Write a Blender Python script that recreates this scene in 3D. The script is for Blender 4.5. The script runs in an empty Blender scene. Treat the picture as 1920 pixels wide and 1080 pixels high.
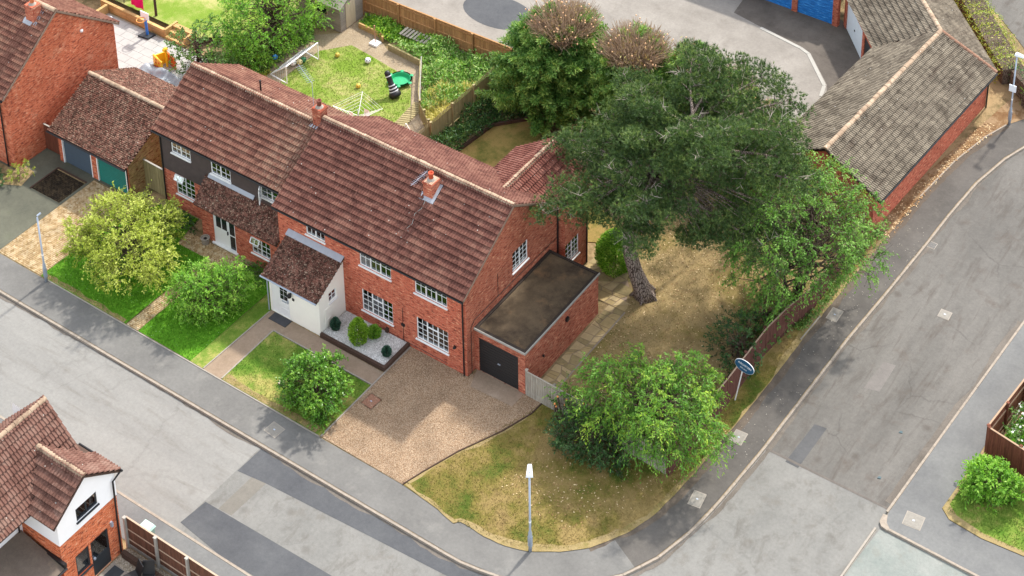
import bpy, math, random
import numpy as np
from mathutils import Vector, Matrix

# ---------------------------------------------------------------- camera, sky, sun, exposure
scene = bpy.context.scene
R = math.radians
COL = scene.collection
cam_d = bpy.data.cameras.new("camera")
cam_d.sensor_width = 36.0
cam_d.lens = 66.53
cam_d.shift_x = -0.05796
cam_d.shift_y = -0.63174
cam_d.clip_start = 1.0
cam_d.clip_end = 3000.0
cam = bpy.data.objects.new("camera", cam_d)
COL.objects.link(cam)
CAM = np.array([43.153, -55.476, 70.5])
cam.location = CAM
cam.rotation_euler = (R(90 - 23.925), 0, R(33.738))
scene.camera = cam

SUN_EL, SUN_AZ = 47.0, 2.0          # degrees; azimuth clockwise from +Y (behind the houses)
world = bpy.data.worlds.new("World")
scene.world = world
world.use_nodes = True
wn, wl = world.node_tree.nodes, world.node_tree.links
bg = wn["Background"]
sky = wn.new("ShaderNodeTexSky")
sky.sky_type = 'NISHITA'
sky.sun_disc = False
sky.sun_elevation = R(SUN_EL)
sky.sun_rotation = R(SUN_AZ)
sky.air_density = 1.0
sky.dust_density = 2.0
sky.ozone_density = 1.0
mx = wn.new("ShaderNodeMix")                       # broken white cloud over most of the blue sky
mx.data_type = 'RGBA'
mx.inputs[0].default_value = 0.62
mx.inputs[7].default_value = (3.9, 3.9, 3.9, 1)
wl.new(sky.outputs[0], mx.inputs[6])
wl.new(mx.outputs[2], bg.inputs["Color"])
bg.inputs["Strength"].default_value = 0.15

sun_d = bpy.data.lights.new("sun", 'SUN')
sun_d.energy = 1.85
sun_d.angle = R(2.5)
sun_d.color = (1.0, 0.95, 0.88)
sun = bpy.data.objects.new("sun", sun_d)
COL.objects.link(sun)
sun.rotation_euler = (R(-(90 - SUN_EL)), 0, R(-SUN_AZ))
sun.location = (0, 60, 80)

scene.view_settings.view_transform = 'Standard'
scene.view_settings.look = 'None'
scene.view_settings.gamma = 1.0
scene.view_settings.exposure = 1.74
scene.render.engine = 'CYCLES'
scene.cycles.max_bounces = 6
scene.cycles.diffuse_bounces = 3
scene.cycles.glossy_bounces = 2
scene.cycles.transparent_max_bounces = 6
scene.cycles.use_denoising = True

# ---------------------------------------------------------------- small helpers
rnd = random.Random(7)
ORG = {}

def unit(v):
    v = np.asarray(v, float)
    return v / np.linalg.norm(v)

def lin(h):
    c = [int(h[i:i + 2], 16) / 255 for i in (0, 2, 4)]
    return tuple(x / 12.92 if x <= .04045 else ((x + .055) / 1.055) ** 2.4 for x in c) + (1.0,)

GAIN = {'road_grey': (.66, .66, .65), 'road_corner': (.61, .61, .6), 'road_brown_grey': (.58, .58, .575), 'side_road_pale': (.64, .65, .63), 'tarmac_patch': (.66, .65, .64), 'tarmac_patch_small': (.9, .88, .86), 'footway_grey': (.79, .78, .76),
        'footway_dark': (1.12, 1.1, 1.08), 'footway_mid': (.98, .98, .97), 'yard_concrete': (.78, .78, .78), 'yard_tarmac': (.9, .9, .9), 'concrete_path': (.85, .85, .85), 'kerb_concrete': (.66, .66, .66), 'cover_slab': (.55, .55, .54),
        'buff_gravel': (.8, .8, .79), 'pebble_buff': (.78, .79, .78), 'pebble_white': (.95, .95, .95), 'white_gravel': (.95, .95, .95), 'lawn_dry': (.48, .49, .41), 'lawn_green': (1.15, 1.25, .95), 'blade_front': (1.15, 1.25, .95), 'lawn_side': (.57, .55, .47), 'lawn_back': (.66, .7, .62), 'lawn_mid': (.8, .85, .7), 'blade_corner': (.49, .5, .42), 'blade_back': (.66, .7, .62), 'blade_mid': (.8, .85, .7),
        'dry_strip': (.62, .62, .56), 'needle_litter': (.62, .6, .58), 'white_slab': (.52, .52, .52), 'buff_blocks': (.72, .71, .7), 'sandy_earth': (.68, .68, .68), 'pale_gravel': (.7, .7, .7), 'lawn_olive': (.75, .75, .7),
        'roof_tile_brown': (.64, .65, .65), 'roof_tile_brown_left': (.66, .67, .67), 'roof_tile_red': (.70, .68, .68), 'roof_tile_sw': (.58, .6, .6), 'roof_tile_grey': (.66, .66, .66), 'brick_red': (1.0, 1.03, 1.03), 'plain_tile_mossy': (.78, .75, .74), 'ridge_tile': (.85, .84, .81),
        'felt_roof': (.85, .82, .8), 'pale_concrete': (.5, .5, .49), 'concrete': (.68, .68, .68), 'lead_flashing': (.8, .8, .82), 'pale_scrap': (.55, .55, .55), 'shed_boards': (.75, .75, .75), 'shed_felt': (.7, .7, .7), 'fence_golden': (.8, .8, .8), 'old_tarmac_drive': (.58, .58, .53), 'fence_weathered': (.8, .8, .78)}
class NT:
    """tiny node-material writer; every texture is read at the world position"""
    def __init__(s, name):
        s.m = bpy.data.materials.new(name)
        s.m.use_nodes = True
        s.t = s.m.node_tree
        s.n = s.t.nodes
        s.b = s.n["Principled BSDF"]
        s.out = s.n["Material Output"]
        s.geo = s.n.new("ShaderNodeNewGeometry")
        s.pos = s.geo.outputs["Position"]
    def link(s, a, b): s.t.links.new(a, b)
    def put(s, sock, v):
        if hasattr(v, "is_linked") or hasattr(v, "links"): s.link(v, sock)
        else:
            if isinstance(v, (tuple, list)) and len(v) == 3 and sock.type == 'RGBA': v = tuple(v) + (1,)
            sock.default_value = v
    def scale(s, sc, vec=None):
        k = s.n.new("ShaderNodeVectorMath"); k.operation = 'MULTIPLY'
        s.link(vec or s.pos, k.inputs[0]); k.inputs[1].default_value = sc
        return k.outputs[0]
    def noise(s, sc, det=3, rough=.55, vec=None, dist=0.0, col=False):
        k = s.n.new("ShaderNodeTexNoise")
        k.inputs["Scale"].default_value = sc; k.inputs["Detail"].default_value = det
        k.inputs["Roughness"].default_value = rough; k.inputs["Distortion"].default_value = dist
        s.link(vec or s.pos, k.inputs["Vector"])
        return k.outputs["Color" if col else "Fac"]
    def voro(s, sc, feat='F1', out="Distance", vec=None, rand=1.0):
        k = s.n.new("ShaderNodeTexVoronoi"); k.feature = feat
        k.inputs["Scale"].default_value = sc; k.inputs["Randomness"].default_value = rand
        s.link(vec or s.pos, k.inputs["Vector"])
        return k.outputs[out]
    def ramp(s, fac, stops, interp='LINEAR'):
        k = s.n.new("ShaderNodeValToRGB"); e = k.color_ramp; e.interpolation = interp
        while len(e.elements) < len(stops): e.elements.new(.5)
        for i, (p, c) in enumerate(stops):
            e.elements[i].position = p
            if isinstance(c, (int, float)): c = (c, c, c, 1)
            e.elements[i].color = tuple(c) if len(c) == 4 else tuple(c) + (1,)
        s.link(fac, k.inputs[0])
        return k.outputs[0]
    def mix(s, f, a, b, mode='MIX'):
        k = s.n.new("ShaderNodeMix"); k.data_type = 'RGBA'; k.blend_type = mode
        s.put(k.inputs[0], f); s.put(k.inputs[6], a); s.put(k.inputs[7], b)
        return k.outputs[2]
    def math(s, op, a, b=0.0, c=None):
        k = s.n.new("ShaderNodeMath"); k.operation = op
        s.put(k.inputs[0], a); s.put(k.inputs[1], b)
        if c is not None: s.put(k.inputs[2], c)
        return k.outputs[0]
    def attr(s, name):
        k = s.n.new("ShaderNodeAttribute"); k.attribute_name = name
        return k.outputs["Fac"]
    def objrand(s):
        return s.n.new("ShaderNodeObjectInfo").outputs["Random"]
    def sep(s, v):
        k = s.n.new("ShaderNodeSeparateXYZ"); s.link(v, k.inputs[0]); return k.outputs
    def comb(s, x, y, z):
        k = s.n.new("ShaderNodeCombineXYZ")
        for i, v in enumerate((x, y, z)): s.put(k.inputs[i], v)
        return k.outputs[0]
    def bump(s, h, strength=.5, dist=.02):
        k = s.n.new("ShaderNodeBump"); k.inputs["Strength"].default_value = strength
        k.inputs["Distance"].default_value = dist
        s.link(h, k.inputs["Height"]); s.link(k.outputs[0], s.b.inputs["Normal"])
    def done(s, col, rough=.85, spec=.25, metal=0.0):
        g = GAIN.get(s.m.name)
        if g: col = s.mix(1.0, col, tuple(g) + (1,), 'MULTIPLY')
        s.put(s.b.inputs["Base Color"], col); s.put(s.b.inputs["Roughness"], rough)
        s.b.inputs["Specular IOR Level"].default_value = spec; s.b.inputs["Metallic"].default_value = metal
        return s.m

def mul(t, c, f):  # colour times scalar socket/number
    return t.mix(1.0, c, f, 'MULTIPLY')

def plain(name, hexcol, rough=.6, spec=.3, metal=0.0, var=.18, sc=4.0):
    t = NT(name); c = lin(hexcol)
    n = t.noise(sc, 4, .6); n2 = t.noise(sc * 9, 2)
    f = t.ramp(t.math('ADD', t.math('MULTIPLY', n, .7), t.math('MULTIPLY', n2, .3)), [(.3, 1 - var), (.7, 1 + var * .4)])
    return t.done(mul(t, c, f), rough, spec, metal)

def brick_mat(name, c1, c2, mortar, stain=.25, pale=.0):
    t = NT(name)
    p = t.sep(t.pos); nn = t.n.new("ShaderNodeNewGeometry")
    an = t.n.new("ShaderNodeVectorMath"); an.operation = 'ABSOLUTE'; t.link(nn.outputs["True Normal"], an.inputs[0])
    ns = t.sep(an.outputs[0])
    usey = t.math('GREATER_THAN', ns[0], ns[1])
    u = t.math('ADD', t.math('MULTIPLY', p[1], usey), t.math('MULTIPLY', p[0], t.math('SUBTRACT', 1.0, usey)))
    k = t.n.new("ShaderNodeTexBrick")
    t.link(t.comb(u, p[2], 0.0), k.inputs["Vector"])
    k.inputs["Scale"].default_value = 1.0; k.inputs["Brick Width"].default_value = .225; k.inputs["Row Height"].default_value = .075
    k.inputs["Mortar Size"].default_value = .007; k.inputs["Mortar Smooth"].default_value = .3; k.inputs["Bias"].default_value = -.1
    k.inputs["Color1"].default_value = lin(c1); k.inputs["Color2"].default_value = lin(c2); k.inputs["Mortar"].default_value = lin(mortar)
    vec = t.comb(t.math('MULTIPLY', u, 3.2), t.math('MULTIPLY', p[2], 9.5), 0.0)
    spk = t.noise(1.0, 2, .7, vec)
    c = t.mix(t.ramp(spk, [(.54, 0.0), (.62, .9)]), k.outputs[0], lin('7d4033'))
    c = t.mix(t.ramp(spk, [(.32, .85), (.41, 0.0)]), c, lin('dba582'))
    big = t.noise(.55, 4, .6)
    c = mul(t, c, t.ramp(big, [(.3, 1 - stain), (.65, 1.08)]))
    if pale: c = t.mix(t.ramp(t.noise(1.3, 5, .7), [(.55, 0.0), (.8, pale)]), c, lin('e2b795'))
    t.bump(t.math('ADD', t.math('MULTIPLY', k.outputs["Fac"], -1.0), t.math('MULTIPLY', spk, .5)), .5, .012)
    return t.done(c, .9, .15)

def tile_mat(name, c_dark, c_mid, c_light, lichen=.35, lich_col='c9b79a', moss=0.0, band=None):
    t = NT(name)
    a = t.noise(.8, 5, .65); b = t.voro(3.0, 'F1', "Color"); c2 = t.noise(16, 4, .7)
    bs = t.sep(b)
    f = t.math('ADD', t.math('MULTIPLY', a, .5), t.math('ADD', t.math('MULTIPLY', bs[0], .22), t.math('MULTIPLY', c2, .28)))
    c = t.ramp(f, [(.28, lin(c_dark)), (.5, lin(c_mid)), (.72, lin(c_light))])
    li = t.ramp(t.noise(9, 5, .75), [(.62, 0.0), (.72, 1.0)])
    c = t.mix(t.math('MULTIPLY', li, lichen), c, lin(lich_col))
    sp = t.ramp(t.voro(2.1, 'F1', "Distance"), [(.045, 1.0), (.07, 0.0)])
    c = t.mix(t.math('MULTIPLY', sp, min(1, lichen * 2)), c, lin('e9e4d8'))
    if band:      # a weathered, lichen-covered stretch of the roof
        px = t.sep(t.pos)[0]; bz = t.math('SUBTRACT', 1.0, t.math('DIVIDE', t.math('ABSOLUTE', t.math('SUBTRACT', px, band[0])), band[1]))
        bm = t.math('MULTIPLY', t.ramp(bz, [(0.0, 0.0), (.6, 1.0)]), t.ramp(t.noise(4.5, 6, .8), [(.45, 0.0), (.64, .6)]))
        c = t.mix(bm, c, lin('a8917a'))
    st = t.ramp(t.noise(.9, 4, .7, t.scale((2.2, .25, .25))), [(.55, 0.0), (.72, .4)]); c = t.mix(st, c, lin('4a332c'))
    if moss:
        ms = t.ramp(t.noise(5.0, 6, .8), [(.42, 0.0), (.56, moss)])
        c = t.mix(ms, c, lin('33241c'))
        ms2 = t.ramp(t.noise(11, 4, .85), [(.56, 0.0), (.64, moss)])
        c = t.mix(ms2, c, lin('ccb79d'))
    t.bump(t.noise(30, 4, .7), .5, .02)
    return t.done(c, .92, .12)

def leaf_mat(name, dark, mid, light, trans=.3, rough=.5, fleck=None):
    t = NT(name)
    tint = t.attr("tint")
    f = t.math('ADD', t.math('MULTIPLY', tint, .8), t.math('MULTIPLY', t.noise(1.2, 3), .25))
    st = [(.12, lin(dark)), (.5, lin(mid)), (.9, lin(light))]
    c = t.ramp(f, st)
    if fleck: c = t.mix(t.ramp(tint, [(.965, 0.0), (.972, 1.0)]), c, lin(fleck))
    t.done(c, rough, .3)
    tr = t.n.new("ShaderNodeBsdfTranslucent"); t.link(mul(t, c, (1.0, 1.05, .5, 1)), tr.inputs["Color"])
    ms = t.n.new("ShaderNodeMixShader"); ms.inputs[0].default_value = trans
    t.link(t.b.outputs[0], ms.inputs[1]); t.link(tr.outputs[0], ms.inputs[2])
    t.link(ms.outputs[0], t.out.inputs["Surface"])
    return t.m

def grass_color(t, green, olive, straw, dry, soil=None, sc=.35):
    """patches of green, olive, straw and worn turf"""
    a = t.noise(sc, 5, .62, dist=.4); b = t.noise(sc * 4.2, 4, .65); d = t.noise(14, 3, .7)
    f = t.math('ADD', t.math('ADD', t.math('MULTIPLY', a, .62), t.math('MULTIPLY', b, .3)), t.math('MULTIPLY', d, .16))
    c = t.ramp(f, [(dry - .1, lin(green)), (dry - .01, lin(olive)), (dry + .07, lin(straw))])
    c = mul(t, c, t.ramp(t.noise(40, 3, .7), [(.3, .72), (.7, 1.25)]))
    if soil: c = t.mix(t.ramp(t.noise(sc * 2.5, 5, .7), [(.58, 0.0), (.68, .55)]), c, lin(soil))
    return c

def grass_mat(name, green, olive, straw, dry=.55, soil=None, sc=.35, flowers=False):
    t = NT(name)
    c = grass_color(t, green, olive, straw, dry, soil, sc)
    if flowers:
        fl = t.ramp(t.voro(9, 'F1', "Distance"), [(.10, 1.0), (.13, 0.0)])
        c = t.mix(t.math('MULTIPLY', fl, t.ramp(t.noise(.9, 3), [(.42, 0.0), (.55, .75)])), c, lin('d5dccb'))
    t.bump(t.noise(55, 3, .8), .7, .05)
    return t.done(c, .95, .1)

def asphalt(name, c_dark, c_light, streak=None, worn=None, crack=0.0, speck=.12, stain=None):
    t = NT(name)
    v = t.scale((streak[0], streak[1], 1.0)) if streak else t.pos
    a = t.noise(.45, 6, .6, v); b = t.noise(2.3, 4, .65); g = t.noise(38, 2, .8)
    f = t.math('ADD', t.math('ADD', t.math('MULTIPLY', a, .6), t.math('MULTIPLY', b, .2)), t.math('MULTIPLY', g, .2))
    c = t.ramp(f, [(.34, lin(c_dark)), (.62, lin(c_light))])
    c = mul(t, c, t.ramp(t.noise(60, 2, .9), [(.3, 1 - speck), (.7, 1 + speck)]))
    if stain:
        st = t.noise(.9, 5, .7, t.scale((streak[0] * 1.6, streak[1] * 1.6, 1.0)), dist=.5); c = t.mix(t.ramp(st, [(.52, 0.0), (.7, .55)]), c, lin(stain))
        c = t.mix(t.ramp(t.voro(.55, 'F1', "Distance"), [(.05, .45), (.16, 0.0)]), c, lin(stain))
    c = mul(t, c, t.ramp(t.noise(7, 4, .7), [(.3, .9), (.7, 1.07)]))
    if worn: c = t.mix(t.ramp(t.noise(.8, 5, .7), [(.56, 0.0), (.74, .6)]), c, lin(worn))
    if crack:
        wv = t.n.new("ShaderNodeVectorMath"); wv.operation = 'ADD'
        t.link(t.scale((.22, .22, .22)), wv.inputs[0]); t.link(t.scale((.12, .12, .12), t.noise(1.1, 5, .7, col=True)), wv.inputs[1])
        ck = t.ramp(t.voro(1.0, 'DISTANCE_TO_EDGE', "Distance", wv.outputs[0]), [(.003, 1.0), (.009, 0.0)])
        ck = t.math('MULTIPLY', ck, t.ramp(t.noise(.25, 3), [(.45, 0.0), (.6, crack)]))
        c = t.mix(ck, c, lin('4a4642'))
    t.bump(g, .25, .01)
    return t.done(c, .93, .15)

# ---- mesh building
class MB:
    def __init__(s): s.v, s.f = [], []
    def quad(s, *p):
        i = len(s.v); s.v += [tuple(q) for q in p]; s.f.append(tuple(range(i, i + len(p)))); return s
    def box(s, x0, y0, z0, x1, y1, z1):
        return s.hexa([(x0, y0, z0), (x1, y0, z0), (x1, y1, z0), (x0, y1, z0), (x0, y0, z1), (x1, y0, z1), (x1, y1, z1), (x0, y1, z1)])
    def hexa(s, p):
        i = len(s.v); s.v += [tuple(q) for q in p]
        for f in ((0, 3, 2, 1), (4, 5, 6, 7), (0, 1, 5, 4), (1, 2, 6, 5), (2, 3, 7, 6), (3, 0, 4, 7)): s.f.append(tuple(i + k for k in f))
        return s
    def lbox(s, fr, u0, u1, n0, n1, z0, z1):
        """box in a wall frame: fr = (origin, u, outward normal)"""
        o, u, n = (np.asarray(q, float) for q in fr)
        P = lambda a, b, c: tuple(o + u * a + n * b + np.array([0, 0, c]))
        return s.hexa([P(u0, n1, z0), P(u1, n1, z0), P(u1, n0, z0), P(u0, n0, z0), P(u0, n1, z1), P(u1, n1, z1), P(u1, n0, z1), P(u0, n0, z1)])
    def beam(s, a, b, w, h, up=(0, 0, 1)):
        a, b = np.asarray(a, float), np.asarray(b, float); d = unit(b - a); up = np.asarray(up, float)
        if abs(d @ up) > .98: up = np.array([1.0, 0, 0])
        sd = unit(np.cross(d, up)); u = np.cross(sd, d); sd = sd * w / 2; u = u * h / 2
        return s.hexa([a - sd - u, a + sd - u, b + sd - u, b - sd - u, a - sd + u, a + sd + u, b + sd + u, b - sd + u])
    def tube(s, pts, rad, n=6, cap=True):
        pts = [np.asarray(p, float) for p in pts]
        if not hasattr(rad, '__len__'): rad = [rad] * len(pts)
        i0 = len(s.v); ref = np.array([0.3, .2, 1.0])
        for k, p in enumerate(pts):
            d = unit(pts[min(k + 1, len(pts) - 1)] - pts[max(k - 1, 0)])
            r0 = ref if abs(d @ unit(ref)) < .95 else np.array([1.0, 0, 0])
            a = unit(np.cross(d, r0)); b = np.cross(d, a)
            for j in range(n):
                t = 2 * math.pi * j / n; s.v.append(tuple(p + rad[k] * (math.cos(t) * a + math.sin(t) * b)))
        for k in range(len(pts) - 1):
            for j in range(n):
                q = i0 + k * n; s.f.append((q + j, q + (j + 1) % n, q + n + (j + 1) % n, q + n + j))
        if cap:
            s.f.append(tuple(range(i0 + n - 1, i0 - 1, -1))); e = i0 + (len(pts) - 1) * n; s.f.append(tuple(range(e, e + n)))
        return s
    def prism(s, poly, z0, z1):
        i = len(s.v); n = len(poly)
        s.v += [(x, y, z0) for x, y in poly] + [(x, y, z1) for x, y in poly]
        s.f.append(tuple(range(i + n - 1, i - 1, -1))); s.f.append(tuple(range(i + n, i + 2 * n)))
        for k in range(n): s.f.append((i + k, i + (k + 1) % n, i + n + (k + 1) % n, i + n + k))
        return s
    def lathe(s, c, prof, n=12):
        i0 = len(s.v)
        for r, z in prof:
            for j in range(n):
                t = 2 * math.pi * j / n; s.v.append((c[0] + r * math.cos(t), c[1] + r * math.sin(t), c[2] + z))
        for k in range(len(prof) - 1):
            for j in range(n):
                q = i0 + k * n; s.f.append((q + j, q + (j + 1) % n, q + n + (j + 1) % n, q + n + j))
        s.f.append(tuple(range(i0 + n - 1, i0 - 1, -1))); e = i0 + (len(prof) - 1) * n; s.f.append(tuple(range(e, e + n)))
        return s
    def ball(s, c, r, nu=10, nv=6):
        r = r if hasattr(r, '__len__') else (r, r, r)
        prof = [(math.sin(math.pi * k / nv), -math.cos(math.pi * k / nv)) for k in range(nv + 1)]
        i0 = len(s.v)
        for a, z in prof:
            for j in range(nu):
                t = 2 * math.pi * j / nu; s.v.append((c[0] + r[0] * a * math.cos(t), c[1] + r[1] * a * math.sin(t), c[2] + r[2] * z))
        for k in range(nv):
            for j in range(nu):
                q = i0 + k * nu; s.f.append((q + j, q + (j + 1) % nu, q + nu + (j + 1) % nu, q + nu + j))
        return s
    def build(s, name, mat, parent=None, smooth=False, label=None):
        me = bpy.data.meshes.new(name)
        org = np.asarray(ORG.get(parent.name, (0, 0, 0)) if parent else (0, 0, 0), float)
        me.from_pydata([tuple(np.asarray(p, float) - org) for p in s.v], [], s.f)
        me.materials.append(mat)
        if smooth: me.polygons.foreach_set("use_smooth", [True] * len(me.polygons))
        me.update()
        return link(me, name, parent, label)

def link(me, name, parent=None, label=None):
    o = bpy.data.objects.new(name, me); COL.objects.link(o)
    if parent:
        o.parent = parent; ORG[o.name] = ORG[parent.name]
    else: ORG[o.name] = np.zeros(3)
    if label: o["label"] = label
    return o

def np_mesh(name, V, F, mat, parent=None, tint=None, smooth=False, label=None):
    """mesh from arrays; F is (m,3) or (m,4)"""
    org = np.asarray(ORG.get(parent.name, (0, 0, 0)) if parent else (0, 0, 0), float)
    V = np.asarray(V, np.float32) - org.astype(np.float32); F = np.asarray(F, np.int32)
    me = bpy.data.meshes.new(name); k = F.shape[1]
    me.vertices.add(len(V)); me.vertices.foreach_set("co", V.ravel())
    me.loops.add(F.size); me.loops.foreach_set("vertex_index", F.ravel())
    me.polygons.add(len(F)); me.polygons.foreach_set("loop_start", np.arange(0, F.size, k, dtype=np.int32))
    if smooth: me.polygons.foreach_set("use_smooth", np.ones(len(F), bool))
    me.materials.append(mat)
    if tint is not None:
        a = me.attributes.new("tint", 'FLOAT', 'POINT'); a.data.foreach_set("value", np.asarray(tint, np.float32))
    me.update(calc_edges=True)
    return link(me, name, parent, label)

def thing(name, label, cat, loc, group=None):
    o = bpy.data.objects.new(name, None); COL.objects.link(o); o.location = loc
    o.empty_display_size = .3
    o["label"] = label; o["category"] = cat
    if group: o["group"] = group
    ORG[o.name] = np.asarray(loc, float)
    return o

def tag(o, label, cat, group=None):
    o["label"] = label; o["category"] = cat
    if group: o["group"] = group
    return o

def struct(o, kind="structure", label=None):
    o["kind"] = kind
    if label: o["label"] = label
    return o

def sheet(name, poly, z, mat, parent=None):
    m = MB(); m.quad(*[(x, y, z) for x, y in poly])
    o = m.build(name, mat, parent)
    return o

def rect(x0, y0, x1, y1): return [(x0, y0), (x1, y0), (x1, y1), (x0, y1)]

def in_poly(P, poly):
    P = np.asarray(P); x, y = P[:, 0], P[:, 1]; r = np.zeros(len(P), bool); n = len(poly)
    for i in range(n):
        (x0, y0), (x1, y1) = poly[i], poly[(i + 1) % n]
        if y0 == y1: continue
        c = ((y0 > y) != (y1 > y)) & (x < (x1 - x0) * (y - y0) / (y1 - y0) + x0); r ^= c
    return r

def copies(mesh, name, parent, mats4):
    """individuals that share one mesh; mats4 are world matrices"""
    org = ORG[parent.name]; out = []
    T = Matrix.Translation(Vector(-org))
    for M in mats4:
        o = bpy.data.objects.new(name, mesh); COL.objects.link(o); o.parent = parent
        o.matrix_basis = T @ M; ORG[o.name] = org; out.append(o)
    return out

def mesh_only(mb, name, mat):
    me = bpy.data.meshes.new(name); me.from_pydata([tuple(map(float, p)) for p in mb.v], [], mb.f); me.materials.append(mat); me.update(); return me

def basis(o, x, y, z):
    M = Matrix.Identity(4)
    for i in range(3):
        M[i][0] = x[i]; M[i][1] = y[i]; M[i][2] = z[i]; M[i][3] = o[i]
    return M

# ---------------------------------------------------------------- materials
M = {}
M['road'] = asphalt('road_grey', '8f8d89', '9d9b96', streak=(.22, 1.5), crack=.14, speck=.15, stain='7f7a73')
M['road_c'] = asphalt('road_corner', '858480', '9a9893', streak=(.9, .5), worn='7d766d', crack=.15, speck=.18, stain='6f6a63')  # same road past the seam; weaker sun there is put into a darker colour
M['road_e'] = asphalt('road_brown_grey', '706d68', '8a8680', streak=(1.4, .22), worn='6b5f55', crack=.3, speck=.22, stain='5f564e')
M['road_side'] = asphalt('side_road_pale', '848c88', 'a3a49f', worn='8d867b', speck=.16)
M['patch'] = asphalt('tarmac_patch', '54565a', '686a6c', speck=.10)
M['patch_e'] = asphalt('tarmac_patch_small', '4d4e4f', '5b5c5d', speck=.06)
M['foot'] = asphalt('footway_grey', '6a6967', '7d7c79', worn='8d8b86', speck=.08)
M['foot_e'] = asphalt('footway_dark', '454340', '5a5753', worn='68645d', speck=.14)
M['foot_se'] = asphalt('footway_mid', '606060', '727270', speck=.06)
M['yard'] = asphalt('yard_concrete', '827c74', '9c968d', worn='777067', speck=.06)
M['yard_dark'] = asphalt('yard_tarmac', '514b45', '6a635b', worn='403b36', speck=.12)
M['drive_dark'] = asphalt('old_tarmac_drive', '63645c', '7c7c70', worn='737866', speck=.14)
M['path'] = asphalt('concrete_path', '877562', 'a18d79', worn='b3a18d', speck=.12)
M['kerb'] = plain('kerb_concrete', 'b5a898', .9, .15, var=.3, sc=6)
M['cover'] = plain('cover_slab', 'b0aaa0', .85, .2, var=.2, sc=9)
M['rust'] = plain('rusty_cover', '8a6350', .8, .25, var=.25, sc=9)
M['soil'] = grass_mat('garden_soil', '5b5a3a', '7d6d4e', '9b8663', .5, sc=.6)
M['lawn_front'] = grass_mat('lawn_green', '4f7a22', '6a8f34', '9a9c56', .68, flowers=True)
M['lawn_mid'] = grass_mat('lawn_mid', '5c7d2e', '7c8f42', 'b0a468', .57)
M['lawn_dry'] = grass_mat('lawn_dry', '6d8038', 'a39355', 'c3a775', .535, soil='a0845f', sc=.24)
M['lawn_back'] = grass_mat('lawn_back', '87a03f', 'a3ad5c', 'c3b97e', .58, sc=.6)
M['lawn_pond'] = grass_mat('lawn_olive', '6f7038', '8d8249', 'a68f58', .52, sc=.6)
M['strip'] = grass_mat('dry_strip', '8b8c52', 'ab9867', 'bca67b', .48, soil='8d7458', sc=.8)
M['litter'] = grass_mat('needle_litter', '8d6c4c', '9a7a58', 'b59a78', .52, sc=.9)

def gravel_mat(name, cols, sc=26, bigvar=.25):
    t = NT(name)
    v = t.voro(sc, 'F1', "Color"); d = t.voro(sc, 'F1', "Distance"); s = t.sep(v)
    c = t.ramp(s[0], [(.0, lin(cols[0])), (.5, lin(cols[1])), (1.0, lin(cols[2]))])
    c = mul(t, c, t.ramp(d, [(.25, 1.05), (.6, .72)]))
    c = mul(t, c, t.ramp(t.noise(.7, 5, .65), [(.32, 1 - bigvar), (.62, 1.08)]))
    t.bump(d, .8, -.03)
    return t.done(c, .9, .2)
M['gravel'] = gravel_mat('buff_gravel', ('8f7458', 'b8997a', 'd8c1a5'), 38)
M['gravel_white'] = gravel_mat('white_gravel', ('b9b7b2', 'd9d7d2', 'efeeea'), 22, .12)
M['gravel_pale'] = gravel_mat('pale_gravel', ('a39883', 'c9bda5', 'e2dac8'), 20, .2)
M['sand'] = gravel_mat('sandy_earth', ('b09a7a', 'cbb594', 'dccab0'), 40, .2)

M['brick'] = brick_mat('brick_red', 'b4553f', 'c4674c', 'b98a73', .14)
M['brick_gable'] = brick_mat('brick_gable', 'a4523c', 'b5654b', 'a98a75', .22, .12)
M['brick_w'] = brick_mat('brick_orange', 'b8573a', 'cb6c4b', 'c08f70', .15, .45)
M['brick_sw'] = brick_mat('brick_bright', 'c0592f', 'd5744a', 'd3a384', .12)
M['brick_ne'] = brick_mat('brick_pink', 'b25a44', 'bd6a52', 'b57e68', .15)
M['brick_gar'] = brick_mat('brick_garage', 'a9553f', 'bb6b52', 'a88a74', .28, .35)
M['brick_buff'] = brick_mat('brick_buff', 'a08655', 'b59a66', '9c8a66', .3, .3)

M['tile'] = tile_mat('roof_tile_brown', '5a3a33', '7d5348', '9a7060', .45)
M['tile_rear'] = M['tile']
M['tile_left'] = tile_mat('roof_tile_brown_left', '5f3f36', '855a4c', 'a27a66', .5, band=(-12.9, 1.9))
M['tile_ext'] = tile_mat('roof_tile_red', '643d36', '855549', 'a07466', .35)
M['tile_sw'] = tile_mat('roof_tile_sw', '6a4a40', '8e6659', 'a68576', .45)
M['tile_ne'] = tile_mat('roof_tile_grey', '5f564a', '8b8070', 'aca08c', .55, 'd8cfbd')
M['tile_moss'] = tile_mat('plain_tile_mossy', '5c3a30', '80574a', 'a07c6a', .5, 'd4bfa8', moss=.9)
M['ridge'] = tile_mat('ridge_tile', '85705f', 'a8937e', 'c4b19b', .8, 'd9ccb8')
M['lead'] = plain('lead_flashing', 'a9adb2', .5, .4, var=.15)
M['felt'] = asphalt('felt_roof', '302924', '72644f', worn='8d7152', speck=.25)
M['felt_sw'] = asphalt('felt_roof_grey', '5a5048', '766a5e', worn='857560', speck=.2)
M['white'] = plain('white_paint', 'ecebe8', .45, .4, var=.05)
M['upvc'] = plain('white_upvc', 'e6e6e3', .35, .45, var=.03)
M['render'] = plain('cream_render', 'f1eee2', .85, .2, var=.05, sc=1.5)
M['render_w'] = plain('white_render', 'eeeeee', .85, .2, var=.04, sc=1.5)
M['black'] = plain('black_plastic', '1b1b1d', .45, .4, var=.1)
M['anth'] = plain('anthracite_frame', '2a2f33', .4, .4, var=.08)
M['clad'] = plain('dark_cladding', '4a403d', .75, .25, var=.22, sc=3)
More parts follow.
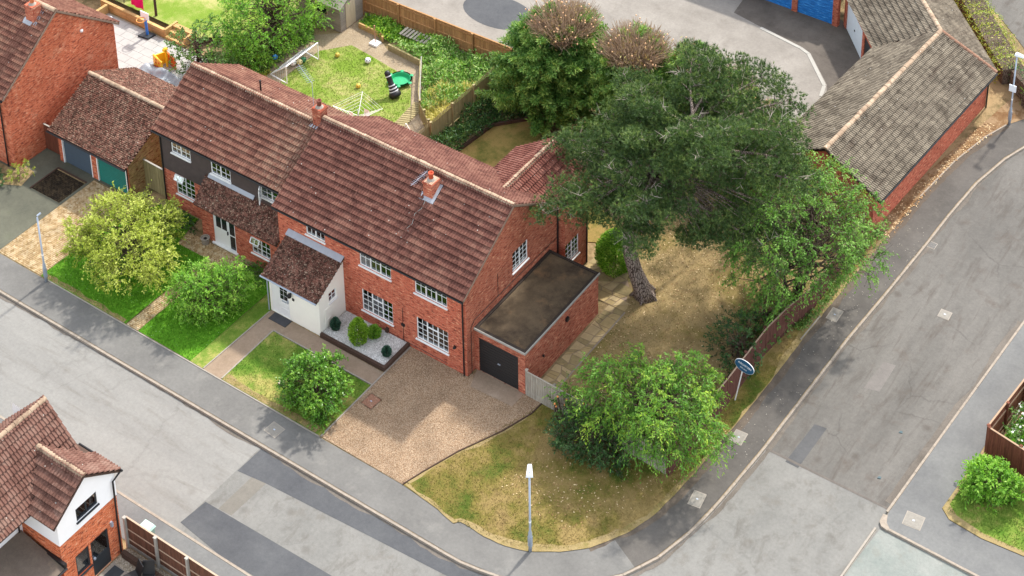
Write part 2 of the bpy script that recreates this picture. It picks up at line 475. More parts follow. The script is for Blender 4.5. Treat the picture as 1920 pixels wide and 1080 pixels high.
M['door_black'] = plain('black_garage_door', '161617', .4, .45, var=.25, sc=3)
M['door_grey'] = plain('slate_blue_door', '46525d', .55, .35, var=.08)
M['door_green'] = plain('green_garage_door', '12695c', .5, .35, var=.12)
M['timber_dark'] = plain('dark_timber', '4b3a31', .8, .2, var=.25, sc=7)
M['concrete'] = plain('concrete', 'b3aa9d', .9, .15, var=.2, sc=5)
M['conc_white'] = plain('pale_concrete', 'd9d5cc', .9, .15, var=.15, sc=5)
M['steel'] = plain('galvanised_steel', 'a3adba', .45, .5, .3, var=.1)
M['steel_pale'] = plain('lamp_head_pale', 'e8edf2', .35, .5, var=.05)

def wood(name, c1, c2, axis=2):
    t = NT(name)
    sc = [9.0, 9.0, 9.0]; sc[axis] = .9
    n = t.noise(1.6, 5, .7, t.scale(tuple(sc)))
    c = t.ramp(n, [(.3, lin(c1)), (.7, lin(c2))])
    c = mul(t, c, t.ramp(t.objrand(), [(0.0, .82), (1.0, 1.12)]))
    t.bump(n, .3, .01)
    return t.done(c, .85, .2)
M['fence_new'] = wood('fence_golden', '9b6f45', 'c69b6b')
M['fence_grey'] = wood('fence_grey', '8d867a', 'b0a899')
M['fence_brown'] = wood('fence_brown', '4d3029', '69463c')
M['fence_sw'] = wood('fence_dark_brown', '53382d', '75503f')
M['fence_lat'] = wood('fence_weathered', '8d8058', 'b3a67e')
M['fence_redbrown'] = wood('fence_red_brown', '5a3325', '7a4a38')
M['sleeper'] = wood('sleeper_timber', 'a08050', 'c9a772', 0)
M['shed'] = wood('shed_boards', '8c8377', 'b3aa9d', 0)
M['shed_door'] = wood('shed_door', 'a4967f', 'bdae93')
M['bark_pine'] = None
def bark(name, c1, c2):
    t = NT(name)
    n = t.noise(2.2, 6, .75, t.scale((6, 6, 1.6)), dist=.6); n2 = t.voro(3.0, 'DISTANCE_TO_EDGE', "Distance", t.scale((4.2, 4.2, 1.1)))
    c = t.mix(t.ramp(n2, [(.02, 1.0), (.14, 0.0)]), t.ramp(n, [(.3, lin(c1)), (.7, lin(c2))]), lin('3a2c25'))
    t.bump(t.math('ADD', n, n2), 1.0, .08)
    return t.done(c, .95, .1)
M['bark_pine'] = bark('bark_pine', '80716a', 'b5a698')
M['bark'] = bark('bark_grey', '5d5044', '8a7c6c')
M['bark_red'] = bark('bark_red_brown', '5c4030', '86624c')
M['deadwood'] = plain('dead_wood_grey', 'b0a498', .9, .1, var=.2, sc=9)
M['twig'] = plain('dry_twigs', 'b39b82', .9, .1, var=.35, sc=5)
M['cut'] = plain('sawn_wood', 'e0b48a', .9, .1, var=.15)

def glass_mat():
    t = NT('window_glass')
    gl = t.n.new("ShaderNodeBsdfGlossy"); gl.inputs["Roughness"].default_value = .03; gl.inputs["Color"].default_value = (.9, .95, 1, 1)
    tr = t.n.new("ShaderNodeBsdfTransparent"); tr.inputs["Color"].default_value = (.86, .9, .9, 1)
    fr = t.n.new("ShaderNodeFresnel"); fr.inputs["IOR"].default_value = 1.5
    ms = t.n.new("ShaderNodeMixShader")
    t.link(t.math('ADD', fr.outputs[0], .2), ms.inputs[0]); t.link(tr.outputs[0], ms.inputs[1]); t.link(gl.outputs[0], ms.inputs[2])
    t.link(ms.outputs[0], t.out.inputs["Surface"])
    return t.m
M['glass'] = glass_mat()
M['blind'] = plain('pale_blind', 'eef0f0', .8, .2, var=.1)
M['dark_room'] = plain('dim_room', '5a6064', .9, .1, var=.3)

M['leaf_pine'] = leaf_mat('leaf_pine', '2f4425', '4e6837', '94a65a', .22)
M['leaf_cedar'] = leaf_mat('leaf_cypress', '36582a', '5f8a3c', 'a9c163', .3)
M['leaf_dead'] = leaf_mat('leaf_dead_tips', '98764a', 'ae9458', 'b0a766', .2)
M['leaf_ash'] = leaf_mat('leaf_airy', '426626', '6a9a3c', 'a0c25e', .4)
M['leaf_cherry'] = leaf_mat('leaf_cherry', '3c6a22', '6b9c38', 'c0d64e', .42, fleck='a8643a')
M['leaf_yellow'] = leaf_mat('leaf_yellow_green', '73852a', 'a6b444', 'd6da78', .4)
M['leaf_bright'] = leaf_mat('leaf_bright', '4a7f26', '7db03c', 'bddd62', .45)
M['leaf_laurel'] = leaf_mat('leaf_laurel', '2f5a1a', '5a8a28', '9cc04a', .25, .35)
M['leaf_dark'] = leaf_mat('leaf_dark', '1f3a1c', '35572a', '5f7f42', .2)
M['leaf_mid'] = leaf_mat('leaf_mid', '3a5c26', '5a8038', '8fae5c', .3)
M['leaf_conifer'] = leaf_mat('leaf_lime_conifer', '4d7a1c', '79a52b', 'b0cf4a', .2)
M['leaf_blue'] = leaf_mat('leaf_blue_conifer', '1f3f33', '355c4a', '5d8069', .15)
M['leaf_hedge'] = leaf_mat('leaf_hedge', '5f7526', '8d9d3a', 'bdbb55', .3)
M['leaf_veg'] = leaf_mat('leaf_veg', '4d7a2e', '7aa648', 'b9cf86', .3)
M['leaf_straw'] = leaf_mat('leaf_straw', '9c9a4a', 'c9bd6c', 'e2d79a', .3)
M['leaf_white'] = leaf_mat('leaf_white_flower', 'dfe3da', 'eef0ea', 'ffffff', .2)
M['blade'] = leaf_mat('grass_blade', '4e6f24', '6f8f36', 'a3a85a', .3)
M['blade_dry'] = leaf_mat('grass_blade_dry', '7d7a3c', 'a8955a', 'cbb380', .3)

# ================================================================ ground, roads, footways
KERB_N = [(-90, -8.78), (6.0, -8.78), (7.7, -8.53), (9.1, -8.0), (10.4, -7.25), (11.5, -6.35), (12.45, -5.3), (13.2, -3.75), (13.72, -1.7),
          (13.95, .2), (14.18, 4.0), (14.38, 12.5), (14.6, 16.1), (14.85, 21.3), (14.93, 24.0), (15.15, 27.2), (15.7, 30.1), (16.3, 31.9), (18.0, 35.5), (21, 40), (26, 46)]
FOOT_IN = [(-90, -6.86), (1.4, -6.9), (3.65, -7.1), (4.66, -7.32), (4.85, -7.02), (6.2, -7.12), (7.26, -7.0), (8.29, -6.66), (9.45, -5.9), (10.4, -5.05), (11.4, -3.4),
           (11.85, -2.0), (12.06, -.36), (12.22, 1.3), (12.3, 3.5), (12.4, 5.0), (12.48, 7.65), (12.5, 11.5), (12.55, 13.1), (12.7, 17), (12.86, 20.7), (13.0, 24.4), (13.4, 28.3), (14.0, 31.2), (14.6, 32.9), (15.4, 34.4), (17.5, 38.5), (22, 45)]
struct(sheet('ground', rect(-400, -400, 400, 400), -.17, M['soil']))
struct(sheet('road', [(-90, -14.5), (-5.6, -14.5), (-5.5, -6), (-90, -6)], -.1, M['road']))
struct(sheet('road', [(-5.6, -14.5), (60, -14.5), (60, 3.3), (20.6, 3.3), (20.7, 4.3), (13, 4.3), (5, 4.3), (5, -6), (-5.5, -6)], -.1, M['road_c']))
struct(sheet('road', [(12, 4.3), (20.7, 4.3), (20.95, 10), (21.4, 18.6), (22.2, 26), (24, 34), (28, 42), (33, 50), (20, 50), (12, 30)], -.1, M['road_e']))
struct(sheet('road', [(20.62, 3.1), (20.32, -.2), (20.0, -6), (60, -6), (60, 3.1)], -.096, M['road_side']))
struct(sheet('ground', KERB_N + [(26, 120), (-90, 120)], -.02, M['soil']))

def clean_strip(name, outer, inner, z, mat):
    """surface between two edge lines"""
    return sheet(name, list(outer) + list(reversed(inner)), z, mat)
ko = [(x, y + .1) if y < -8 else (x - .1, y + .03) for x, y in KERB_N]
iS = 8
struct(sheet('footway', ko[:7] + [(12.6, -4.75), (11.05, -4.0)] + list(reversed(FOOT_IN[:10])), 0.0, M['foot']))
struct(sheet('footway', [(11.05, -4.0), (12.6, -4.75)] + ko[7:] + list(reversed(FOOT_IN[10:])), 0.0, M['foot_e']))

def along(pts, step):
    """points every `step` metres along a line"""
    P = [np.array(p, float) for p in pts]; out = []; carry = 0.0
    for a, b in zip(P[:-1], P[1:]):
        L = np.linalg.norm(b - a); d = (b - a) / L; s = carry
        while s <= L: out.append(a + d * s); s += step
        carry = s - L
    return out

def kerb_run(name, pts, mat, w=.125, top=.012, bottom=-.16, step=.915):
    pp = along(pts, step)
    m = MB(); L = step - .02; h = top - bottom
    v = [(-L / 2, -w / 2, 0), (L / 2, -w / 2, 0), (L / 2, w / 2, 0), (-L / 2, w / 2, 0), (-L / 2, -w / 2 + .015, h), (L / 2, -w / 2 + .015, h), (L / 2, w / 2, h), (-L / 2, w / 2, h)]
    m.hexa(v); me = mesh_only(m, 'kerb_stone', mat)
    bed = MB()
    for a, b in zip(pp[:-1], pp[1:]): bed.beam((*a, bottom + .06), (*b, bottom + .06), w * .7, .2)
    k = struct(bed.build(name, M['concrete']))
    ms = []
    for a, b in zip(pp[:-1], pp[1:]):
        d = unit(b - a); c = (a + b) / 2; j = rnd.uniform(-.006, .006)
        ms.append(basis((c[0], c[1], bottom + j), (d[0], d[1], 0), (-d[1], d[0], 0), (0, 0, 1)))
    copies(me, 'kerb_stone', k, ms)
    return k
kerb_run('kerb', [(-46, -8.78)] + KERB_N[1:-2], M['kerb'])
kerb_run('kerb', [(-22, -14.42), (2, -14.42)], M['kerb'])
kerb_run('kerb', [(21.45, 20.5), (21.28, 18.6), (20.81, 10.1), (20.5, 4.0), (20.56, 3.5)], M['kerb'])
kerb_run('kerb', [(20.95, 3.22), (30, 3.05)], M['kerb'])
m = MB(); m.prism([(20.42, 3.85), (20.45, 3.4), (20.62, 3.2), (20.95, 3.14), (20.98, 3.3), (20.75, 3.5), (20.62, 3.9)], -.16, .014)
struct(m.build('kerb', M['kerb']))
# drainage channel blocks across the mouth of the side road
kerb_run('channel', [(20.45, 3.0), (20.15, -3.5)], M['concrete'], .13, -.085, -.16, .6)
# south footway
struct(sheet('ground', [(-90, -14.46), (3, -14.46), (3, -80), (-90, -80)], -.02, M['soil']))
struct(sheet('footway', [(-90, -14.48), (3, -14.48), (3, -16.1), (-90, -16.1)], 0.0, M['foot_se']))
# east footway, verge and lawn
EK = [(20.56, 3.3), (20.5, 4.0), (20.81, 10.1), (21.28, 18.6), (21.6, 24), (24, 34)]
struct(sheet('ground', [(x + .06, y) for x, y in EK] + [(60, 60), (60, 3.12), (21, 3.2)], -.02, M['soil']))
struct(sheet('footway', [(20.62, 3.28), (20.58, 4.0), (20.88, 10.1), (21.35, 18.6), (22.7, 26), (24.5, 26), (23.2, 18.6), (22.72, 12), (22.7, 9.4), (22.5, 5.6), (23.0, 5.2), (24.6, 5.05), (27, 5.25), (32, 5.3), (32, 3.1), (21, 3.24)], 0.0, M['foot_se']))
struct(sheet('lawn', [(22.55, 5.7), (23.05, 5.28), (24.6, 5.12), (27, 5.3), (32, 5.4), (32, 9.0), (24, 9.4), (22.85, 9.45)], .02, M['lawn_mid']))
struct(sheet('verge', [(22.5, 5.62), (23.0, 5.22), (24.6, 5.06), (27, 5.26), (27, 5.5), (24.6, 5.35), (23.2, 5.6), (22.7, 6.0), (22.9, 9.3), (22.75, 9.4)], .026, M['strip']))

# tarmac patches and covers let into the surfaces
def patch(name, poly, z, mat): return struct(sheet(name, poly, z, mat))
patch('tarmac_patch', [(-5.5, -10.45), (-5.45, -8.86), (6.2, -8.86), (7.4, -8.6), (8.6, -8.2), (9.2, -8.9), (6.7, -9.55), (2.0, -9.85), (-3.85, -10.25)], -.094, M['patch'])
patch('tarmac_patch', [(-5.65, -14.0), (-5.5, -12.55), (3, -12.35), (3, -14.2), (-3, -14.3)], -.094, M['patch'])
patch('tarmac_patch', [(15.45, 6.85), (16.05, 6.95), (16.0, 4.1), (15.33, 4.1)], -.094, M['patch_e'])
patch('tarmac_patch', [(16.4, 10.2), (17.15, 10.4), (17.1, 12.4), (16.5, 12.3)], -.0945, asphalt('tarmac_patch_faint', '67635f', '75706b'))
patch('tarmac_joint', [(14.25, 4.22), (20.5, 4.25), (20.5, 4.36), (14.25, 4.36)], -.0935, asphalt('joint_tar', '57524d', '69635d'))
patch('tarmac_joint', [(-4.75, -12.5), (-4.0, -12.45), (-3.9, -10.2), (-4.7, -10.3)], -.0945, asphalt('joint_pale', '66625b', '726e66'))

def cover(name, x, y, w, d, ang, z, mat, label, cat='cover', kind=None):
    c, s = math.cos(R(ang)), math.sin(R(ang))
    T = lambda a, b: (x + a * c - b * s, y + a * s + b * c)
    t = thing(name, label, cat, (x, y, z))
    m = MB(); m.prism([T(-w / 2, -d / 2), T(w / 2, -d / 2), T(w / 2, d / 2), T(-w / 2, d / 2)], z - .03, z + .008); m.build('frame', M['concrete'], t)
    m = MB()
    if kind == 'grate':
        for k in range(7):
            a = -w / 2 + .05 + k * (w - .1) / 6
            m.prism([T(a - .018, -d / 2 + .04), T(a + .018, -d / 2 + .04), T(a + .018, d / 2 - .04), T(a - .018, d / 2 - .04)], z, z + .02)
        m.build('bar_grid', M['anth'], t)
    else:
        m.prism([T(-w / 2 + .04, -d / 2 + .04), T(w / 2 - .04, -d / 2 + .04), T(w / 2 - .04, d / 2 - .04), T(-w / 2 + .04, d / 2 - .04)], z, z + .016); m.build('lid', mat, t)
        m = MB(); m.prism([T(-.05, -.03), T(.05, -.03), T(.05, .03), T(-.05, .03)], z + .016, z + .026); m.build('handle', M['steel'], t)
    return t
cover('manhole_cover', -5.64, -7.75, .78, .68, -5, 0, M['cover'], 'pale concrete cover in the footway below the laurel bush')
cover('manhole_cover', -2.93, -3.85, .72, .8, -4, .0, M['rust'], 'rusty brown square cover at the edge of the gravel drive')
cover('manhole_cover', 12.87, 4.07, .62, .8, 4, 0, M['cover'], 'pale cover in the dark footway beneath the leafy corner tree')
cover('manhole_cover', 13.04, -.1, .62, .85, 8, 0, M['cover'], 'pale cover in the dark footway nearest the corner bend')
cover('manhole_cover', 13.08, 13.72, .6, .9, 2, 0, M['cover'], 'worn cover in the footway under the airy tree')
cover('manhole_cover', 17.71, 16.95, .6, .6, 3, -.1, M['cover'], 'light square cover in the middle of the side street')
cover('manhole_cover', 21.71, 4.28, .85, .8, 6, 0, M['cover'], 'pale cover on the grey footway at the far corner')
cover('road_drain', 15.1, 21.3, .42, .5, 0, -.1, M['anth'], 'iron drain grating beside the kerb of the side street', 'drain', 'grate')

# north side plots ------------------------------------------------------------------------------
struct(sheet('lawn', [(-22.7, -6.84), (-16.5, -6.8), (-16.45, -1.1), (-18.5, -1.1), (-18.9, .9), (-21.3, .9), (-22.6, -1.5)], .02, M['lawn_front']))
struct(sheet('lawn', [(-15.62, -6.8), (-12.0, -6.8), (-11.95, .0), (-14.0, -.0), (-14.6, -1.1), (-15.62, -1.1)], .02, M['lawn_front']))
struct(sheet('lawn', [(-12.0, -6.82), (-11.15, -6.82), (-11.0, -2.5), (-11.1, -.05), (-11.9, -.05)], .018, M['lawn_mid']))
struct(sheet('lawn', [(-9.9, -6.82), (-3.62, -6.84), (-3.58, -3.1), (-9.95, -3.05)], .02, M['lawn_mid']))
struct(sheet('path', [(-11.15, -6.84), (-9.95, -6.84), (-10.0, -2.95), (-3.55, -2.98), (-3.5, -2.1), (-11.1, -2.0)], .006, M['path']))
GRAVEL = [(-3.5, -6.84), (1.42, -6.88), (1.75, -5.8), (2.4, -3.95), (3.4, -1.85), (3.95, -.2), (4.0, .6), (2.95, .62), (0.2, .62), (.02, 0), (-3.5, 0)]
struct(sheet('gravel_drive', GRAVEL, .008, M['gravel']))
struct(sheet('apron', [(.1, .62), (2.95, .62), (2.9, -.35), (.5, -.45)], .022, M['path']))
struct(sheet('lawn', [(1.46, -6.88), (3.65, -7.08), (4.6, -7.28), (4.85, -7.0), (6.2, -7.1), (7.26, -6.98), (8.29, -6.64), (9.45, -5.88), (10.4, -5.03), (11.4, -3.38), (11.85, -1.98), (12.05, -.36), (12.2, 1.3), (12.28, 3.5),
       (12.38, 5.0), (12.46, 7.65), (12.48, 11.5), (12.5, 14), (12.6, 20), (11.9, 20), (11.4, 10), (11.35, .45), (4.0, .62), (3.97, -.2), (3.42, -1.85), (2.42, -3.95), (1.78, -5.8)], .02, M['lawn_dry']))
struct(sheet('verge', [(12.5, 20), (12.85, 20.7), (12.98, 24.4), (13.38, 28.3), (13.98, 31.2), (14.6, 32.9), (16, 35.2), (14, 36), (11.5, 20)], .02, M['litter']))
M['lawn_side'] = grass_mat('lawn_side', '85874e', 'ad9a6c', 'c0aa82', .48, soil='977c62', sc=.28)
struct(sheet('lawn', [(4.1, .66), (11.3, .46), (11.35, 9.8), (11.8, 12.5), (11.6, 20), (2.5, 20), (1.8, 13.2), (3.2, 10.4), (4.1, 8.1)], .02, M['lawn_side']))
def ragged(name, pts, w0, w1, z, mat, seed, side=1, step=.35):
    """a strip with an uneven edge: dirt in the gutter, dry turf along a path"""
    rg = random.Random(seed); P = along(pts, step); a, b = [], []; w = (w0 + w1) / 2
    for i, p in enumerate(P):
        d = unit(P[min(i + 1, len(P) - 1)] - P[max(i - 1, 0)]); n = np.array([-d[1], d[0]]) * side; w = min(w1, max(w0, w + rg.uniform(-.09, .09)))
        a.append(tuple(p - n * rg.uniform(0, .03))); b.append(tuple(p + n * w))
    m = MB()
    for i in range(len(a) - 1): m.quad(*[(x, y, z) for x, y in ((a[i], a[i + 1], b[i + 1], b[i]) if side > 0 else (a[i], b[i], b[i + 1], a[i + 1]))])
    return struct(m.build(name, mat))
M['gutter_dirt'] = asphalt('gutter_dirt', '59534c', '6d665e', worn='4a443d', speck=.35)
M['edge_dirt'] = asphalt('edge_dirt', '4c443c', '655b50', worn='3d352e', speck=.3)
ragged('gutter_dirt', [(-40, -8.86)] + [(6.0, -8.86), (7.72, -8.62), (9.16, -8.09), (10.48, -7.34), (11.6, -6.42), (12.56, -5.36), (13.3, -3.78), (13.82, -1.72), (14.05, .2), (14.28, 4.0), (14.48, 12.5), (14.7, 16.1), (14.95, 21.3), (15.03, 24.0), (15.25, 27.2), (15.8, 30.1)], .03, .2, -.0925, M['gutter_dirt'], 1, -1)
ragged('gutter_dirt', [(21.2, 18.6), (20.73, 10.1), (20.42, 4.4)], .04, .3, -.0925, M['gutter_dirt'], 2, -1)
ragged('edge_dirt', FOOT_IN[9:-3], .08, .4, .004, M['edge_dirt'], 3, -1)
ragged('dry_edge', [(1.5, -6.84)] + FOOT_IN[2:20], .03, .4, .026, M['strip'], 4, 1)
ragged('dry_edge', [(-22.6, -6.78), (-16.5, -6.78)], .05, .3, .026, M['strip'], 5, 1)
ragged('dry_edge', [(-9.85, -6.78), (-3.65, -6.8)], .1, .6, .026, M['strip'], 6, 1)
ragged('dry_edge', [(1.5, -6.7), (1.8, -5.8), (2.45, -3.95), (3.45, -1.85), (4.0, -.2)], .03, .3, .026, M['strip'], 7, -1)
# edging boards
def edging(pts, name='edging', h=.06, w=.05, mat='timber_dark', z=0.0):
    t = MB()
    for a, b in zip(pts[:-1], pts[1:]): t.beam((*a, z + h / 2), (*b, z + h / 2), w, h)
    return struct(t.build(name, M[mat]))
edging([(-3.54, -6.84), (-3.52, -.05)], mat='concrete', h=.05, w=.07)
edging([(1.42, -6.88), (1.75, -5.8), (2.4, -3.95), (3.4, -1.85), (3.95, -.2), (4.0, .6)], h=.07)
edging([(-9.92, -6.8), (-9.97, -3.0), (-3.55, -3.03)], mat='concrete', h=.045, w=.07)
edging([(-11.12, -6.8), (-11.0, -2.1)], mat='concrete', h=.045, w=.06)
edging([(-22.4, -6.86), (-3.6, -6.88)], mat='concrete', h=.025, w=.06)
edging([(12.44, 11.2), (12.52, 13.2)], mat='concrete', h=.05, w=.07)
edging([(13.0, 24.4), (13.4, 28.3), (14.0, 31.2), (14.6, 32.9)], mat='kerb', h=.04, w=.08)
edging([(4.11, 1.2), (4.12, 7.9)], mat='kerb', h=.03, w=.06)

# block paved drive, path and forecourt: blocks joined, too small to pick apart
def blocks(name, x0, y0, x1, y1, bw, bh, mat, z=.01, along_y=False):
    V, F = [], []; r = np.random.default_rng(int(abs(x0 * 97 + y0 * 31)))
    ny = int((y1 - y0) / bh); nx = int((x1 - x0) / bw) + 1
    for j in range(ny):
        off = (j % 2) * bw / 2
        for i in range(-1, nx):
            a = max(x0, x0 + i * bw + off + .006); b = min(x1, x0 + (i + 1) * bw + off - .006)
            if b - a < .03: continue
            c, d = y0 + j * bh + .006, y0 + (j + 1) * bh - .006; h = z + r.uniform(-.003, .004); k = len(V)
            V += [(a, c, z - .03), (b, c, z - .03), (b, d, z - .03), (a, d, z - .03), (a + .006, c + .006, h), (b - .006, c + .006, h), (b - .006, d - .006, h), (a + .006, d - .006, h)]
            F += [(k + 4, k + 5, k + 6, k + 7), (k, k + 1, k + 5, k + 4), (k + 1, k + 2, k + 6, k + 5), (k + 2, k + 3, k + 7, k + 6), (k + 3, k, k + 4, k + 7)]
    base = struct(sheet(name, rect(x0, y0, x1, y1), z - .022, M['soil']))
    o = np_mesh('paving_blocks', V, F, mat, base); o["kind"] = "stuff"
    return base
def block_mat(name, a, b, c):
    t = NT(name); p = t.voro(7.0, 'F1', "Color"); s = t.sep(p)
    k = t.ramp(s[0], [(0, lin(a)), (.5, lin(b)), (1, lin(c))]); k = mul(t, k, t.ramp(t.noise(1.1, 5, .7), [(.3, .72), (.6, 1.08)]))
    return t.done(k, .9, .15)
M['blocks'] = block_mat('buff_blocks', 'a78a60', 'c8ae84', 'd9c5a1')
M['blocks_dark'] = block_mat('dark_blocks', '1d1813', '2e261d', '453a2a')
blocks('driveway', -26.0, -6.84, -22.75, .05, .21, .105, M['blocks'])
blocks('path', -16.45, -6.8, -15.66, -1.1, .2, .1, M['blocks'])
blocks('forecourt', -18.5, -1.08, -14.1, -.02, .2, .1, M['blocks'])
struct(sheet('driveway', [(-26.02, -6.85), (-26.02, .05), (-23.2, .06), (-30.3, 1.0), (-60, 1.0), (-60, -6.85)], .002, M['drive_dark']))
blocks('dark_paving', -28.4, -2.4, -26.2, -.45, .22, .11, M['blocks_dark'], .03)  # one rectangle of much darker blocks, with a dark border on two sides
edging([(-28.45, -2.45), (-28.45, -.4), (-26.2, -.4)], h=.05, w=.09, mat='timber_dark')
struct(sheet('flower_bed', [(-33, -4.2), (-30.6, -3.4), (-29.0, -2.6), (-29.3, -1.4), (-30.3, -1.3), (-30.35, -1.9), (-33, -1.9)], .02, M['soil']))

# crazy paving beside the garage: every stone an object
def crazy(name, x0, y0, x1, y1, nx, ny, mats, seed, poly=None, z=.012):
    r = random.Random(seed)
    base = struct(sheet(name, poly or rect(x0, y0, x1, y1), z - .008, M['path']))
    G = {}
    for i in range(nx + 1):
        for j in range(ny + 1):
            jx = 0 if i in (0, nx) else r.uniform(-.36, .36) * (x1 - x0) / nx; jy = 0 if j in (0, ny) else r.uniform(-.36, .36) * (y1 - y0) / ny
            G[i, j] = np.array([x0 + (x1 - x0) * i / nx + jx, y0 + (y1 - y0) * j / ny + jy])
    for i in range(nx):
        for j in range(ny):
            q = [G[i, j], G[i + 1, j], G[i + 1, j + 1], G[i, j + 1]]
            pieces = [q] if r.random() < .45 else ([[q[0], q[1], q[2]], [q[0], q[2], q[3]]] if r.random() < .5 else [[q[0], q[1], (q[1] + q[2]) / 2, (q[0] + q[3]) / 2], [(q[0] + q[3]) / 2, (q[1] + q[2]) / 2, q[2], q[3]]])
            for pc in pieces:
                c = sum(pc) / len(pc)
                if poly and not in_poly([c], poly)[0]: continue
                pc = [p + unit(c - p) * .028 for p in pc]; h = z + r.uniform(.004, .014)
                m = MB(); m.prism([tuple(p) for p in pc], z - .006, h); m.build('paving_stone', r.choice(mats), base)
    return base
M['stone_a'] = plain('paving_stone_buff', 'a8946a', .9, .15, var=.25, sc=3)
M['stone_b'] = plain('paving_stone_tan', 'b39f78', .9, .15, var=.25, sc=3)
M['stone_c'] = plain('paving_stone_olive', '948560', .9, .15, var=.3, sc=3)
crazy('paving_path', 3.12, 1.3, 4.08, 7.9, 2, 15, [M['stone_a'], M['stone_b'], M['stone_c']], 3)
crazy('paving_path', .6, 7.92, 4.08, 12.6, 6, 9, [M['stone_a'], M['stone_b'], M['stone_c']], 4, poly=[(.6, 9.9), (.6, 7.92), (4.06, 7.92), (3.3, 9.6), (2.0, 11.0), (1.6, 12.6), (.6, 12.6)])
edging([(.65, 11.2), (1.5, 12.3)], h=.15, w=.2, mat='concrete')

# back gardens
struct(sheet('lawn', [(-23.4, 12.6), (-23.4, 16.1), (-22.1, 17.7), (-20.3, 17.5), (-18.2, 17.2), (-16.4, 16.4), (-15.2, 14.8), (-14.4, 13.4), (-14.4, 9), (-21, 9), (-22, 11.6)], .02, M['lawn_back']))
struct(sheet('bare_ground', [(-25.0, 11.6), (-21, 8), (-12.4, 8), (-12.3, 14), (-13.6, 14.4), (-17, 18.3), (-20, 18.6), (-23.4, 20.4), (-23.5, 18.3), (-25, 17)], .008, M['sand']))
struct(sheet('lawn', [(-50, 12.5), (-30, 12.5), (-27, 15), (-27, 26), (-50, 26)], .5, M['lawn_back']))
struct(sheet('lawn', [(-11.0, 8.2), (-10.5, 13.6), (-10.2, 16.2), (-8.6, 17.9), (-5, 18.2), (2.2, 14), (.3, 11.5), (-4.3, 9)], .02, M['lawn_pond']))
struct(sheet('litter', [(-8.5, 17.8), (-5.2, 18.3), (1.0, 19.8), (2.4, 15), (.5, 13.2), (-3.5, 14.6), (-6.3, 16.2)], .025, grass_mat('litter_dark', '4d3d30', '5f4c3c', '76614e', .5, sc=.9)))
# white patio slabs, each its own piece
pat = struct(sheet('patio', rect(-37.5, 5.5, -27.0, 11.75), .006, M['concrete']))
M['slab'] = plain('white_slab', 'd8d6d0', .85, .2, var=.12, sc=2)
slabm = MB(); slabm.box(-.442, -.292, 0, .442, .292, .03); slab_me = mesh_only(slabm, 'slab', M['slab'])
ms = []
for i in range(11):
    for j in range(10):
        x = -37.0 + i * .9 + (.45 if j % 2 else 0); y = 5.9 + j * .6
        if -36.9 < x < -27.4 and y < 11.5: ms.append(basis((x, y, .008 + rnd.uniform(-.002, .003)), (1, 0, 0), (0, 1, 0), (0, 0, 1)))
copies(slab_me, 'slab', pat, ms)
# garage court behind the trees
struct(sheet('yard', [(-40, 21.1), (-8, 21.1), (5.6, 21.5), (5.9, 26), (4.7, 29.4), (4.2, 30.5), (1.9, 32.8), (-2, 33.5), (-4.1, 33.9), (-4.5, 37), (-4.5, 46), (-40, 46)], .006, M['yard']))
struct(sheet('yard', [(-2, 33.5), (1.9, 32.8), (4.2, 30.5), (4.7, 29.4), (5.9, 26), (8, 26), (7, 33), (2, 37), (-4.5, 37), (-4.1, 33.9)], .004, M['yard_dark']))
edging([(-1.9, 33.4), (1.2, 32.9), (1.85, 32.65), (4.1, 30.35), (4.4, 29.3)], mat='conc_white', h=.03, w=.22)
struct(sheet('tarmac_patch', [(-16.6 + 2.1 * math.cos(a * .1963) * 1.2, 25.6 + 1.6 * math.sin(a * .1963)) for a in range(32)], .012, M['patch']))
struct(sheet('road', [(4, 46.5), (10, 43.0), (16, 37.6), (18, 40), (40, 80), (0, 80)], .01, M['road_e']))

# ================================================================ roofs, walls, windows
def big_tile(tw=.33, g=.35):
    xs = [0, .09, .28, .37, .5, .59, .78, .87, 1.0]; hs = [0, .032, .032, 0, 0, .032, .032, 0, 0]
    V, F = [], []
    for x, h in zip(xs, hs): V.append((x * tw, -.02, h * 1.3 + .085))
    for x, h in zip(xs, hs): V.append((x * tw, g * 1.04, h + .002))
    for x, h in zip(xs, hs): V.append((x * tw, -.02, 0.0))
    n = len(xs)
    for i in range(n - 1):
        F.append((i, i + 1, n + i + 1, n + i)); F.append((2 * n + i, 2 * n + i + 1, i + 1, i))
    return np.array(V), F
def plain_tile(tw=.17, g=.105):
    w = tw - .006
    V = [(0, -.012, .045), (w, -.012, .045), (w, g * 1.05, .004), (0, g * 1.05, .004), (0, -.01, 0), (w, -.01, 0)]
    return np.array(V), [(0, 1, 2, 3), (4, 5, 1, 0), (4, 0, 3), (5, 2, 1)]
TILES = {'big': (big_tile(), .33, .35), 'plain': (plain_tile(), .17, .105), 'ne': (big_tile(.3, .33), .3, .33)}

def slope(o, u, v, W, L, kind, keep=None, jit=.011):
    """tile placements on one slope: o eave corner, u along the eave, v up the slope"""
    _, tw, g = TILES[kind]; o, u, v = np.asarray(o, float), unit(u), unit(v); n = np.cross(u, v); out = []
    nr, nc = int(math.ceil(L / g - .25)), int(round(W / tw))
    s = W / (nc * tw)
    for j in range(nr):
        off = (tw / 2 if (j % 2 and kind == 'plain') else 0)
        for i in range(nc):
            x, y = i * tw * s + off * s, j * g
            c = o + u * (x + tw / 2) + v * (y + g / 2)
            if keep and not keep(c): continue
            a = rnd.gauss(0, jit); b = rnd.gauss(0, jit)
            uu = unit(u + v * a * .6 + n * b); vv = unit(np.cross(n, uu)); nn = np.cross(uu, vv)
            out.append((o + u * x + v * y + n * rnd.uniform(0, .008), uu * s, vv, nn))
    return out

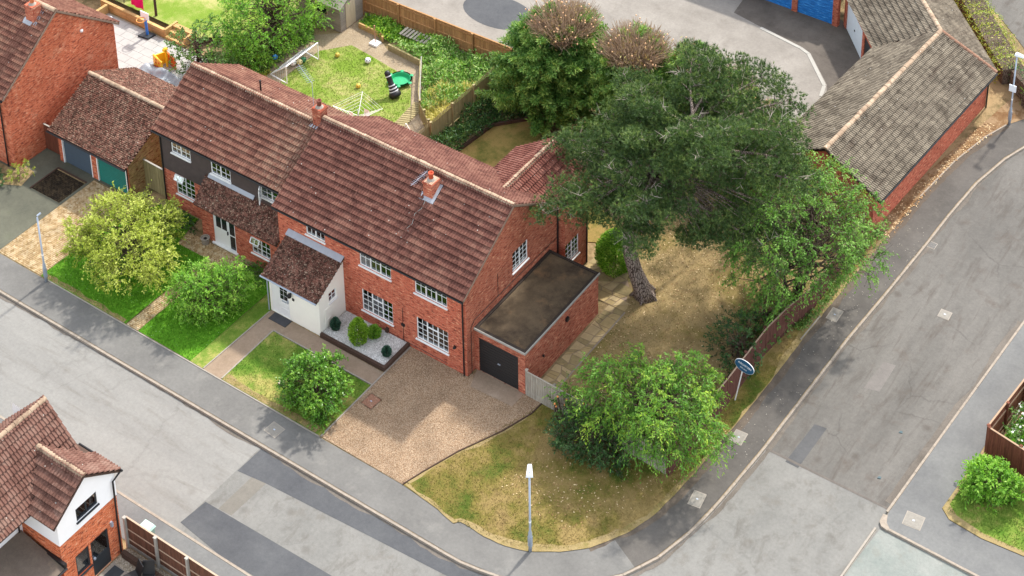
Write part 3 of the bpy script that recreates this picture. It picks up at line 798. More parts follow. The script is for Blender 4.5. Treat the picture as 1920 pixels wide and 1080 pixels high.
def place_tiles(parent, pl, kind, mat, most=300, facing=None):
    (V, F), tw, g = TILES[kind]
    if not pl: return
    P = np.array([p[0] for p in pl]); D = np.linalg.norm(P - CAM, axis=1)
    # the ones that show largest: turned to the camera first, then nearest
    N = np.array([p[3] for p in pl]); face = ((CAM - P) * N).sum(1) / D
    order = np.argsort(D - 14 * face); ind = set(order[:most].tolist()) if most else set()
    if ind:
        me = bpy.data.meshes.new('roof_tile'); me.from_pydata([tuple(map(float, q)) for q in V], [], F); me.materials.append(mat); me.update()
        copies(me, 'roof_tile', parent, [basis(*pl[i]) for i in sorted(ind)])
    rest = [i for i in range(len(pl)) if i not in ind]
    if rest:
        B = np.array([[pl[i][1], pl[i][2], pl[i][3]] for i in rest]); O = np.array([pl[i][0] for i in rest])
        VV = (np.einsum('vk,nkd->nvd', V, B) + O[:, None, :]).reshape(-1, 3); nv = len(V)
        org = ORG[parent.name]; me = bpy.data.meshes.new('roof_tiles')
        FF = [tuple(k * nv + q for q in f) for k in range(len(rest)) for f in F]
        me.from_pydata((VV - org).tolist(), [], FF); me.materials.append(mat); me.update()
        o = link(me, 'roof_tiles', parent); o["kind"] = "stuff"

def ridge_mesh(L=.45, r=.14, mat=None, n=6):
    m = MB(); pts = [(r * math.cos(math.pi * k / n), r * .85 * math.sin(math.pi * k / n)) for k in range(n + 1)]
    for a, b in zip(pts[:-1], pts[1:]): m.quad((0, a[0], a[1]), (L - .015, a[0] * .94, a[1] * .94), (L - .015, b[0] * .94, b[1] * .94), (0, b[0], b[1]))
    m.quad(*[(0, p[0], p[1]) for p in pts]); m.quad(*[(L - .015, p[0] * .94, p[1] * .94) for p in reversed(pts)])
    return mesh_only(m, 'ridge_tile', mat)

def ridge_run(parent, a, b, mat, r=.14, step=.45, up=(0, 0, 1)):
    a, b = np.asarray(a, float), np.asarray(b, float); L = np.linalg.norm(b - a); d = (b - a) / L; n = max(1, int(round(L / step)))
    me = ridge_mesh(L / n, r, mat); y = unit(np.cross(up, d)); z = np.cross(d, y)
    copies(me, 'ridge_tile', parent, [basis(a + d * (k * L / n) + z * rnd.uniform(-.012, .012) + y * rnd.uniform(-.01, .01), d, y, z) for k in range(n)])

def gable_roof(parent, o, ad, bd, A0, A1, bf, zf, br, zr, bb, zb, tmat, kind='big', most=300, keepF=None, keepB=None, name='roof', deck=None, ridge=True, label=None, rr=.16, ea=None):
    o, ad, bd = (np.asarray(q, float) for q in (o, ad, bd))
    P = lambda a, b, z: o + ad * a + bd * b + np.array([0, 0, z])
    m = MB(); sec = [(bf, zf - .02), (br, zr - .02), (bb, zb - .02), (bb, zb - .13), (br, zr - .15), (bf, zf - .13)]
    ea = A0 if ea is None else ea
    i0, i1 = [P((A0 if b == br else ea) + .02, b, z) for b, z in sec], [P(A1 - .02, b, z) for b, z in sec]
    for k in range(6):
        q = (k + 1) % 6; m.quad(i0[k], i0[q], i1[q], i1[k])
    m.quad(i0[0], i0[5], i0[4], i0[1]); m.quad(i0[1], i0[4], i0[3], i0[2]); m.quad(i1[1], i1[4], i1[5], i1[0]); m.quad(i1[2], i1[3], i1[4], i1[1])
    roof = m.build(name, deck or M['timber_dark'], parent, label=label)
    vF = np.array([0, 0, zr - zf]) + bd * (br - bf); vB = np.array([0, 0, zr - zb]) - bd * (bb - br)
    pl = slope(P(A0, bf, zf), ad, vF, A1 - A0, np.linalg.norm(vF), kind, keepF)
    pl += slope(P(A1, bb, zb), -ad, vB, A1 - A0, np.linalg.norm(vB), kind, keepB)
    place_tiles(roof, pl, kind, tmat, most)
    if ridge: ridge_run(roof, P(A0, br, zr - .02), P(A1, br, zr - .02), M['ridge'], rr)
    return roof

def wall_quads(mb, fr, u0, u1, z0, z1, holes=(), reveal=.1):
    o, u, n = (np.asarray(q, float) for q in fr)
    P = lambda a, b, c: tuple(o + u * a + n * b + np.array([0, 0, c]))
    us = sorted({u0, u1, *[h[0] for h in holes], *[h[1] for h in holes]}); zs = sorted({z0, z1, *[h[2] for h in holes], *[h[3] for h in holes]})
    us = [a for a in us if u0 <= a <= u1]; zs = [a for a in zs if z0 <= a <= z1]
    for a, b in zip(us[:-1], us[1:]):
        for c, d in zip(zs[:-1], zs[1:]):
            cu, cz = (a + b) / 2, (c + d) / 2
            if any(h[0] < cu < h[1] and h[2] < cz < h[3] for h in holes): continue
            mb.quad(P(a, 0, c), P(b, 0, c), P(b, 0, d), P(a, 0, d))
    for a, b, c, d in [h[:4] for h in holes]:
        r = -reveal
        mb.quad(P(a, 0, c), P(b, 0, c), P(b, r, c), P(a, r, c)); mb.quad(P(a, 0, d), P(a, r, d), P(b, r, d), P(b, 0, d))
        mb.quad(P(a, 0, c), P(a, r, c), P(a, r, d), P(a, 0, d)); mb.quad(P(b, 0, c), P(b, 0, d), P(b, r, d), P(b, r, c))

def window(parent, fr, u0, u1, z0, z1, cas, fm='upvc', sill=True, blind=0.0, bar=.021, fw=.05, label=None, off=-.07, sill_m=None):
    """cas: list of (fraction of width, panes across, panes up[, top light height])"""
    m = MB(); n0, n1 = off - .03, off + .03; panes = []
    m.lbox(fr, u0, u1, n0, n1, z0, z0 + fw); m.lbox(fr, u0, u1, n0, n1, z1 - fw, z1)
    m.lbox(fr, u0, u0 + fw, n0, n1, z0 + fw, z1 - fw); m.lbox(fr, u1 - fw, u1, n0, n1, z0 + fw, z1 - fw)
    tot = sum(c[0] for c in cas); a = u0 + fw; W = u1 - u0 - 2 * fw
    for k, c in enumerate(cas):
        b = a + W * c[0] / tot
        if k: m.lbox(fr, a - fw / 2, a + fw / 2, n0, n1 + .012, z0 + fw, z1 - fw)
        la, lb = a + (fw / 2 if k else 0), b - (fw / 2 if k < len(cas) - 1 else 0); lo, hi = z0 + fw, z1 - fw
        segs = [(lo, hi, c[2])]
        if len(c) > 3:
            t = hi - c[3]; m.lbox(fr, la, lb, n0, n1 + .01, t - fw / 2, t + fw / 2); segs = [(lo, t - fw / 2, c[2]), (t + fw / 2, hi, 1)]
        for s0, s1, nz in segs:
            nx = c[1]
            for i in range(1, nx):
                x = la + (lb - la) * i / nx; m.lbox(fr, x - bar / 2, x + bar / 2, off - .012, off + .016, s0, s1)
            for j in range(1, nz):
                z = s0 + (s1 - s0) * j / nz; m.lbox(fr, la, lb, off - .010, off + .014, z - bar / 2, z + bar / 2)
            for i in range(nx):
                for j in range(nz): panes.append((la + (lb - la) * i / nx, la + (lb - la) * (i + 1) / nx, s0 + (s1 - s0) * j / nz, s0 + (s1 - s0) * (j + 1) / nz))
        a = b
    w = m.build('window', M[fm], parent, label=label)
    for p in panes:
        q = MB(); q.lbox(fr, p[0] + .004, p[1] - .004, off - .004, off + .004, p[2] + .004, p[3] - .004); q.build('pane', M['glass'], w)
    if sill:
        q = MB(); q.lbox(fr, u0 - .05, u1 + .05, off + .032, .075, z0 - .06, z0 - .002); q.build('sill', M[sill_m or fm], w)
    q = MB(); q.lbox(fr, u0 - .2, u1 + .2, -.9, -.86, z0 - .3, z1 + .2); q.build('room', M['dark_room'], w)
    if blind:
        q = MB(); q.lbox(fr, u0 + fw, u1 - fw, off - .08, off - .06, z0 + fw, z0 + fw + (z1 - z0) * blind); q.build('blind', M['blind'], w)
    return w

FY = lambda y: ((0, y, 0), (1, 0, 0), (0, -1, 0))       # wall facing the street
FX = lambda x: ((x, 0, 0), (0, 1, 0), (1, 0, 0))        # wall facing the side street

M['mortar'] = plain('verge_mortar', '8a7565', .9, .1, var=.25, sc=6)
def verge(parent, x, y0, z0, y1, z1, mat='mortar'):
    m = MB(); m.beam((x, y0, z0), (x, y1, z1), .035, .11); return m.build('verge', M[mat], parent)

def chimney(parent, x0, y0, x1, y1, z0, z1, mat, pot='cb5a3a', flash=True):
    m = MB(); m.box(x0, y0, z0, x1, y1, z1 - .16); m.box(x0 - .03, y0 - .03, z1 - .16, x1 + .03, y1 + .03, z1 - .05); m.box(x0, y0, z1 - .05, x1, y1, z1)
    c = m.build('chimney', mat, parent)
    cx, cy = (x0 + x1) / 2, (y0 + y1) / 2
    m = MB(); m.lathe((cx, cy, z1), [(.24, -.01), (.15, .09), (.13, .11)], 10); m.build('flaunching', M['concrete'], c)
    m = MB(); m.lathe((cx, cy, z1 + .06), [(.125, 0), (.11, .28), (.135, .30), (.135, .38), (.1, .38), (.095, .1)], 14); m.build('chimney_pot', plain('pot_' + pot, pot, .7, .3), c, True)
    return c

def flash_ring(parent, x0, y0, x1, y1, zf, slp, w=.14):
    """lead apron following the slope around a stack"""
    m = MB(); Z = lambda y: zf + slp * (y - y0) + .075
    for a, b, c, d in ((x0 - w, y0 - w, x1 + w, y0), (x1, y0, x1 + w, y1 + .05), (x0 - w, y0, x0, y1 + .05)):
        m.hexa([(a, b, Z(b) - .05), (c, b, Z(b) - .05), (c, d, Z(d) - .05), (a, d, Z(d) - .05), (a, b, Z(b)), (c, b, Z(b)), (c, d, Z(d)), (a, d, Z(d))])
    return m.build('lead_flashing', M['lead'], parent)

def corrugated(mb, fr, u0, u1, z0, z1, n, depth=.03, off=-.05):
    o, u, nn = (np.asarray(q, float) for q in fr)
    P = lambda a, b, c: tuple(o + u * a + nn * b + np.array([0, 0, c])); h = (z1 - z0) / n
    for k in range(n):
        a, b = z0 + k * h, z0 + (k + 1) * h
        mb.quad(P(u0, off + depth, a), P(u1, off + depth, a), P(u1, off + depth * .6, a + h * .55), P(u0, off + depth * .6, a + h * .55))
        mb.quad(P(u0, off + depth * .6, a + h * .55), P(u1, off + depth * .6, a + h * .55), P(u1, off, a + h * .72), P(u0, off, a + h * .72))
        mb.quad(P(u0, off, a + h * .72), P(u1, off, a + h * .72), P(u1, off, b), P(u0, off, b))
        mb.quad(P(u0, off, b), P(u1, off, b), P(u1, off + depth, b), P(u0, off + depth, b))
    mb.quad(P(u0, off - .01, z0), P(u0, off - .01, z1), P(u1, off - .01, z1), P(u1, off - .01, z0))

# ---------------------------------------------------------------- the brick house in the middle
H = thing('house', 'red brick end house with cream porch and attached flat roofed garage', 'house', (-6, 4, 0))
W3 = [(1, 2, 2), (1, 2, 2), (1, 2, 2)]
front_holes = [(-6.6, -4.6, 3.72, 4.82), (-3.12, -1.14, 3.72, 4.82), (-6.58, -4.6, .84, 2.2), (-3.1, -1.14, .82, 2.2), (-10.1, -8.85, 3.98, 4.85)]
m = MB(); wall_quads(m, FY(0), -12, 0, -.05, 5.1, front_holes); m.build('wall', M['brick'], H)
m = MB(); gh = [(3.88, 5.2, 3.55, 4.78)]
wall_quads(m, FX(0), 0, 7.9, -.05, 5.1, gh); m.quad((0, 0, 5.1), (0, 7.9, 5.1), (0, 3.97, 7.66)); m.build('wall', M['brick_gable'], H)
m = MB(); m.quad((0, 7.9, -.05), (-12, 7.9, -.05), (-12, 7.9, 5.1), (0, 7.9, 5.1)); m.quad((-12, 7.9, -.05), (-12, 0, -.05), (-12, 0, 5.1), (-12, 7.9, 5.1)); m.quad((-12, 7.9, 5.1), (-12, 0, 5.1), (-12, 3.97, 7.66)); m.build('wall', M['brick'], H)
for (a, b, c, d), cs, bl in zip(front_holes, [W3, W3, [(1, 2, 4), (1.1, 2, 3, .32), (1, 2, 4)], [(1, 2, 4), (1.1, 2, 3, .32), (1, 2, 4)], [(1, 2, 2), (1, 2, 2)]], [.55, .5, .4, .4, .9]):
    window(H, FY(0), a, b, c, d, cs, blind=bl)
window(H, FX(0), *gh[0], [(1, 2, 4), (1, 2, 4)], blind=.3)
zmain = lambda y: 7.8 - .651 * abs(y - 3.97)
zext = lambda x: 6.6 - .69 * abs(x + 1.9)
roofH = gable_roof(H, (0, 0, 0), (1, 0, 0), (0, 1, 0), -12.06, .09, -.3, 5.02, 3.97, 7.8, 8.24, 5.02, M['tile'], 'big',
                   keepF=lambda c: not (-4.62 < c[0] < -4.0 and 2.7 < c[1] < 3.5), keepB=lambda c: not (c[1] > 5.7 and zext(c[0]) > c[2] + .12 and abs(c[0] + 1.9) < 2.6))
# undercloak and verge
verge(H, .09, -.3, 4.98, 3.97, 7.76); verge(H, .09, 8.24, 4.98, 3.97, 7.76); verge(H, -12.07, -.3, 4.96, 3.97, 7.74, 'timber_dark')
c = chimney(H, -4.6, 2.75, -4.05, 3.4, 6.7, 7.95, M['brick_gar']); flash_ring(H, -4.6, 2.75, -4.05, 3.4, 5.02 + .651 * 3.05, .651, .17)
m = MB(); m.tube([(-12.05, -.34, 4.93), (.1, -.34, 4.93)], .045, 8); m.build('gutter', M['black'], H)
m = MB(); m.tube([(-.16, -.34, 4.9), (-.16, -.07, 4.6), (-.16, -.07, .0)], .04, 8); m.build('downpipe', M['black'], H)
m = MB(); m.tube([(.07, .28, 0), (.07, .28, 2.9), (.07, .55, 3.2), (.07, 7.8, 3.05)], .016, 5); m.tube([(.02, 2.6, 3.1), (.02, 2.6, 4.5)], .012, 4)
m.build('cable', M['black'], H)
m = MB(); m.tube([(.07, 7.78, 4.9), (.07, 7.78, 1.0)], .045, 8); m.build('downpipe', M['black'], H)
m = MB(); m.tube([(-3.95, -.03, .1), (-3.95, -.03, 2.3)], .012, 4); m.box(-4.05, -.06, 1.15, -3.85, -.0, 1.3); m.tube([(-5.5, -.03, .28), (-3.2, -.03, .22), (-1.2, -.03, .2)], .012, 4); m.build('cable', M['black'], H)
m = MB(); m.box(-5.05, -.14, .25, -4.9, 0, .48); m.build('vent', M['timber_dark'], H)
m = MB(); m.lathe((-.68, -.12, 1.55), [(.09, 0), (.05, .1), (.03, .16)], 8); m.box(-.72, -.12, 1.5, -.64, 0, 1.58); m.build('wall_lamp', M['black'], H)
# aerial on the stack
m = MB(); m.tube([(-4.75, 3.05, 7.3), (-4.75, 3.05, 8.1)], .015, 5)
for k in range(10): m.tube([(-4.98, 3.05 - .8 + .12 * k, 8.0), (-4.7, 3.05 - .8 + .12 * k, 8.0)], .007, 4)
m.tube([(-4.84, 2.1, 8.0), (-4.84, 3.45, 8.0)], .012, 4); m.build('aerial', M['steel'], H)
m = MB(); m.tube([(-4.35, 2.6, 6.98), (-4.3, 2.2, 6.76), (-4.5, 1.9, 6.56), (-4.35, 1.5, 6.3), (-4.5, 1.25, 6.12), (-4.3, 1.15, 6.06)], .014, 4); m.build('cable', M['conc_white'], H)
# rear wing
m = MB(); eh = [(7.95, 9.2, 1.15, 2.45)]
wall_quads(m, FX(.42), 7.9, 9.95, -.05, 4.95, eh); m.quad((.42, 9.95, -.05), (-4.2, 9.95, -.05), (-4.2, 9.95, 4.95), (.42, 9.95, 4.95)); m.quad((.42, 9.95, 4.95), (-4.2, 9.95, 4.95), (-1.9, 9.95, 6.5))
m.quad((-4.2, 9.95, -.05), (-4.2, 7.9, -.05), (-4.2, 7.9, 4.95), (-4.2, 9.95, 4.95)); m.quad((0, 7.9, -.05), (.42, 7.9, -.05), (.42, 7.9, 4.95), (0, 7.9, 4.95)); m.build('wall', M['brick_gable'], H)
window(H, FX(.42), *eh[0], [(1, 2, 4), (1, 2, 4)], blind=.3)
gable_roof(H, (-1.9, 0, 0), (0, 1, 0), (-1, 0, 0), 5.8, 10.5, -2.45, 4.91, 0, 6.6, 2.45, 4.91, M['tile_ext'], 'big', 160, ea=8.3,
           keepF=lambda c: c[2] > zmain(c[1]) + .02, keepB=lambda c: c[2] > zmain(c[1]) + .02)
m = MB(); m.tube([(.47, 9.9, 4.9), (.47, 9.9, 0)], .045, 8); m.build('downpipe', M['black'], H)
# porch
m = MB(); wall_quads(m, FY(-1.95), -11.05, -7.73, -.02, 2.5, [(-10.95, -9.75, .0, 2.05)], .12)
pw = [(-1.2, -.62, 1.55, 2.15)]
wall_quads(m, FX(-7.73), -1.95, 0, -.02, 2.45, pw); m.quad((-7.73, -1.95, 2.45), (-7.73, 0, 2.45), (-7.73, 0, 3.58)); m.quad((-11.05, 0, -.02), (-11.05, -1.95, -.02), (-11.05, -1.95, 2.45), (-11.05, 0, 2.45)); m.quad((-11.05, 0, 2.45), (-11.05, -1.95, 2.45), (-11.05, 0, 3.58))
m.lbox(FX(-7.73), -1.55, -1.0, .001, .03, .3, 1.35); m.lbox(FX(-7.73), -1.4, -1.15, .03, .05, .35, .7)
m.build('porch_wall', M['render'], H)
window(H, FX(-7.73), *pw[0], [(1, 2, 2)], bar=.03)
s = 1.25 / 2.25; V3 = np.array([0, 2.25, 1.25])
m = MB(); m.hexa([(-11.25, -2.25, 2.3), (-7.62, -2.25, 2.3), (-7.62, 0, 3.55), (-11.25, 0, 3.55), (-11.25, -2.25, 2.41), (-7.62, -2.25, 2.41), (-7.62, 0, 3.66), (-11.25, 0, 3.66)])
pr_ = m.build('porch_roof', M['timber_dark'], H, label='mossy brown tiled lean-to roof of the porch')
place_tiles(pr_, slope((-11.27, -2.27, 2.41), (1, 0, 0), V3, 3.66, np.linalg.norm(V3) - .2, 'plain', jit=.05), 'plain', M['tile_moss'], 0)
m = MB(); m.hexa([(-11.3, -.3, 3.54), (-7.6, -.3, 3.54), (-7.6, -.01, 3.7), (-11.3, -.01, 3.7), (-11.3, -.3, 3.57), (-7.6, -.3, 3.57), (-7.6, -.01, 3.74), (-11.3, -.01, 3.74)]); m.build('lead_flashing', M['lead'], H)
m = MB(); m.tube([(-11.3, -2.3, 2.36), (-7.6, -2.3, 2.36)], .045, 8); m.tube([(-11.12, -2.28, 2.35), (-11.12, -2.02, 2.15), (-11.12, -2.02, 0)], .035, 8); m.build('gutter', M['steel'], H)
m = MB(); f = FY(-1.95); m.lbox(f, -10.95, -9.75, -.12, -.06, 0, .06); m.lbox(f, -10.95, -10.52, -.12, -.07, .06, 2.05)
for a in (-10.95, -10.55, -9.81): m.lbox(f, a, a + .06, -.12, -.05, .06, 2.05)
m.lbox(f, -10.95, -9.75, -.12, -.05, 1.99, 2.05)
m.lbox(f, -10.49, -9.81, -.1, -.065, .06, 1.99)
for z in (.2, .55): m.lbox(f, -10.42, -9.88, -.065, -.05, z, z + .26)
d = m.build('door', M['upvc'], H, label='white front door with a small paned window')
for i in range(2):
    for j in range(3):
        q = MB(); q.lbox(f, -10.4 + i * .26, -10.17 + i * .26, -.066, -.055, 1.05 + j * .29, 1.31 + j * .29); q.build('pane', plain('dark_pane', '20262a', .1, .5), d)
q = MB(); q.lbox(f, -9.9, -9.86, -.06, 0.0, .95, 1.15); q.build('handle', M['steel'], d); q = MB(); q.lbox(f, -10.3, -10.0, -.064, -.045, .9, .96); q.build('letterbox', M['steel'], d)
m = MB(); m.lathe((-9.58, -2.08, 1.62), [(.03, 0), (.1, .04), (.1, .2), (.03, .3)], 8); m.box(-9.62, -2.08, 1.78, -9.54, -1.95, 1.84); m.build('wall_lamp', M['black'], H)
m = MB(); m.box(-9.5, -1.99, 1.42, -9.38, -1.95, 1.56); m.build('house_plate', M['black'], H)
# attached garage
m = MB(); f = FY(.63); wall_quads(m, f, 0, 3.0, -.05, 2.56, [(.24, 2.6, 0, 2.14)], .14); m.build('garage_wall', M['brick_gar'], H)
m = MB(); wall_quads(m, FX(3.0), .63, 7.1, -.05, 2.56); m.quad((3, 7.1, -.05), (0, 7.1, -.05), (0, 7.1, 2.56), (3, 7.1, 2.56)); m.build('garage_wall', M['brick_gar'], H)
m = MB(); m.box(.005, .6, 2.5, 3.03, 7.13, 2.6); gr = m.build('garage_roof', M['felt'], H, label='flat felt roof stained brown and black')
m = MB(); m.box(.005, .6, 2.6, .16, 7.13, 2.66); m.box(.16, .6, 2.6, 3.03, .78, 2.65); m.box(2.88, .78, 2.6, 3.03, 7.13, 2.65); m.box(.16, 6.98, 2.6, 2.88, 7.13, 2.65); m.build('upstand', plain('felt_edge', '3b342f', .9, .1, var=.3), gr)
m = MB(); m.box(0.005, .565, 2.54, 3.06, .6, 2.665); m.box(3.03, .6, 2.54, 3.06, 7.16, 2.665); m.build('edge_trim', M['conc_white'], gr)
m = MB(); corrugated(m, f, .24, 2.6, .02, 2.14, 13, .085, -.13); gd = m.build('garage_door', M['door_black'], H, label='black ribbed up-and-over garage door')
q = MB(); q.lbox(f, 1.35, 1.5, -.06, -.02, .98, 1.03); q.build('handle', M['steel'], gd)
m = MB(); m.box(3.0, 4.1, 1.85, 3.12, 4.3, 2.05); m.box(3.0, 2.1, 1.2, 3.08, 2.18, 1.3); m.build('wall_lamp', M['black'], H)

# ---------------------------------------------------------------- the adjoining house, clad in dark boards upstairs
N = thing('house', 'adjoining house with dark board cladding upstairs and a lean-to over the door', 'house', (-16.7, 4, 0))
uh = [(-20.5, -19.1, 3.8, 4.82), (-17.6, -16.2, 3.72, 4.8), (-14.05, -12.5, 3.85, 4.85)]
lh = [(-20.45, -19.05, 1.02, 2.36)]
m = MB(); wall_quads(m, FY(1.0), -21.35, -12.01, -.05, 2.42, lh); m.build('wall', M['brick'], N)
m = MB(); wall_quads(m, FY(.97), -21.36, -12.01, 2.42, 5.02, uh, .1); m.quad((-21.36, .97, 2.42), (-21.36, 1.02, 2.42), (-12.01, 1.02, 2.42), (-12.01, .97, 2.42)); N_back = m.build('wall', M['clad'], N, label='wall of dark horizontal boards')
bm_ = {}
z = 2.43
while z < 4.95:
    pieces = [(-21.36, -12.02)]
    for a, b, c, d in uh:
        if c - .12 < z < d + .02: pieces = [q for s_, e_ in pieces for q in ((s_, min(e_, a - .03)), (max(s_, b + .03), e_)) if q[1] - q[0] > .1]
    for a, b in pieces:
        q = MB(); q.hexa([(a, .945, z), (b, .945, z), (b, .97, z), (a, .97, z), (a, .958, z + .135), (b, .958, z + .135), (b, .97, z + .135), (a, .97, z + .135)]); q.build('board', M['clad'], N_back)
    z += .14
for h in uh: window(N, FY(.95), *h, [(1, 2, 3), (1, 2, 3)], blind=.35)
window(N, FY(1.0), *lh[0], [(1, 2, 4), (1, 2, 4)], blind=.2)
m = MB(); m.quad((-21.35, 7.2, -.05), (-21.35, 1, -.05), (-21.35, 1, 5.05), (-21.35, 7.2, 5.05)); m.quad((-21.35, 7.2, 5.05), (-21.35, 1, 5.05), (-21.35, 4.06, 7.1)); m.quad((-12, 7.2, -.05), (-21.35, 7.2, -.05), (-21.35, 7.2, 5.05), (-12, 7.2, 5.05)); m.build('wall', M['brick'], N)
gable_roof(N, (0, 0, 0), (1, 0, 0), (0, 1, 0), -21.62, -12.1, .7, 5.02, 4.05, 7.2, 7.4, 5.02, M['tile_left'], 'big', 300)
verge(N, -21.63, .7, 4.98, 4.05, 7.16); verge(N, -21.63, 7.4, 4.98, 4.05, 7.16)
chimney(N, -12.75, 3.85, -12.2, 4.4, 6.9, 8.2, M['brick_gar'], '7d4a3c'); flash_ring(N, -12.75, 3.85, -12.2, 4.1, 7.05, .3, .16)
m = MB(); m.tube([(-12.95, 4.2, 7.3), (-12.95, 4.2, 9.5)], .016, 5); m.tube([(-12.95, 4.2, 9.45), (-14.6, 5.0, 9.5)], .012, 4)
for k in range(10): a = np.array([-13.1 - .15 * k, 4.27 + .073 * k, 9.46]); m.tube([a + [-.09, -.2, 0], a + [.09, .2, 0]], .009, 4)
m.build('aerial', M['steel'], N)
m = MB(); m.tube([(-17.2, 4.7, 6.7), (-17.2, 4.7, 7.55)], .05, 8); m.build('vent_pipe', M['black'], N)
m = MB(); m.tube([(-21.6, .64, 4.93), (-12.1, .64, 4.93)], .055, 8); m.tube([(-21.28, .66, 4.9), (-21.28, .92, 4.6), (-21.28, .92, 0)], .045, 8); m.build('gutter', M['black'], N)
# projecting ground floor under the lean-to
dh = [(-16.9, -15.32, 0.0, 2.08)]; wh = [(-14.15, -12.85, .7, 1.75)]
m = MB(); wall_quads(m, FY(.1), -17.75, -12.02, -.05, 2.35, dh + wh, .1); m.quad((-17.75, 1, -.05), (-17.75, .1, -.05), (-17.75, .1, 2.35), (-17.75, 1, 2.35)); m.quad((-17.75, 1, 2.35), (-17.75, .1, 2.35), (-17.75, 1, 3.4)); m.build('wall', M['brick'], N)
window(N, FY(.1), *wh[0], [(1, 2, 3), (1, 2, 3)], blind=.2)
m = MB(); m.hexa([(-17.95, -.18, 2.22), (-12.08, -.18, 2.22), (-12.08, .98, 3.48), (-17.95, .98, 3.48), (-17.95, -.18, 2.32), (-12.08, -.18, 2.32), (-12.08, .94, 3.54), (-17.95, .94, 3.54)])
lt = m.build('lean_to_roof', M['timber_dark'], N, label='mossy brown tiled lean-to roof over the door')
V3 = np.array([0, 1.12, 1.22]); place_tiles(lt, slope((-17.97, -.2, 2.33), (1, 0, 0), V3, 5.86, np.linalg.norm(V3) - .12, 'plain', jit=.05), 'plain', M['tile_moss'], 0)
m = MB(); m.hexa([(-17.75, .8, 3.45), (-14.5, .8, 3.45), (-14.5, .94, 3.58), (-17.75, .94, 3.58), (-17.75, .8, 3.49), (-14.5, .8, 3.49), (-14.5, .94, 3.66), (-17.75, .94, 3.66)]); m.build('lead_flashing', M['lead'], N)
f = FY(.1); m = MB()
m.lbox(f, -16.9, -15.32, -.1, -.03, 0, .07); m.lbox(f, -16.9, -15.32, -.1, -.03, 2.0, 2.08)
for a in (-16.9, -15.83, -15.39): m.lbox(f, a, a + .07, -.1, -.03, .07, 2.0)
m.lbox(f, -16.83, -15.83, -.09, -.05, .07, 2.0); m.lbox(f, -15.76, -15.39, -.09, -.05, .95, 1.02)
m.lbox(f, -17.0, -15.2, -.02, .12, -.02, .06)
d = m.build('door', M['upvc'], N, label='white front door with two dark panes and a side light')
for a, b, c, e in ((-16.72, -16.38, 1.15, 1.9), (-16.3, -15.96, 1.15, 1.9), (-15.76, -15.39, .1, .93), (-15.76, -15.39, 1.04, 1.98)):
    q = MB(); q.lbox(f, a, b, -.05, -.035, c, e); q.build('pane', bpy.data.materials['dark_pane'], d)
q = MB(); q.lbox(f, -15.92, -15.87, -.05, .02, .95, 1.15); q.build('handle', M['black'], d)
# open casements
def leaf(parent, hinge, du, dz0, dz1, ang):
    """an opened window leaf; hinge point, width, swing"""
    c, s_ = math.cos(R(ang)), math.sin(R(ang)); fr = (hinge, (c, -s_, 0), (-s_, -c, 0)); m = MB()
    for a, b, z0, z1 in ((0, du, dz0, dz0 + .05), (0, du, dz1 - .05, dz1), (0, .05, dz0, dz1), (du - .05, du, dz0, dz1), (du / 2 - .014, du / 2 + .014, dz0, dz1)): m.lbox(fr, a, b, -.02, .02, z0, z1)
    for k in (1, 2): zz = dz0 + (dz1 - dz0) * k / 3; m.lbox(fr, 0, du, -.015, .015, zz - .014, zz + .014)
    w = m.build('window_leaf', M['upvc'], parent); q = MB(); q.lbox(fr, .05, du - .05, -.004, .004, dz0 + .05, dz1 - .05); q.build('pane', M['glass'], w)
leaf(N, (-14.0, .93, 0), .72, 3.88, 4.82, 55)
for x0, x1, y, zt in ((-20.42, -19.8, 1.0, 2.33), (-14.12, -13.55, .1, 1.74)):
    m = MB(); P = lambda a, b: (a, y - .02 - b * .15, zt - b * .27)
    m.beam(P(x0, 0), P(x1, 0), .05, .04); m.beam(P(x0, 1), P(x1, 1), .05, .04); m.beam(P(x0, 0), P(x0, 1), .05, .04); m.beam(P(x1, 0), P(x1, 1), .05, .04); m.beam(P((x0 + x1) / 2, 0), P((x0 + x1) / 2, 1), .03, .03)
    w = m.build('top_light', M['upvc'], N); q = MB(); q.quad(P(x0, 0), P(x1, 0), P(x1, 1), P(x0, 1)); q.build('pane', M['glass'], w)

# ---------------------------------------------------------------- double garage on the left
G = thing('garage', 'detached double garage with mossy tiled roof and slate blue and green doors', 'garage', (-26, 2.5, 0))
f = FY(.15); gh = [(-28.55, -26.2, 0, 2.05), (-25.78, -23.42, 0, 2.05)]
m = MB(); wall_quads(m, f, -28.85, -23.22, -.05, 2.35, gh, .1); m.quad((-28.85, 6.2, -.05), (-28.85, .15, -.05), (-28.85, .15, 2.35), (-28.85, 6.2, 2.35)); m.quad((-23.22, 6.2, -.05), (-28.85, 6.2, -.05), (-28.85, 6.2, 2.35), (-23.22, 6.2, 2.35)); m.quad((-28.85, 6.2, 2.35), (-28.85, .15, 2.35), (-28.85, 3.1, 3.98)); m.build('wall', M['brick_w'], G)
m = MB(); wall_quads(m, FX(-23.22), .15, 6.2, -.05, 2.35); m.quad((-23.22, .15, 2.35), (-23.22, 6.2, 2.35), (-23.22, 3.1, 3.98)); m.build('wall', M['brick_buff'], G)
gable_roof(G, (0, 0, 0), (1, 0, 0), (0, 1, 0), -29.1, -22.95, -.3, 2.33, 3.1, 4.15, 6.5, 2.33, M['tile_moss'], 'plain', 0, rr=.13)
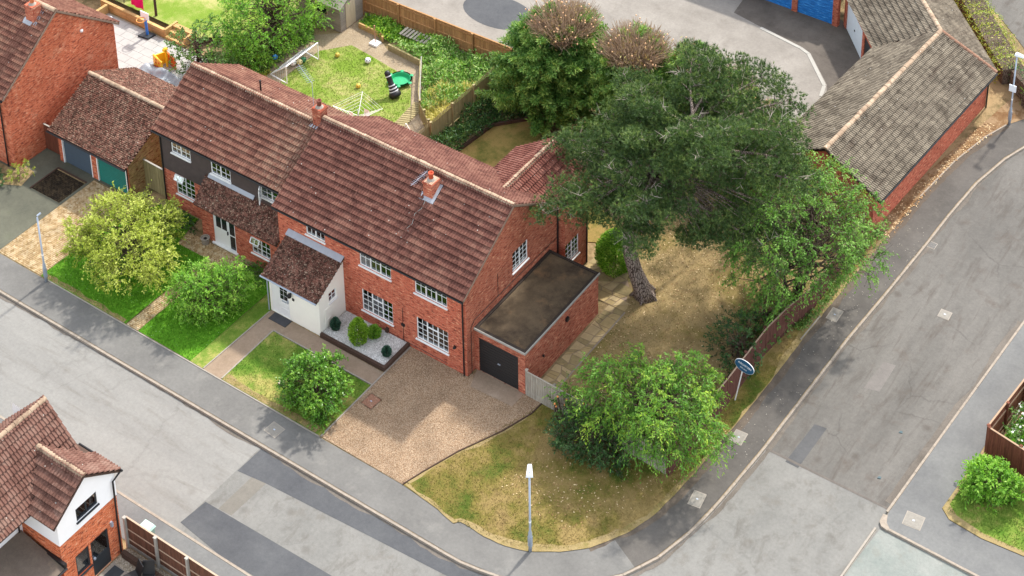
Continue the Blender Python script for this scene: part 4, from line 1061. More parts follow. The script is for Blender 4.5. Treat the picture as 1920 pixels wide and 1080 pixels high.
for (a, b, c, d), mt, lb in zip(gh, ('door_grey', 'door_green'), ('slate blue panelled garage door', 'dark green ribbed garage door')):
    m = MB(); corrugated(m, f, a + .06, b - .06, .02, 2.0, 16 if mt == 'door_green' else 11, .035 if mt == 'door_green' else .008, -.08); m.build('garage_door', M[mt], G, label=lb)
    m = MB(); m.lbox(f, a, a + .06, -.1, .02, 0, 2.05); m.lbox(f, b - .06, b, -.1, .02, 0, 2.05); m.lbox(f, a + .06, b - .06, -.1, .02, 2.0, 2.05); m.build('door_frame', M['white'], G)
m = MB(); m.tube([(-29.1, -.36, 2.26), (-22.95, -.36, 2.26)], .05, 8); m.tube([(-23.28, -.34, 2.2), (-23.28, .07, 2.0), (-23.28, .07, 0)], .035, 8); m.build('gutter', M['black'], G)

# ---------------------------------------------------------------- house at the left edge
L = thing('house', 'orange brick house at the left edge with a chimney near its gable', 'house', (-37, 2.2, 0))
m = MB(); wall_quads(m, FX(-30.34), -1.77, 6.3, -.05, 5.05); m.quad((-30.34, -1.77, 5.05), (-30.34, 6.3, 5.05), (-30.34, 2.26, 8.3)); m.build('wall', M['brick_w'], L)
m = MB(); wall_quads(m, FY(-1.77), -46, -30.34, -.05, 5.05); m.quad((-46, 6.3, -.05), (-46, -1.77, -.05), (-46, -1.77, 5.05), (-46, 6.3, 5.05)); m.quad((-30.34, 6.3, -.05), (-46, 6.3, -.05), (-46, 6.3, 5.05), (-30.34, 6.3, 5.05)); m.build('wall', M['brick_w'], L)
gable_roof(L, (0, 0, 0), (1, 0, 0), (0, 1, 0), -46, -30.25, -2.1, 4.98, 2.26, 8.4, 6.62, 4.98, M['tile_left'], 'big', 300, keepF=lambda c: not (-31.9 < c[0] < -31.1 and 1.2 < c[1] < 2.2))
verge(L, -30.23, -2.1, 4.94, 2.26, 8.36); verge(L, -30.23, 6.62, 4.94, 2.26, 8.36)
chimney(L, -31.75, 1.35, -31.1, 1.95, 7.3, 8.75, M['brick_gar'], 'd8895f'); flash_ring(L, -31.75, 1.35, -31.1, 1.9, 4.98 + .784 * 3.45, .784, .18)
m = MB(); m.tube([(-46, -2.16, 4.9), (-30.25, -2.16, 4.9)], .055, 8); m.tube([(-30.9, -1.85, 4.7), (-30.9, -1.85, 0)], .045, 8); m.build('gutter', M['black'], L)
m = MB(); m.lathe((-30.3, 3.9, 6.05), [(.02, -.09), (.09, -.06), (.1, .06), (.02, .09)], 8); m.build('alarm_box', M['white'], L)

# ---------------------------------------------------------------- rendered house at the bottom left
S = thing('house', 'white rendered and brick house at the bottom left corner with black windows', 'house', (-9, -19, 0))
f = FX(-6.6); uh = [(-18.72, -17.55, 3.8, 4.52)]; dh = [(-19.05, -18.3, .85, 2.04), (-18.2, -17.2, 0, 2.04)]
m = MB(); wall_quads(m, f, -19.75, -16.5, 3.35, 4.72, uh); m.quad((-6.6, -19.75, 4.72), (-6.6, -16.5, 4.72), (-6.6, -18.15, 5.95)); m.quad((-9.2, -19.75, 3.35), (-6.6, -19.75, 3.35), (-6.6, -19.75, 4.72), (-9.2, -19.75, 4.72)); m.quad((-6.6, -16.5, 3.35), (-13, -16.5, 3.35), (-13, -16.5, 5.0), (-6.6, -16.5, 4.72))
m.quad((-8.95, -24, 2.2), (-8.95, -19.75, 2.2), (-8.95, -19.75, 5.1), (-8.95, -24, 5.1)); m.build('wall', M['render_w'], S, label='white rendered upper wall')
m = MB(); f2 = FX(-6.62); wall_quads(m, f2, -19.73, -16.52, -.05, 3.35, dh); m.quad((-9.2, -19.73, -.05), (-6.62, -19.73, -.05), (-6.62, -19.73, 3.35), (-9.2, -19.73, 3.35)); m.quad((-6.62, -16.52, -.05), (-13, -16.52, -.05), (-13, -16.52, 3.35), (-6.62, -16.52, 3.35)); m.build('wall', M['brick_sw'], S, label='bright brick lower wall')
window(S, f, *uh[0], [(1, 1, 1), (1, 1, 1)], 'anth', blind=0, fw=.06)
window(S, f2, *dh[0], [(1, 1, 1)], 'anth', fw=.07)
m = MB()
for a, b, c, d in ((-18.2, -17.2, 0, .9), (-18.2, -18.12, .9, 2.04), (-17.28, -17.2, .9, 2.04), (-18.12, -17.28, 1.96, 2.04)): m.lbox(f2, a, b, -.1, -.04, c, d)
d = m.build('door', M['anth'], S, label='black back door with a glazed top'); q = MB(); q.lbox(f2, -18.12, -17.28, -.075, -.065, .9, 1.96); q.build('pane', M['glass'], d)
q = MB(); q.lbox(f2, -18.12, -18.02, -.04, .03, .95, 1.05); q.build('handle', M['steel'], d)
# main roof (ridge away from the street) and cross gable
zc = lambda y: 6.1 - .745 * abs(y + 18.17)
zm2 = lambda x: 7.25 - .95 * abs(x + 10.2)
gable_roof(S, (-10.2, 0, 0), (0, 1, 0), (-1, 0, 0), -26, -16.75, -2.3, 4.66, 0, 7.1, 2.9, 4.1, M['tile_sw'], 'big', 280, keepF=lambda c: not (zc(c[1]) > c[2] + .05 and abs(c[1] + 18.17) < 1.9), rr=.15)
gable_roof(S, (0, -18.17, 0), (1, 0, 0), (0, 1, 0), -9.4, -6.42, -1.85, 4.72, 0, 6.1, 1.85, 4.72, M['tile_sw'], 'big', 150,
           keepF=lambda c: c[2] > 4.66 + (-7.9 - c[0]) * 1.06 + .02, keepB=lambda c: c[2] > 4.66 + (-7.9 - c[0]) * 1.06 + .02)
m = MB(); m.tube([(-9.0, -16.25, 4.66), (-6.35, -16.25, 4.66)], .055, 8); m.build('gutter', M['black'], S); m = MB(); m.tube([(-6.45, -16.28, 4.6), (-6.5, -16.7, 4.35), (-6.53, -16.72, 0)], .045, 8); m.build('downpipe', M['black'], S); m = MB(); m.tube([(-8.85, -20, 4.9), (-8.85, -20, 3)], .04, 8); m.build('downpipe', M['black'], S)
m = MB(); m.hexa([(-8.94, -24, 2.25), (-6.3, -24, 2.25), (-6.3, -19.85, 2.25), (-8.94, -19.85, 2.25), (-8.94, -24, 2.95), (-6.3, -24, 2.4), (-6.3, -19.85, 2.4), (-8.94, -19.85, 2.95)]); m.build('lean_to_roof', M['felt_sw'], S)
m = MB(); m.box(-8.9, -24, -.05, -6.5, -19.95, 2.25); m.build('wall', M['brick_sw'], S)
m = MB(); m.tube([(-6.25, -24, 2.36), (-6.25, -19.8, 2.36)], .05, 8); m.box(-8.98, -19.9, 2.4, -6.28, -19.76, 2.62); m.build('lean_to_gutter', M['black'], S)
window(S, FX(-8.95), -22.3, -20.9, 3.55, 4.5, [(1, 1, 1), (1, 1, 1)], 'anth', fw=.06)
m = MB(); m.box(-6.62, -17.05, 1.95, -6.5, -16.95, 2.2); m.build('wall_lamp', M['steel'], S)

# ---------------------------------------------------------------- row of lock-up garages behind the trees
B = thing('garage_block', 'long angled row of lock-up garages with grey tiled roofs', 'garage', (9, 30, 0))
wing = R(-3.5); ad = np.array([-math.sin(wing), math.cos(wing), 0]); bd = np.array([-math.cos(wing), -math.sin(wing), 0])
o1 = np.array([9.0, 20.4, 0])               # ridge line foot, south end
LW = 13.3
P = lambda a, b, z: o1 + ad * a + bd * b + np.array([0, 0, z])
zr, ze, hw = 4.25, 2.45, 3.45
J = P(LW, 0, 0)                            # ridge junction
d2 = unit(np.array([-.69, .72, 0])); n2 = np.array([-d2[1], d2[0], 0])   # diagonal wing, n2 towards the yard (west/south)
n2 = -n2 if (n2 @ np.array([-1, -1, 0])) < 0 else n2
inner = P(LW - 1.7, hw, ze); outer = P(LW + .6, -hw, ze)
m = MB(); m.quad(P(0, -3.05, -.05), P(LW + .4, -3.05, -.05), P(LW + .4, -3.05, 2.6), P(0, -3.05, 2.6)); m.quad(P(0, 3.05, -.05), P(0, -3.05, -.05), P(0, -3.05, 2.6), P(0, 3.05, 2.6)); m.quad(P(0, 3.05, 2.6), P(0, -3.05, 2.6), P(0, 0, 4.1))
m.quad(P(LW, 3.05, -.05), P(0, 3.05, -.05), P(0, 3.05, 2.6), P(LW, 3.05, 2.6)); e = P(LW + .4, -3.05, 0); m.quad(e + [0, 0, -.05], e + d2 * 12 + [0, 0, -.05], e + d2 * 12 + [0, 0, 2.6], e + [0, 0, 2.6]); m.build('wall', M['brick_ne'], B)
# east wing slopes
pts = [P(-.15, -hw, ze), P(LW + .6, -hw, ze), P(LW, 0, zr), P(-.15, 0, zr)]
m = MB(); m.quad(*pts); m.quad(*[p - np.array([0, 0, .12]) for p in reversed(pts)])
pts2 = [P(LW - 1.7, hw, ze), P(-.15, hw, ze), P(-.15, 0, zr), P(LW, 0, zr)]
m.quad(*pts2); m.quad(*[p - np.array([0, 0, .12]) for p in reversed(pts2)])
m.quad(P(-.15, -hw, ze), P(-.15, 0, zr), P(-.15, 0, zr - .12), P(-.15, -hw, ze - .12)); m.quad(P(-.15, -hw, ze), P(-.15, -hw, ze - .12), P(LW + .6, -hw, ze - .12), P(LW + .6, -hw, ze))
rB = m.build('roof', M['timber_dark'], B)
vE = np.array([0, 0, zr - ze]) + bd * hw; vW = np.array([0, 0, zr - ze]) - bd * hw; Ls = np.linalg.norm(vE)
side = lambda c, a, b: (b[0] - a[0]) * (c[1] - a[1]) - (b[1] - a[1]) * (c[0] - a[0])
pl = slope(P(-.15, -hw, ze), ad, vE, LW + .9, Ls, 'ne', keep=lambda c: side(c, P(LW + .6, -hw, 0), J) > 0)
pl += slope(P(LW, hw, ze), -ad, vW, LW + .15, Ls, 'ne', keep=lambda c: side(c, inner, J) < 0)
# diagonal wing slopes: inner (west) and outer (east)
e_in, e_out = inner, outer
LD = 9.0
vin = J + np.array([0, 0, zr]) - (e_in + d2 * ((J - e_in)[:2] @ d2[:2])); vout = J + np.array([0, 0, zr]) - (e_out + d2 * ((J - e_out)[:2] @ d2[:2]))
m = MB(); a = J + np.array([0, 0, zr]); m.quad(e_in, a, a + d2 * LD, e_in + d2 * (LD + 1)); m.quad(e_out, e_out + d2 * (LD + 2), a + d2 * LD, a); r3 = m.build('roof', M['timber_dark'], B)
pl2 = slope(e_in + d2 * (LD + 1), -d2, vin, LD + 3.2, np.linalg.norm(vin), 'ne', keep=lambda c: side(c, inner, J) > 0)
pl2 += slope(e_out - d2 * 1.2, d2, vout, LD + 3, np.linalg.norm(vout), 'ne', keep=lambda c: side(c, P(LW + .6, -hw, 0), J) < 0)
place_tiles(rB, pl, 'ne', M['tile_ne'], 150); place_tiles(r3, pl2, 'ne', M['tile_ne'], 150)
ridge_run(rB, P(-.15, 0, zr), J + [0, 0, zr], M['ridge'], .15); ridge_run(rB, outer + [0, 0, .03], J + [0, 0, zr + .03], plain('hip_tile', '8a6a58', .9, .1, var=.3), .14); ridge_run(r3, J + [0, 0, zr], J + d2 * LD + [0, 0, zr], M['ridge'], .15)
m = MB(); m.tube([P(-.2, -hw - .05, ze - .06), P(LW + .6, -hw - .05, ze - .06)], .06, 8); m.tube([P(LW + .3, -3.15, ze - .1), P(LW + .3, -3.15, 0)], .05, 8); m.build('gutter', M['black'], B)
# doors facing the yard: diagonal face then the row along the back
wd = unit(np.array([2.33, -2.6, 0])); A0 = np.array([2.3, 36.0, 0]) + np.array([.3, .26, 0]); nn = np.array([-wd[1], wd[0], 0]); nn = nn if nn @ np.array([-1, -1, 0]) > 0 else -nn
frd = (A0, wd, nn)
def fbox(mb, u0, u1, n0, n1, z0, z1): mb.lbox((A0, -wd, nn), -u1, -u0, n0, n1, z0, z1)
m = MB(); fbox(m, -.45, .0, -.3, 0, 0, 2.4); fbox(m, 3.35, 3.75, -.3, 0, 0, 2.4); fbox(m, 5.9, 6.3, -.3, 0, 0, 2.4); fbox(m, -.45, 6.3, -.3, 0, 2.2, 2.42); m.build('pier', M['brick_ne'], B)
m = MB(); fbox(m, 0, 3.35, -.12, -.06, .03, 2.2); gd = m.build('garage_door', plain('pale_grey_door', 'cfd6da', .5, .4, var=.06), B, label='plain pale grey garage door'); q = MB(); fbox(q, 1.6, 1.72, -.06, -.02, 1.0, 1.08); q.build('handle', M['black'], gd)
m = MB(); fbox(m, 3.75, 5.9, -.12, -.06, .03, 2.2); m.build('garage_door', M['anth'], B, label='black garage door in deep shade')
def blue_mat():
    t = NT('peeling_blue_paint'); n = t.noise(3.0, 6, .75, t.scale((.7, .7, 5.0)))
    c = t.ramp(n, [(.35, lin('144f8f')), (.55, lin('1f74bd')), (.66, lin('5aa0d6')), (.74, lin('d9e2e6'))]); return t.done(c, .6, .3)
M['blue'] = blue_mat(); f = FY(36.15); x = 1.7
m = MB()
for k in range(4): m.lbox(f, x - 2.85 * k, x + .38 - 2.85 * k, -.3, .02, 0, 2.5)
m.lbox(f, -9.5, 2.1, -.3, .015, 2.3, 2.6); m.build('pier', M['brick_ne'], B)
for k in range(3):
    m = MB(); corrugated(m, f, x - 2.85 * (k + 1) + .38, x - 2.85 * k, .02, 2.3, 12, .03, -.1); m.build('garage_door', M['blue'], B, label='blue garage door with peeling paint')
gable_roof(B, (0, 0, 0), (1, 0, 0), (0, 1, 0), -10, 1.2, 35.9, 2.6, 39.3, 4.25, 42.7, 2.6, M['tile_ne'], 'ne', 0, keepF=lambda c: c[0] < 1.0)

# ================================================================ fences
def fence(name, label, pts, h, mat, bw=.1, gap=.004, post_mat=None, post_every=1.8, z0=0.0, rails=(), rail_mat=None, cap=None, base=None, cat='fence', side=1, post_w=.1, top_var=.012, post_h=.06, lattice=False, boards=True):
    P = [np.array(p, float) for p in pts]; t = thing(name, label, cat, (P[0][0], P[0][1], z0))
    m = MB(); m.box(-bw / 2 + gap, -.009, 0, bw / 2 - gap, .009, h - (.32 if lattice else 0)); me = mesh_only(m, 'board', mat); ms = []
    post = MB(); post.box(-post_w / 2, -post_w / 2, 0, post_w / 2, post_w / 2, h + post_h); pme = mesh_only(post, 'post', post_mat or mat)
    capm = MB(); capm.box(-post_w * .7, -post_w * .7, h + post_h, post_w * .7, post_w * .7, h + post_h + .04); cme = mesh_only(capm, 'post_cap', post_mat or mat)
    for a, b in zip(P[:-1], P[1:]):
        Ls = np.linalg.norm(b - a); d = (b - a) / Ls; n = np.array([-d[1], d[0]]) * side
        k = bw / 2
        while k < Ls:
            c = a + d * k; tw = rnd.uniform(-.03, .03)
            dd = unit(np.array([d[0], d[1], 0]) + np.array([n[0], n[1], 0]) * tw); ms.append(basis((c[0], c[1], z0 + .04 + rnd.uniform(-top_var, top_var)), dd, np.cross((0, 0, 1), dd), (0, 0, 1))); k += bw
        np_ = max(1, int(round(Ls / post_every)))
        pm = [basis((*(a + d * (Ls * i / np_) + n * (.03 + post_w / 2)), z0), (d[0], d[1], 0), (-d[1], d[0], 0), (0, 0, 1)) for i in range(np_ + 1)]
        copies(pme, 'post', t, pm); copies(cme, 'post_cap', t, pm)
        for z, rw, rh in rails:
            q = MB(); A, Bq = a + n * (.01 + rw / 2), b + n * (.01 + rw / 2); q.beam((*A, z0 + z), (*Bq, z0 + z), rw, rh); q.build('rail', rail_mat or mat, t)
        if cap: q = MB(); q.beam((*a, z0 + h + .055), (*b, z0 + h + .055), cap, .03); q.build('capping', rail_mat or mat, t)
        if base: q = MB(); q.beam((*a, z0 + .08), (*b, z0 + .08), .05, .2); q.build('gravel_board', base, t)
        if lattice:
            for zz in (.02, .12, .22):
                q = MB(); q.beam((*a, z0 + h - .3 + zz), (*b, z0 + h - .3 + zz), .02, .025); q.build('lattice_slat', rail_mat or mat, t)
            sl = MB(); sl.box(-.012, -.012, 0, .012, .012, .3); sme = mesh_only(sl, 'lattice_slat', rail_mat or mat); nn_ = int(Ls / .14)
            copies(sme, 'lattice_slat', t, [basis((*(a + d * (i + .5) * Ls / nn_), z0 + h - .3), (1, 0, 0), (0, 1, 0), (0, 0, 1)) for i in range(nn_)])
    if boards: copies(me, 'board', t, ms)
    return t
fence('fence', 'golden brown board fence across the back of the gardens', [(-23.6, 20.75), (-12.2, 20.95), (-6.5, 21.0)], 1.75, M['fence_new'], .12, rails=((.35, .05, .08), (.95, .05, .08), (1.6, .05, .08)), post_every=3.0, side=-1, cap=.09, base=M['concrete'], post_w=.11)
fence('fence', 'weathered trellis topped fence between the two back gardens', [(-12.1, 8.6), (-12.1, 18.9)], 1.75, M['fence_lat'], .1, post_every=2.1, side=-1, lattice=True, rails=((.3, .04, .07),), post_h=.02)
fence('picket_fence', 'short low picket fence joining the trellis fence', [(-14.4, 14.6), (-12.9, 13.5)], 1.0, M['fence_lat'], .13, .03, rails=((.25, .04, .06), (.8, .04, .06)), post_every=1.0)
fence('picket_fence', 'grey timber pickets and gate running from the garage to the corner', [(3.06, .6), (4.7, .56), (11.2, .28)], 1.5, M['fence_grey'], .1, .012, rails=((.3, .04, .08), (1.2, .04, .08)), cap=.07, post_every=1.65)
fence('fence', 'curving dark brown board fence beside the side street footway', [(11.3, .3), (11.42, 5.5), (11.4, 9.4), (11.6, 11.2), (12.0, 13.2), (11.9, 19.6)], 1.6, M['fence_brown'], .11, .002, rails=((.3, .04, .07), (1.3, .04, .07)), cap=.06, side=1, post_every=1.8, rail_mat=plain('fence_cap_pale', 'a08a76', .9, .1), base=M['fence_brown'])
fence('fence', 'dark brown panel fence with pale concrete posts along the lower footway', [(-6.55, -16.22), (-.9, -16.24)], 1.75, M['fence_sw'], .12, .003, post_mat=M['conc_white'], rails=((.5, .03, .04), (1.1, .03, .04)), rail_mat=plain('rail_pale', 'b39a84', .85, .2), cap=.07, base=M['conc_white'], side=-1, post_every=1.9, post_w=.11)
fence('fence', 'red brown board fence around the garden at the right edge', [(23.6, 17), (22.9, 9.55), (28, 8.6)], 1.7, M['fence_redbrown'], .12, .003, cap=.08, side=1, rail_mat=plain('fence_cap_tan', 'a2876f', .9, .1), rails=((.4, .04, .07), (1.3, .04, .07)))
fence('side_gate', 'pale timber side gate between the double garage and the clad house', [(-23.2, 1.25), (-21.4, 1.2)], 1.85, M['fence_lat'], .1, .004, cap=.1, cat='gate', post_every=1.8, rail_mat=M['conc_white'], rails=((.06, .14, .05),))
fence('side_gate', 'dark brown side gate between the left house and the double garage', [(-30.3, .42), (-28.9, .42)], 1.7, M['fence_redbrown'], .1, .004, cap=.08, cat='gate', rail_mat=M['conc_white'], rails=((.06, .14, .05),))
fence('fence', 'black panel fence in the far back garden at the top edge', [(-41, 12.0), (-36.9, 13.4), (-35.6, 15.4)], 1.6, M['anth'], .15, .002, rails=((1.0, .05, .08),), cap=.1, rail_mat=M['concrete'])

# ================================================================ street furniture
def lamp(x, y, h, label, hx, hy, plate=False, head=True):
    t = thing('street_lamp', label, 'street lamp', (x, y, 0), 'street lamps on the footways')
    m = MB(); m.lathe((x, y, 0), [(.085, 0), (.085, 1.1), (.05, 1.25), (.045, h - .1)], 10); m.build('column', M['steel'], t, True)
    m = MB(); m.box(x - .09, y - .06, .3, x + .09, y + .06, .9); m.build('access_door', plain('lamp_door', '8e9aa8', .5, .4), t)
    m = MB(); m.lathe((x, y, 1.72), [(.056, 0), (.056, .09)], 10); m.build('band', M['white'], t)
    d = np.array([hx, hy, 0]); s_ = np.array([-hy, hx, 0]); o = np.array([x, y, h])
    if head:
        m = MB(); P = lambda a, b, z: o + d * a + s_ * b + np.array([0, 0, z])
        m.hexa([P(-.1, -.15, -.06), P(-.1, .15, -.06), P(.5, .09, .02), P(.5, -.09, .02), P(-.1, -.13, .06), P(-.1, .13, .06), P(.5, .07, .1), P(.5, -.07, .1)][0:0] or [P(-.1, .16, -.06), P(-.1, -.16, -.06), P(.5, -.1, .02), P(.5, .1, .02), P(-.08, .12, .09), P(-.08, -.12, .09), P(.46, -.07, .13), P(.46, .07, .13)])
        hd = m.build('lamp_head', M['steel_pale'], t); m = MB(); m.lathe(tuple(o + d * .02 + np.array([0, 0, .09])), [(.04, 0), (.04, .06), (.02, .08)], 8); m.build('photocell', M['steel'], hd)
    else:
        m = MB(); m.tube([o, o + d * .22 + [0, 0, .08]], .05, 8); m.build('lamp_head', M['steel'], t)
    if plate:
        m = MB(); m.box(x - .22, y - .1, 2.35, x + .2, y - .06, 2.8); m.build('plate', M['steel_pale'], t)
    return t
lamp(8.32, -6.58, 4.55, 'grey street lamp standing on the dry corner lawn', -.55, .83)
lamp(-22.16, -6.95, 4.3, 'slim street lamp beside the block paved drive on the left', .3, .95, head=False)
lamp(14.7, 33.1, 4.9, 'street lamp with a white plate by the hedge at the far right', .9, -.2, plate=True)

# agent's board: oval, leaning, on a white post
t = thing('sale_board', 'blue oval for-sale board on a leaning white post by the brown fence', 'sign', (11.62, 5.95, 0))
m = MB(); m.beam((11.62, 5.95, 0), (12.0, 5.86, 2.25), .045, .045); m.build('post', M['white'], t)
c = np.array([12.12, 5.8, 2.55]); e1 = unit((.95, .05, -.3)); nn = unit((.12, -.98, .1)); e2 = unit(np.cross(nn, e1)); e2 = e2 if e2[2] > 0 else -e2
def oval(a, b, n0, n1, k=32):
    m = MB(); ring = [(math.cos(2 * math.pi * i / k) * a, math.sin(2 * math.pi * i / k) * b) for i in range(k)]; i0 = len(m.v)
    m.v += [tuple(c + e1 * u + e2 * v + nn * n0) for u, v in ring] + [tuple(c + e1 * u + e2 * v + nn * n1) for u, v in ring]
    m.f.append(tuple(range(k - 1, -1, -1))); m.f.append(tuple(range(k, 2 * k)))
    for i in range(k): m.f.append((i, (i + 1) % k, k + (i + 1) % k, k + i))
    return m
oval(.52, .33, -.02, .012).build('rim', M['white'], t); oval(.505, .315, .012, .02).build('board', plain('agent_blue', '22506f', .4, .4, var=.08), t)
def lettering(txt, size, off, parent, up):
    cu = bpy.data.curves.new('lettering', 'FONT'); cu.body = txt; cu.size = size; cu.align_x = 'CENTER'; cu.extrude = .003
    tmp = bpy.data.objects.new('tmp', cu); COL.objects.link(tmp); dg = bpy.context.evaluated_depsgraph_get(); me = bpy.data.meshes.new_from_object(tmp.evaluated_get(dg)); bpy.data.objects.remove(tmp)
    me.name = 'lettering'; me.materials.clear(); me.materials.append(M['white'])
    o = bpy.data.objects.new('lettering', me); COL.objects.link(o); o.parent = parent; o.matrix_basis = Matrix.Translation(Vector(-ORG[parent.name])) @ basis(c + nn * off + e2 * up, e1, e2, nn); ORG[o.name] = ORG[parent.name]
lettering('ROCKSTERS', .135, .026, t, .02); lettering('FOR SALE', .085, .026, t, -.16)

# ================================================================ front garden things
t = thing('raised_bed', 'white gravel bed edged with dark timber in front of the brick house', 'flower bed', (-5.6, -1, 0))
for a in ((-7.7, -2.05, -3.55, -1.9), (-3.7, -1.9, -3.55, -.05)):
    m = MB(); m.box(a[0], a[1], 0, a[2], a[3], .26); m.build('timber', M['timber_dark'], t)
m = MB(); m.quad((-7.7, -1.9, .17), (-3.7, -1.9, .17), (-3.7, -.01, .17), (-7.7, -.01, .17)); m.build('gravel', M['gravel_white'], t)
def rug(x0, y0, x1, y1, z, mat, name, label, cat):
    m = MB(); m.box(x0, y0, z, x1, y1, z + .015); return tag(m.build(name, mat), label, cat)
t = thing('doormat', 'dark ribbed doormat outside the cream porch', 'doormat', (-10.15, -2.25, .01))
m = MB(); m.box(-10.75, -2.52, .008, -9.6, -1.99, .02); m.build('backing', M['black'], t)
m = MB()
for k in range(9): m.box(-10.72, -2.5 + k * .056, .02, -9.63, -2.47 + k * .056, .032)
m.build('ribs', plain('mat_grey', '57575a', .9, .1), t)
t = thing('tree_stump', 'small pale sawn stump in the lawn beside the laurel bush', 'stump', (-7.26, -5.42, 0)); m = MB(); m.lathe((-7.26, -5.42, 0), [(.2, 0), (.17, .1), (.16, .13)], 12); m.build('trunk', M['bark'], t); m = MB(); m.lathe((-7.26, -5.42, .13), [(.155, 0), (.15, .012)], 12); m.build('cut_face', plain('stump_face', 'd9cbb6', .9, .1), t)
m = MB(); pts = [(-6.72 + .36 * math.cos(a * .393), -4.05 + .36 * math.sin(a * .393), .62 + .12 * math.sin(a * .393)) for a in range(17)]; m.tube(pts, .035, 6, False); tag(m.build('hoop', plain('cream_plastic', 'e5ddb8', .5, .3), None, True), 'pale plastic hoop hung at the back of the laurel bush', 'hoop')
def pot(x, y, r, h, label, mat='concrete', z=0):
    t = thing('plant_pot', label, 'plant pot', (x, y, z)); m = MB(); m.lathe((x, y, z), [(r * .75, 0), (r, h * .9), (r * 1.06, h * .9), (r * 1.06, h), (r * .88, h), (r * .85, h * .85)], 14); m.build('pot', M[mat], t, False); m = MB(); m.lathe((x, y, z + h * .8), [(r * .84, 0), (r * .4, .02)], 12); m.build('soil', M['timber_dark'], t)
pot(-17.25, -.25, .24, .4, 'round stone pot beside the white door')
t = thing('planter', 'square stone trough by the foot of the clad house', 'planter', (-20.35, .55, 0)); m = MB(); m.box(-20.75, .35, 0, -20.0, .75, .28); m.build('trough', M['concrete'], t); m = MB(); m.box(-20.68, .42, .28, -20.07, .68, .285); m.build('soil', M['black'], t)
t = thing('stepping_stone', 'flat weathered slab lying by the side gate', 'slab', (-21.1, .75, 0)); m = MB(); m.prism([(-21.35, .55), (-20.85, .5), (-20.8, .9), (-21.3, .95)], 0, .1); m.build('slab', M['stone_c'], t)
m = MB(); m.prism([(-22.9, .2), (-22.5, .15), (-22.45, .75), (-22.85, .8)], 0, .12); tag(m.build('stepping_stone', plain('dark_slate', '54565a', .8, .2)), 'dark slate slab leaning at the garage corner', 'slab')

# ================================================================ back garden things
def net_goal():
    t = thing('football_goal', 'white framed football goal with a net on the back lawn', 'goal', (-23.6, 14, 0))
    a, b, zt = np.array([-22.85, 12.57, 0]), np.array([-22.85, 15.45, 0]), 1.25; bk = np.array([-1.45, .15, 0])
    m = MB()
    for p in (a, b): m.tube([p, p + [0, 0, zt]], .035, 6); m.tube([p, p + bk], .05, 6); m.tube([p + [0, 0, zt], p + bk], .03, 6)
    m.tube([a + [0, 0, zt], b + [0, 0, zt]], .04, 6); m.tube([a + bk, b + bk], .035, 6); m.build('frame', M['white'], t)
    q = MB(); n = 16
    for i in range(n + 1):
        p = a + (b - a) * i / n; q.tube([p + [0, 0, zt], p + bk], .007, 3, False)
    for j in range(1, 10): s_ = j / 10; q.tube([a + np.array([0, 0, zt]) * (1 - s_) + bk * s_, b + np.array([0, 0, zt]) * (1 - s_) + bk * s_], .007, 3, False)
    for p in (a, b):
        for j in range(1, 8): s_ = j / 8; q.tube([p + np.array([0, 0, zt]) * (1 - s_) + bk * s_, p + bk * s_], .006, 3, False)
    o = q.build('net', plain('net_grey', 'c9ccce', .9, .1), t); o["kind"] = "stuff"
net_goal()
def ball(x, y, r, c, label, z=0):
    t = thing('football', label, 'ball', (x, y, z)); m = MB(); m.ball((x, y, r + z), r, 14, 9); m.build('shell', plain('ball_' + c, c, .5, .3, var=.12, sc=9), t, True)
    m = MB()
    for k in range(5): a = k * 1.2566; m.ball((x + r * .86 * math.cos(a), y + r * .86 * math.sin(a), z + r * 1.5), r * .2, 6, 4)
    m.ball((x, y, z + 1.85 * r), r * .22, 6, 4); m.build('panel_patches', M['anth'], t)
ball(-20.12, 16.87, .19, 'e4e4ea', 'white football in the middle of the back lawn'); ball(-19.03, 14.64, .15, 'd9b648', 'small yellow ball on the back lawn near the roof'); ball(-22.06, 16.3, .15, 'c9b04a', 'dark and yellow ball in the top corner of the lawn')
ball(-23.75, 14.15, .2, 'e8e6df', 'white ball inside the goal, nearest the house'); ball(-23.5, 14.45, .18, 'e0d39a', 'cream spotted ball inside the goal'); ball(-23.45, 14.75, .18, '3f7d54', 'green ball inside the goal, furthest from the house'); ball(-24.7, 13.6, .17, '3a86c4', 'blue ball in the undergrowth beside the goal', .4); ball(-36.4, 11.2, .16, 'c9ccd2', 'silver ball in the corner of the white patio', .03)
# leaning inflatable punch bag
t = thing('punch_bag', 'tall black inflatable punch bag with white rings leaning on the lawn', 'punch bag', (-16.62, 15.2, 0))
ax = unit((-.55, .12, 1.0)); s1 = unit(np.cross(ax, (0, 1, 0))); s2 = np.cross(ax, s1)
def lathe_ax(prof, o, n=14):
    m = MB(); i0 = 0
    for r, z in prof:
        for j in range(n): a = 2 * math.pi * j / n; m.v.append(tuple(o + ax * z + s1 * r * math.cos(a) + s2 * r * math.sin(a)))
    for k in range(len(prof) - 1):
        for j in range(n): q = k * n; m.f.append((q + j, q + (j + 1) % n, q + n + (j + 1) % n, q + n + j))
    m.f.append(tuple(range(n - 1, -1, -1))); e = (len(prof) - 1) * n; m.f.append(tuple(range(e, e + n))); return m
o = np.array([-16.55, 15.15, .04]); lathe_ax([(.2, 0), (.36, .08), (.38, .22), (.3, .38), (.26, .42), (.27, .52), (.21, .6), (.22, .7), (.17, .8), (.17, 1.35), (.18, 1.45), (.17, 1.6), (.1, 1.68), (.02, 1.7)], o).build('body', M['black'], t, True)
for z, r in ((.41, .285), (.58, .25), (.77, .2), (1.36, .182)): lathe_ax([(r, z - .03), (r + .004, z), (r, z + .03)], o).build('ring', plain('ring_grey', 'd5d8dc', .5, .3), t)
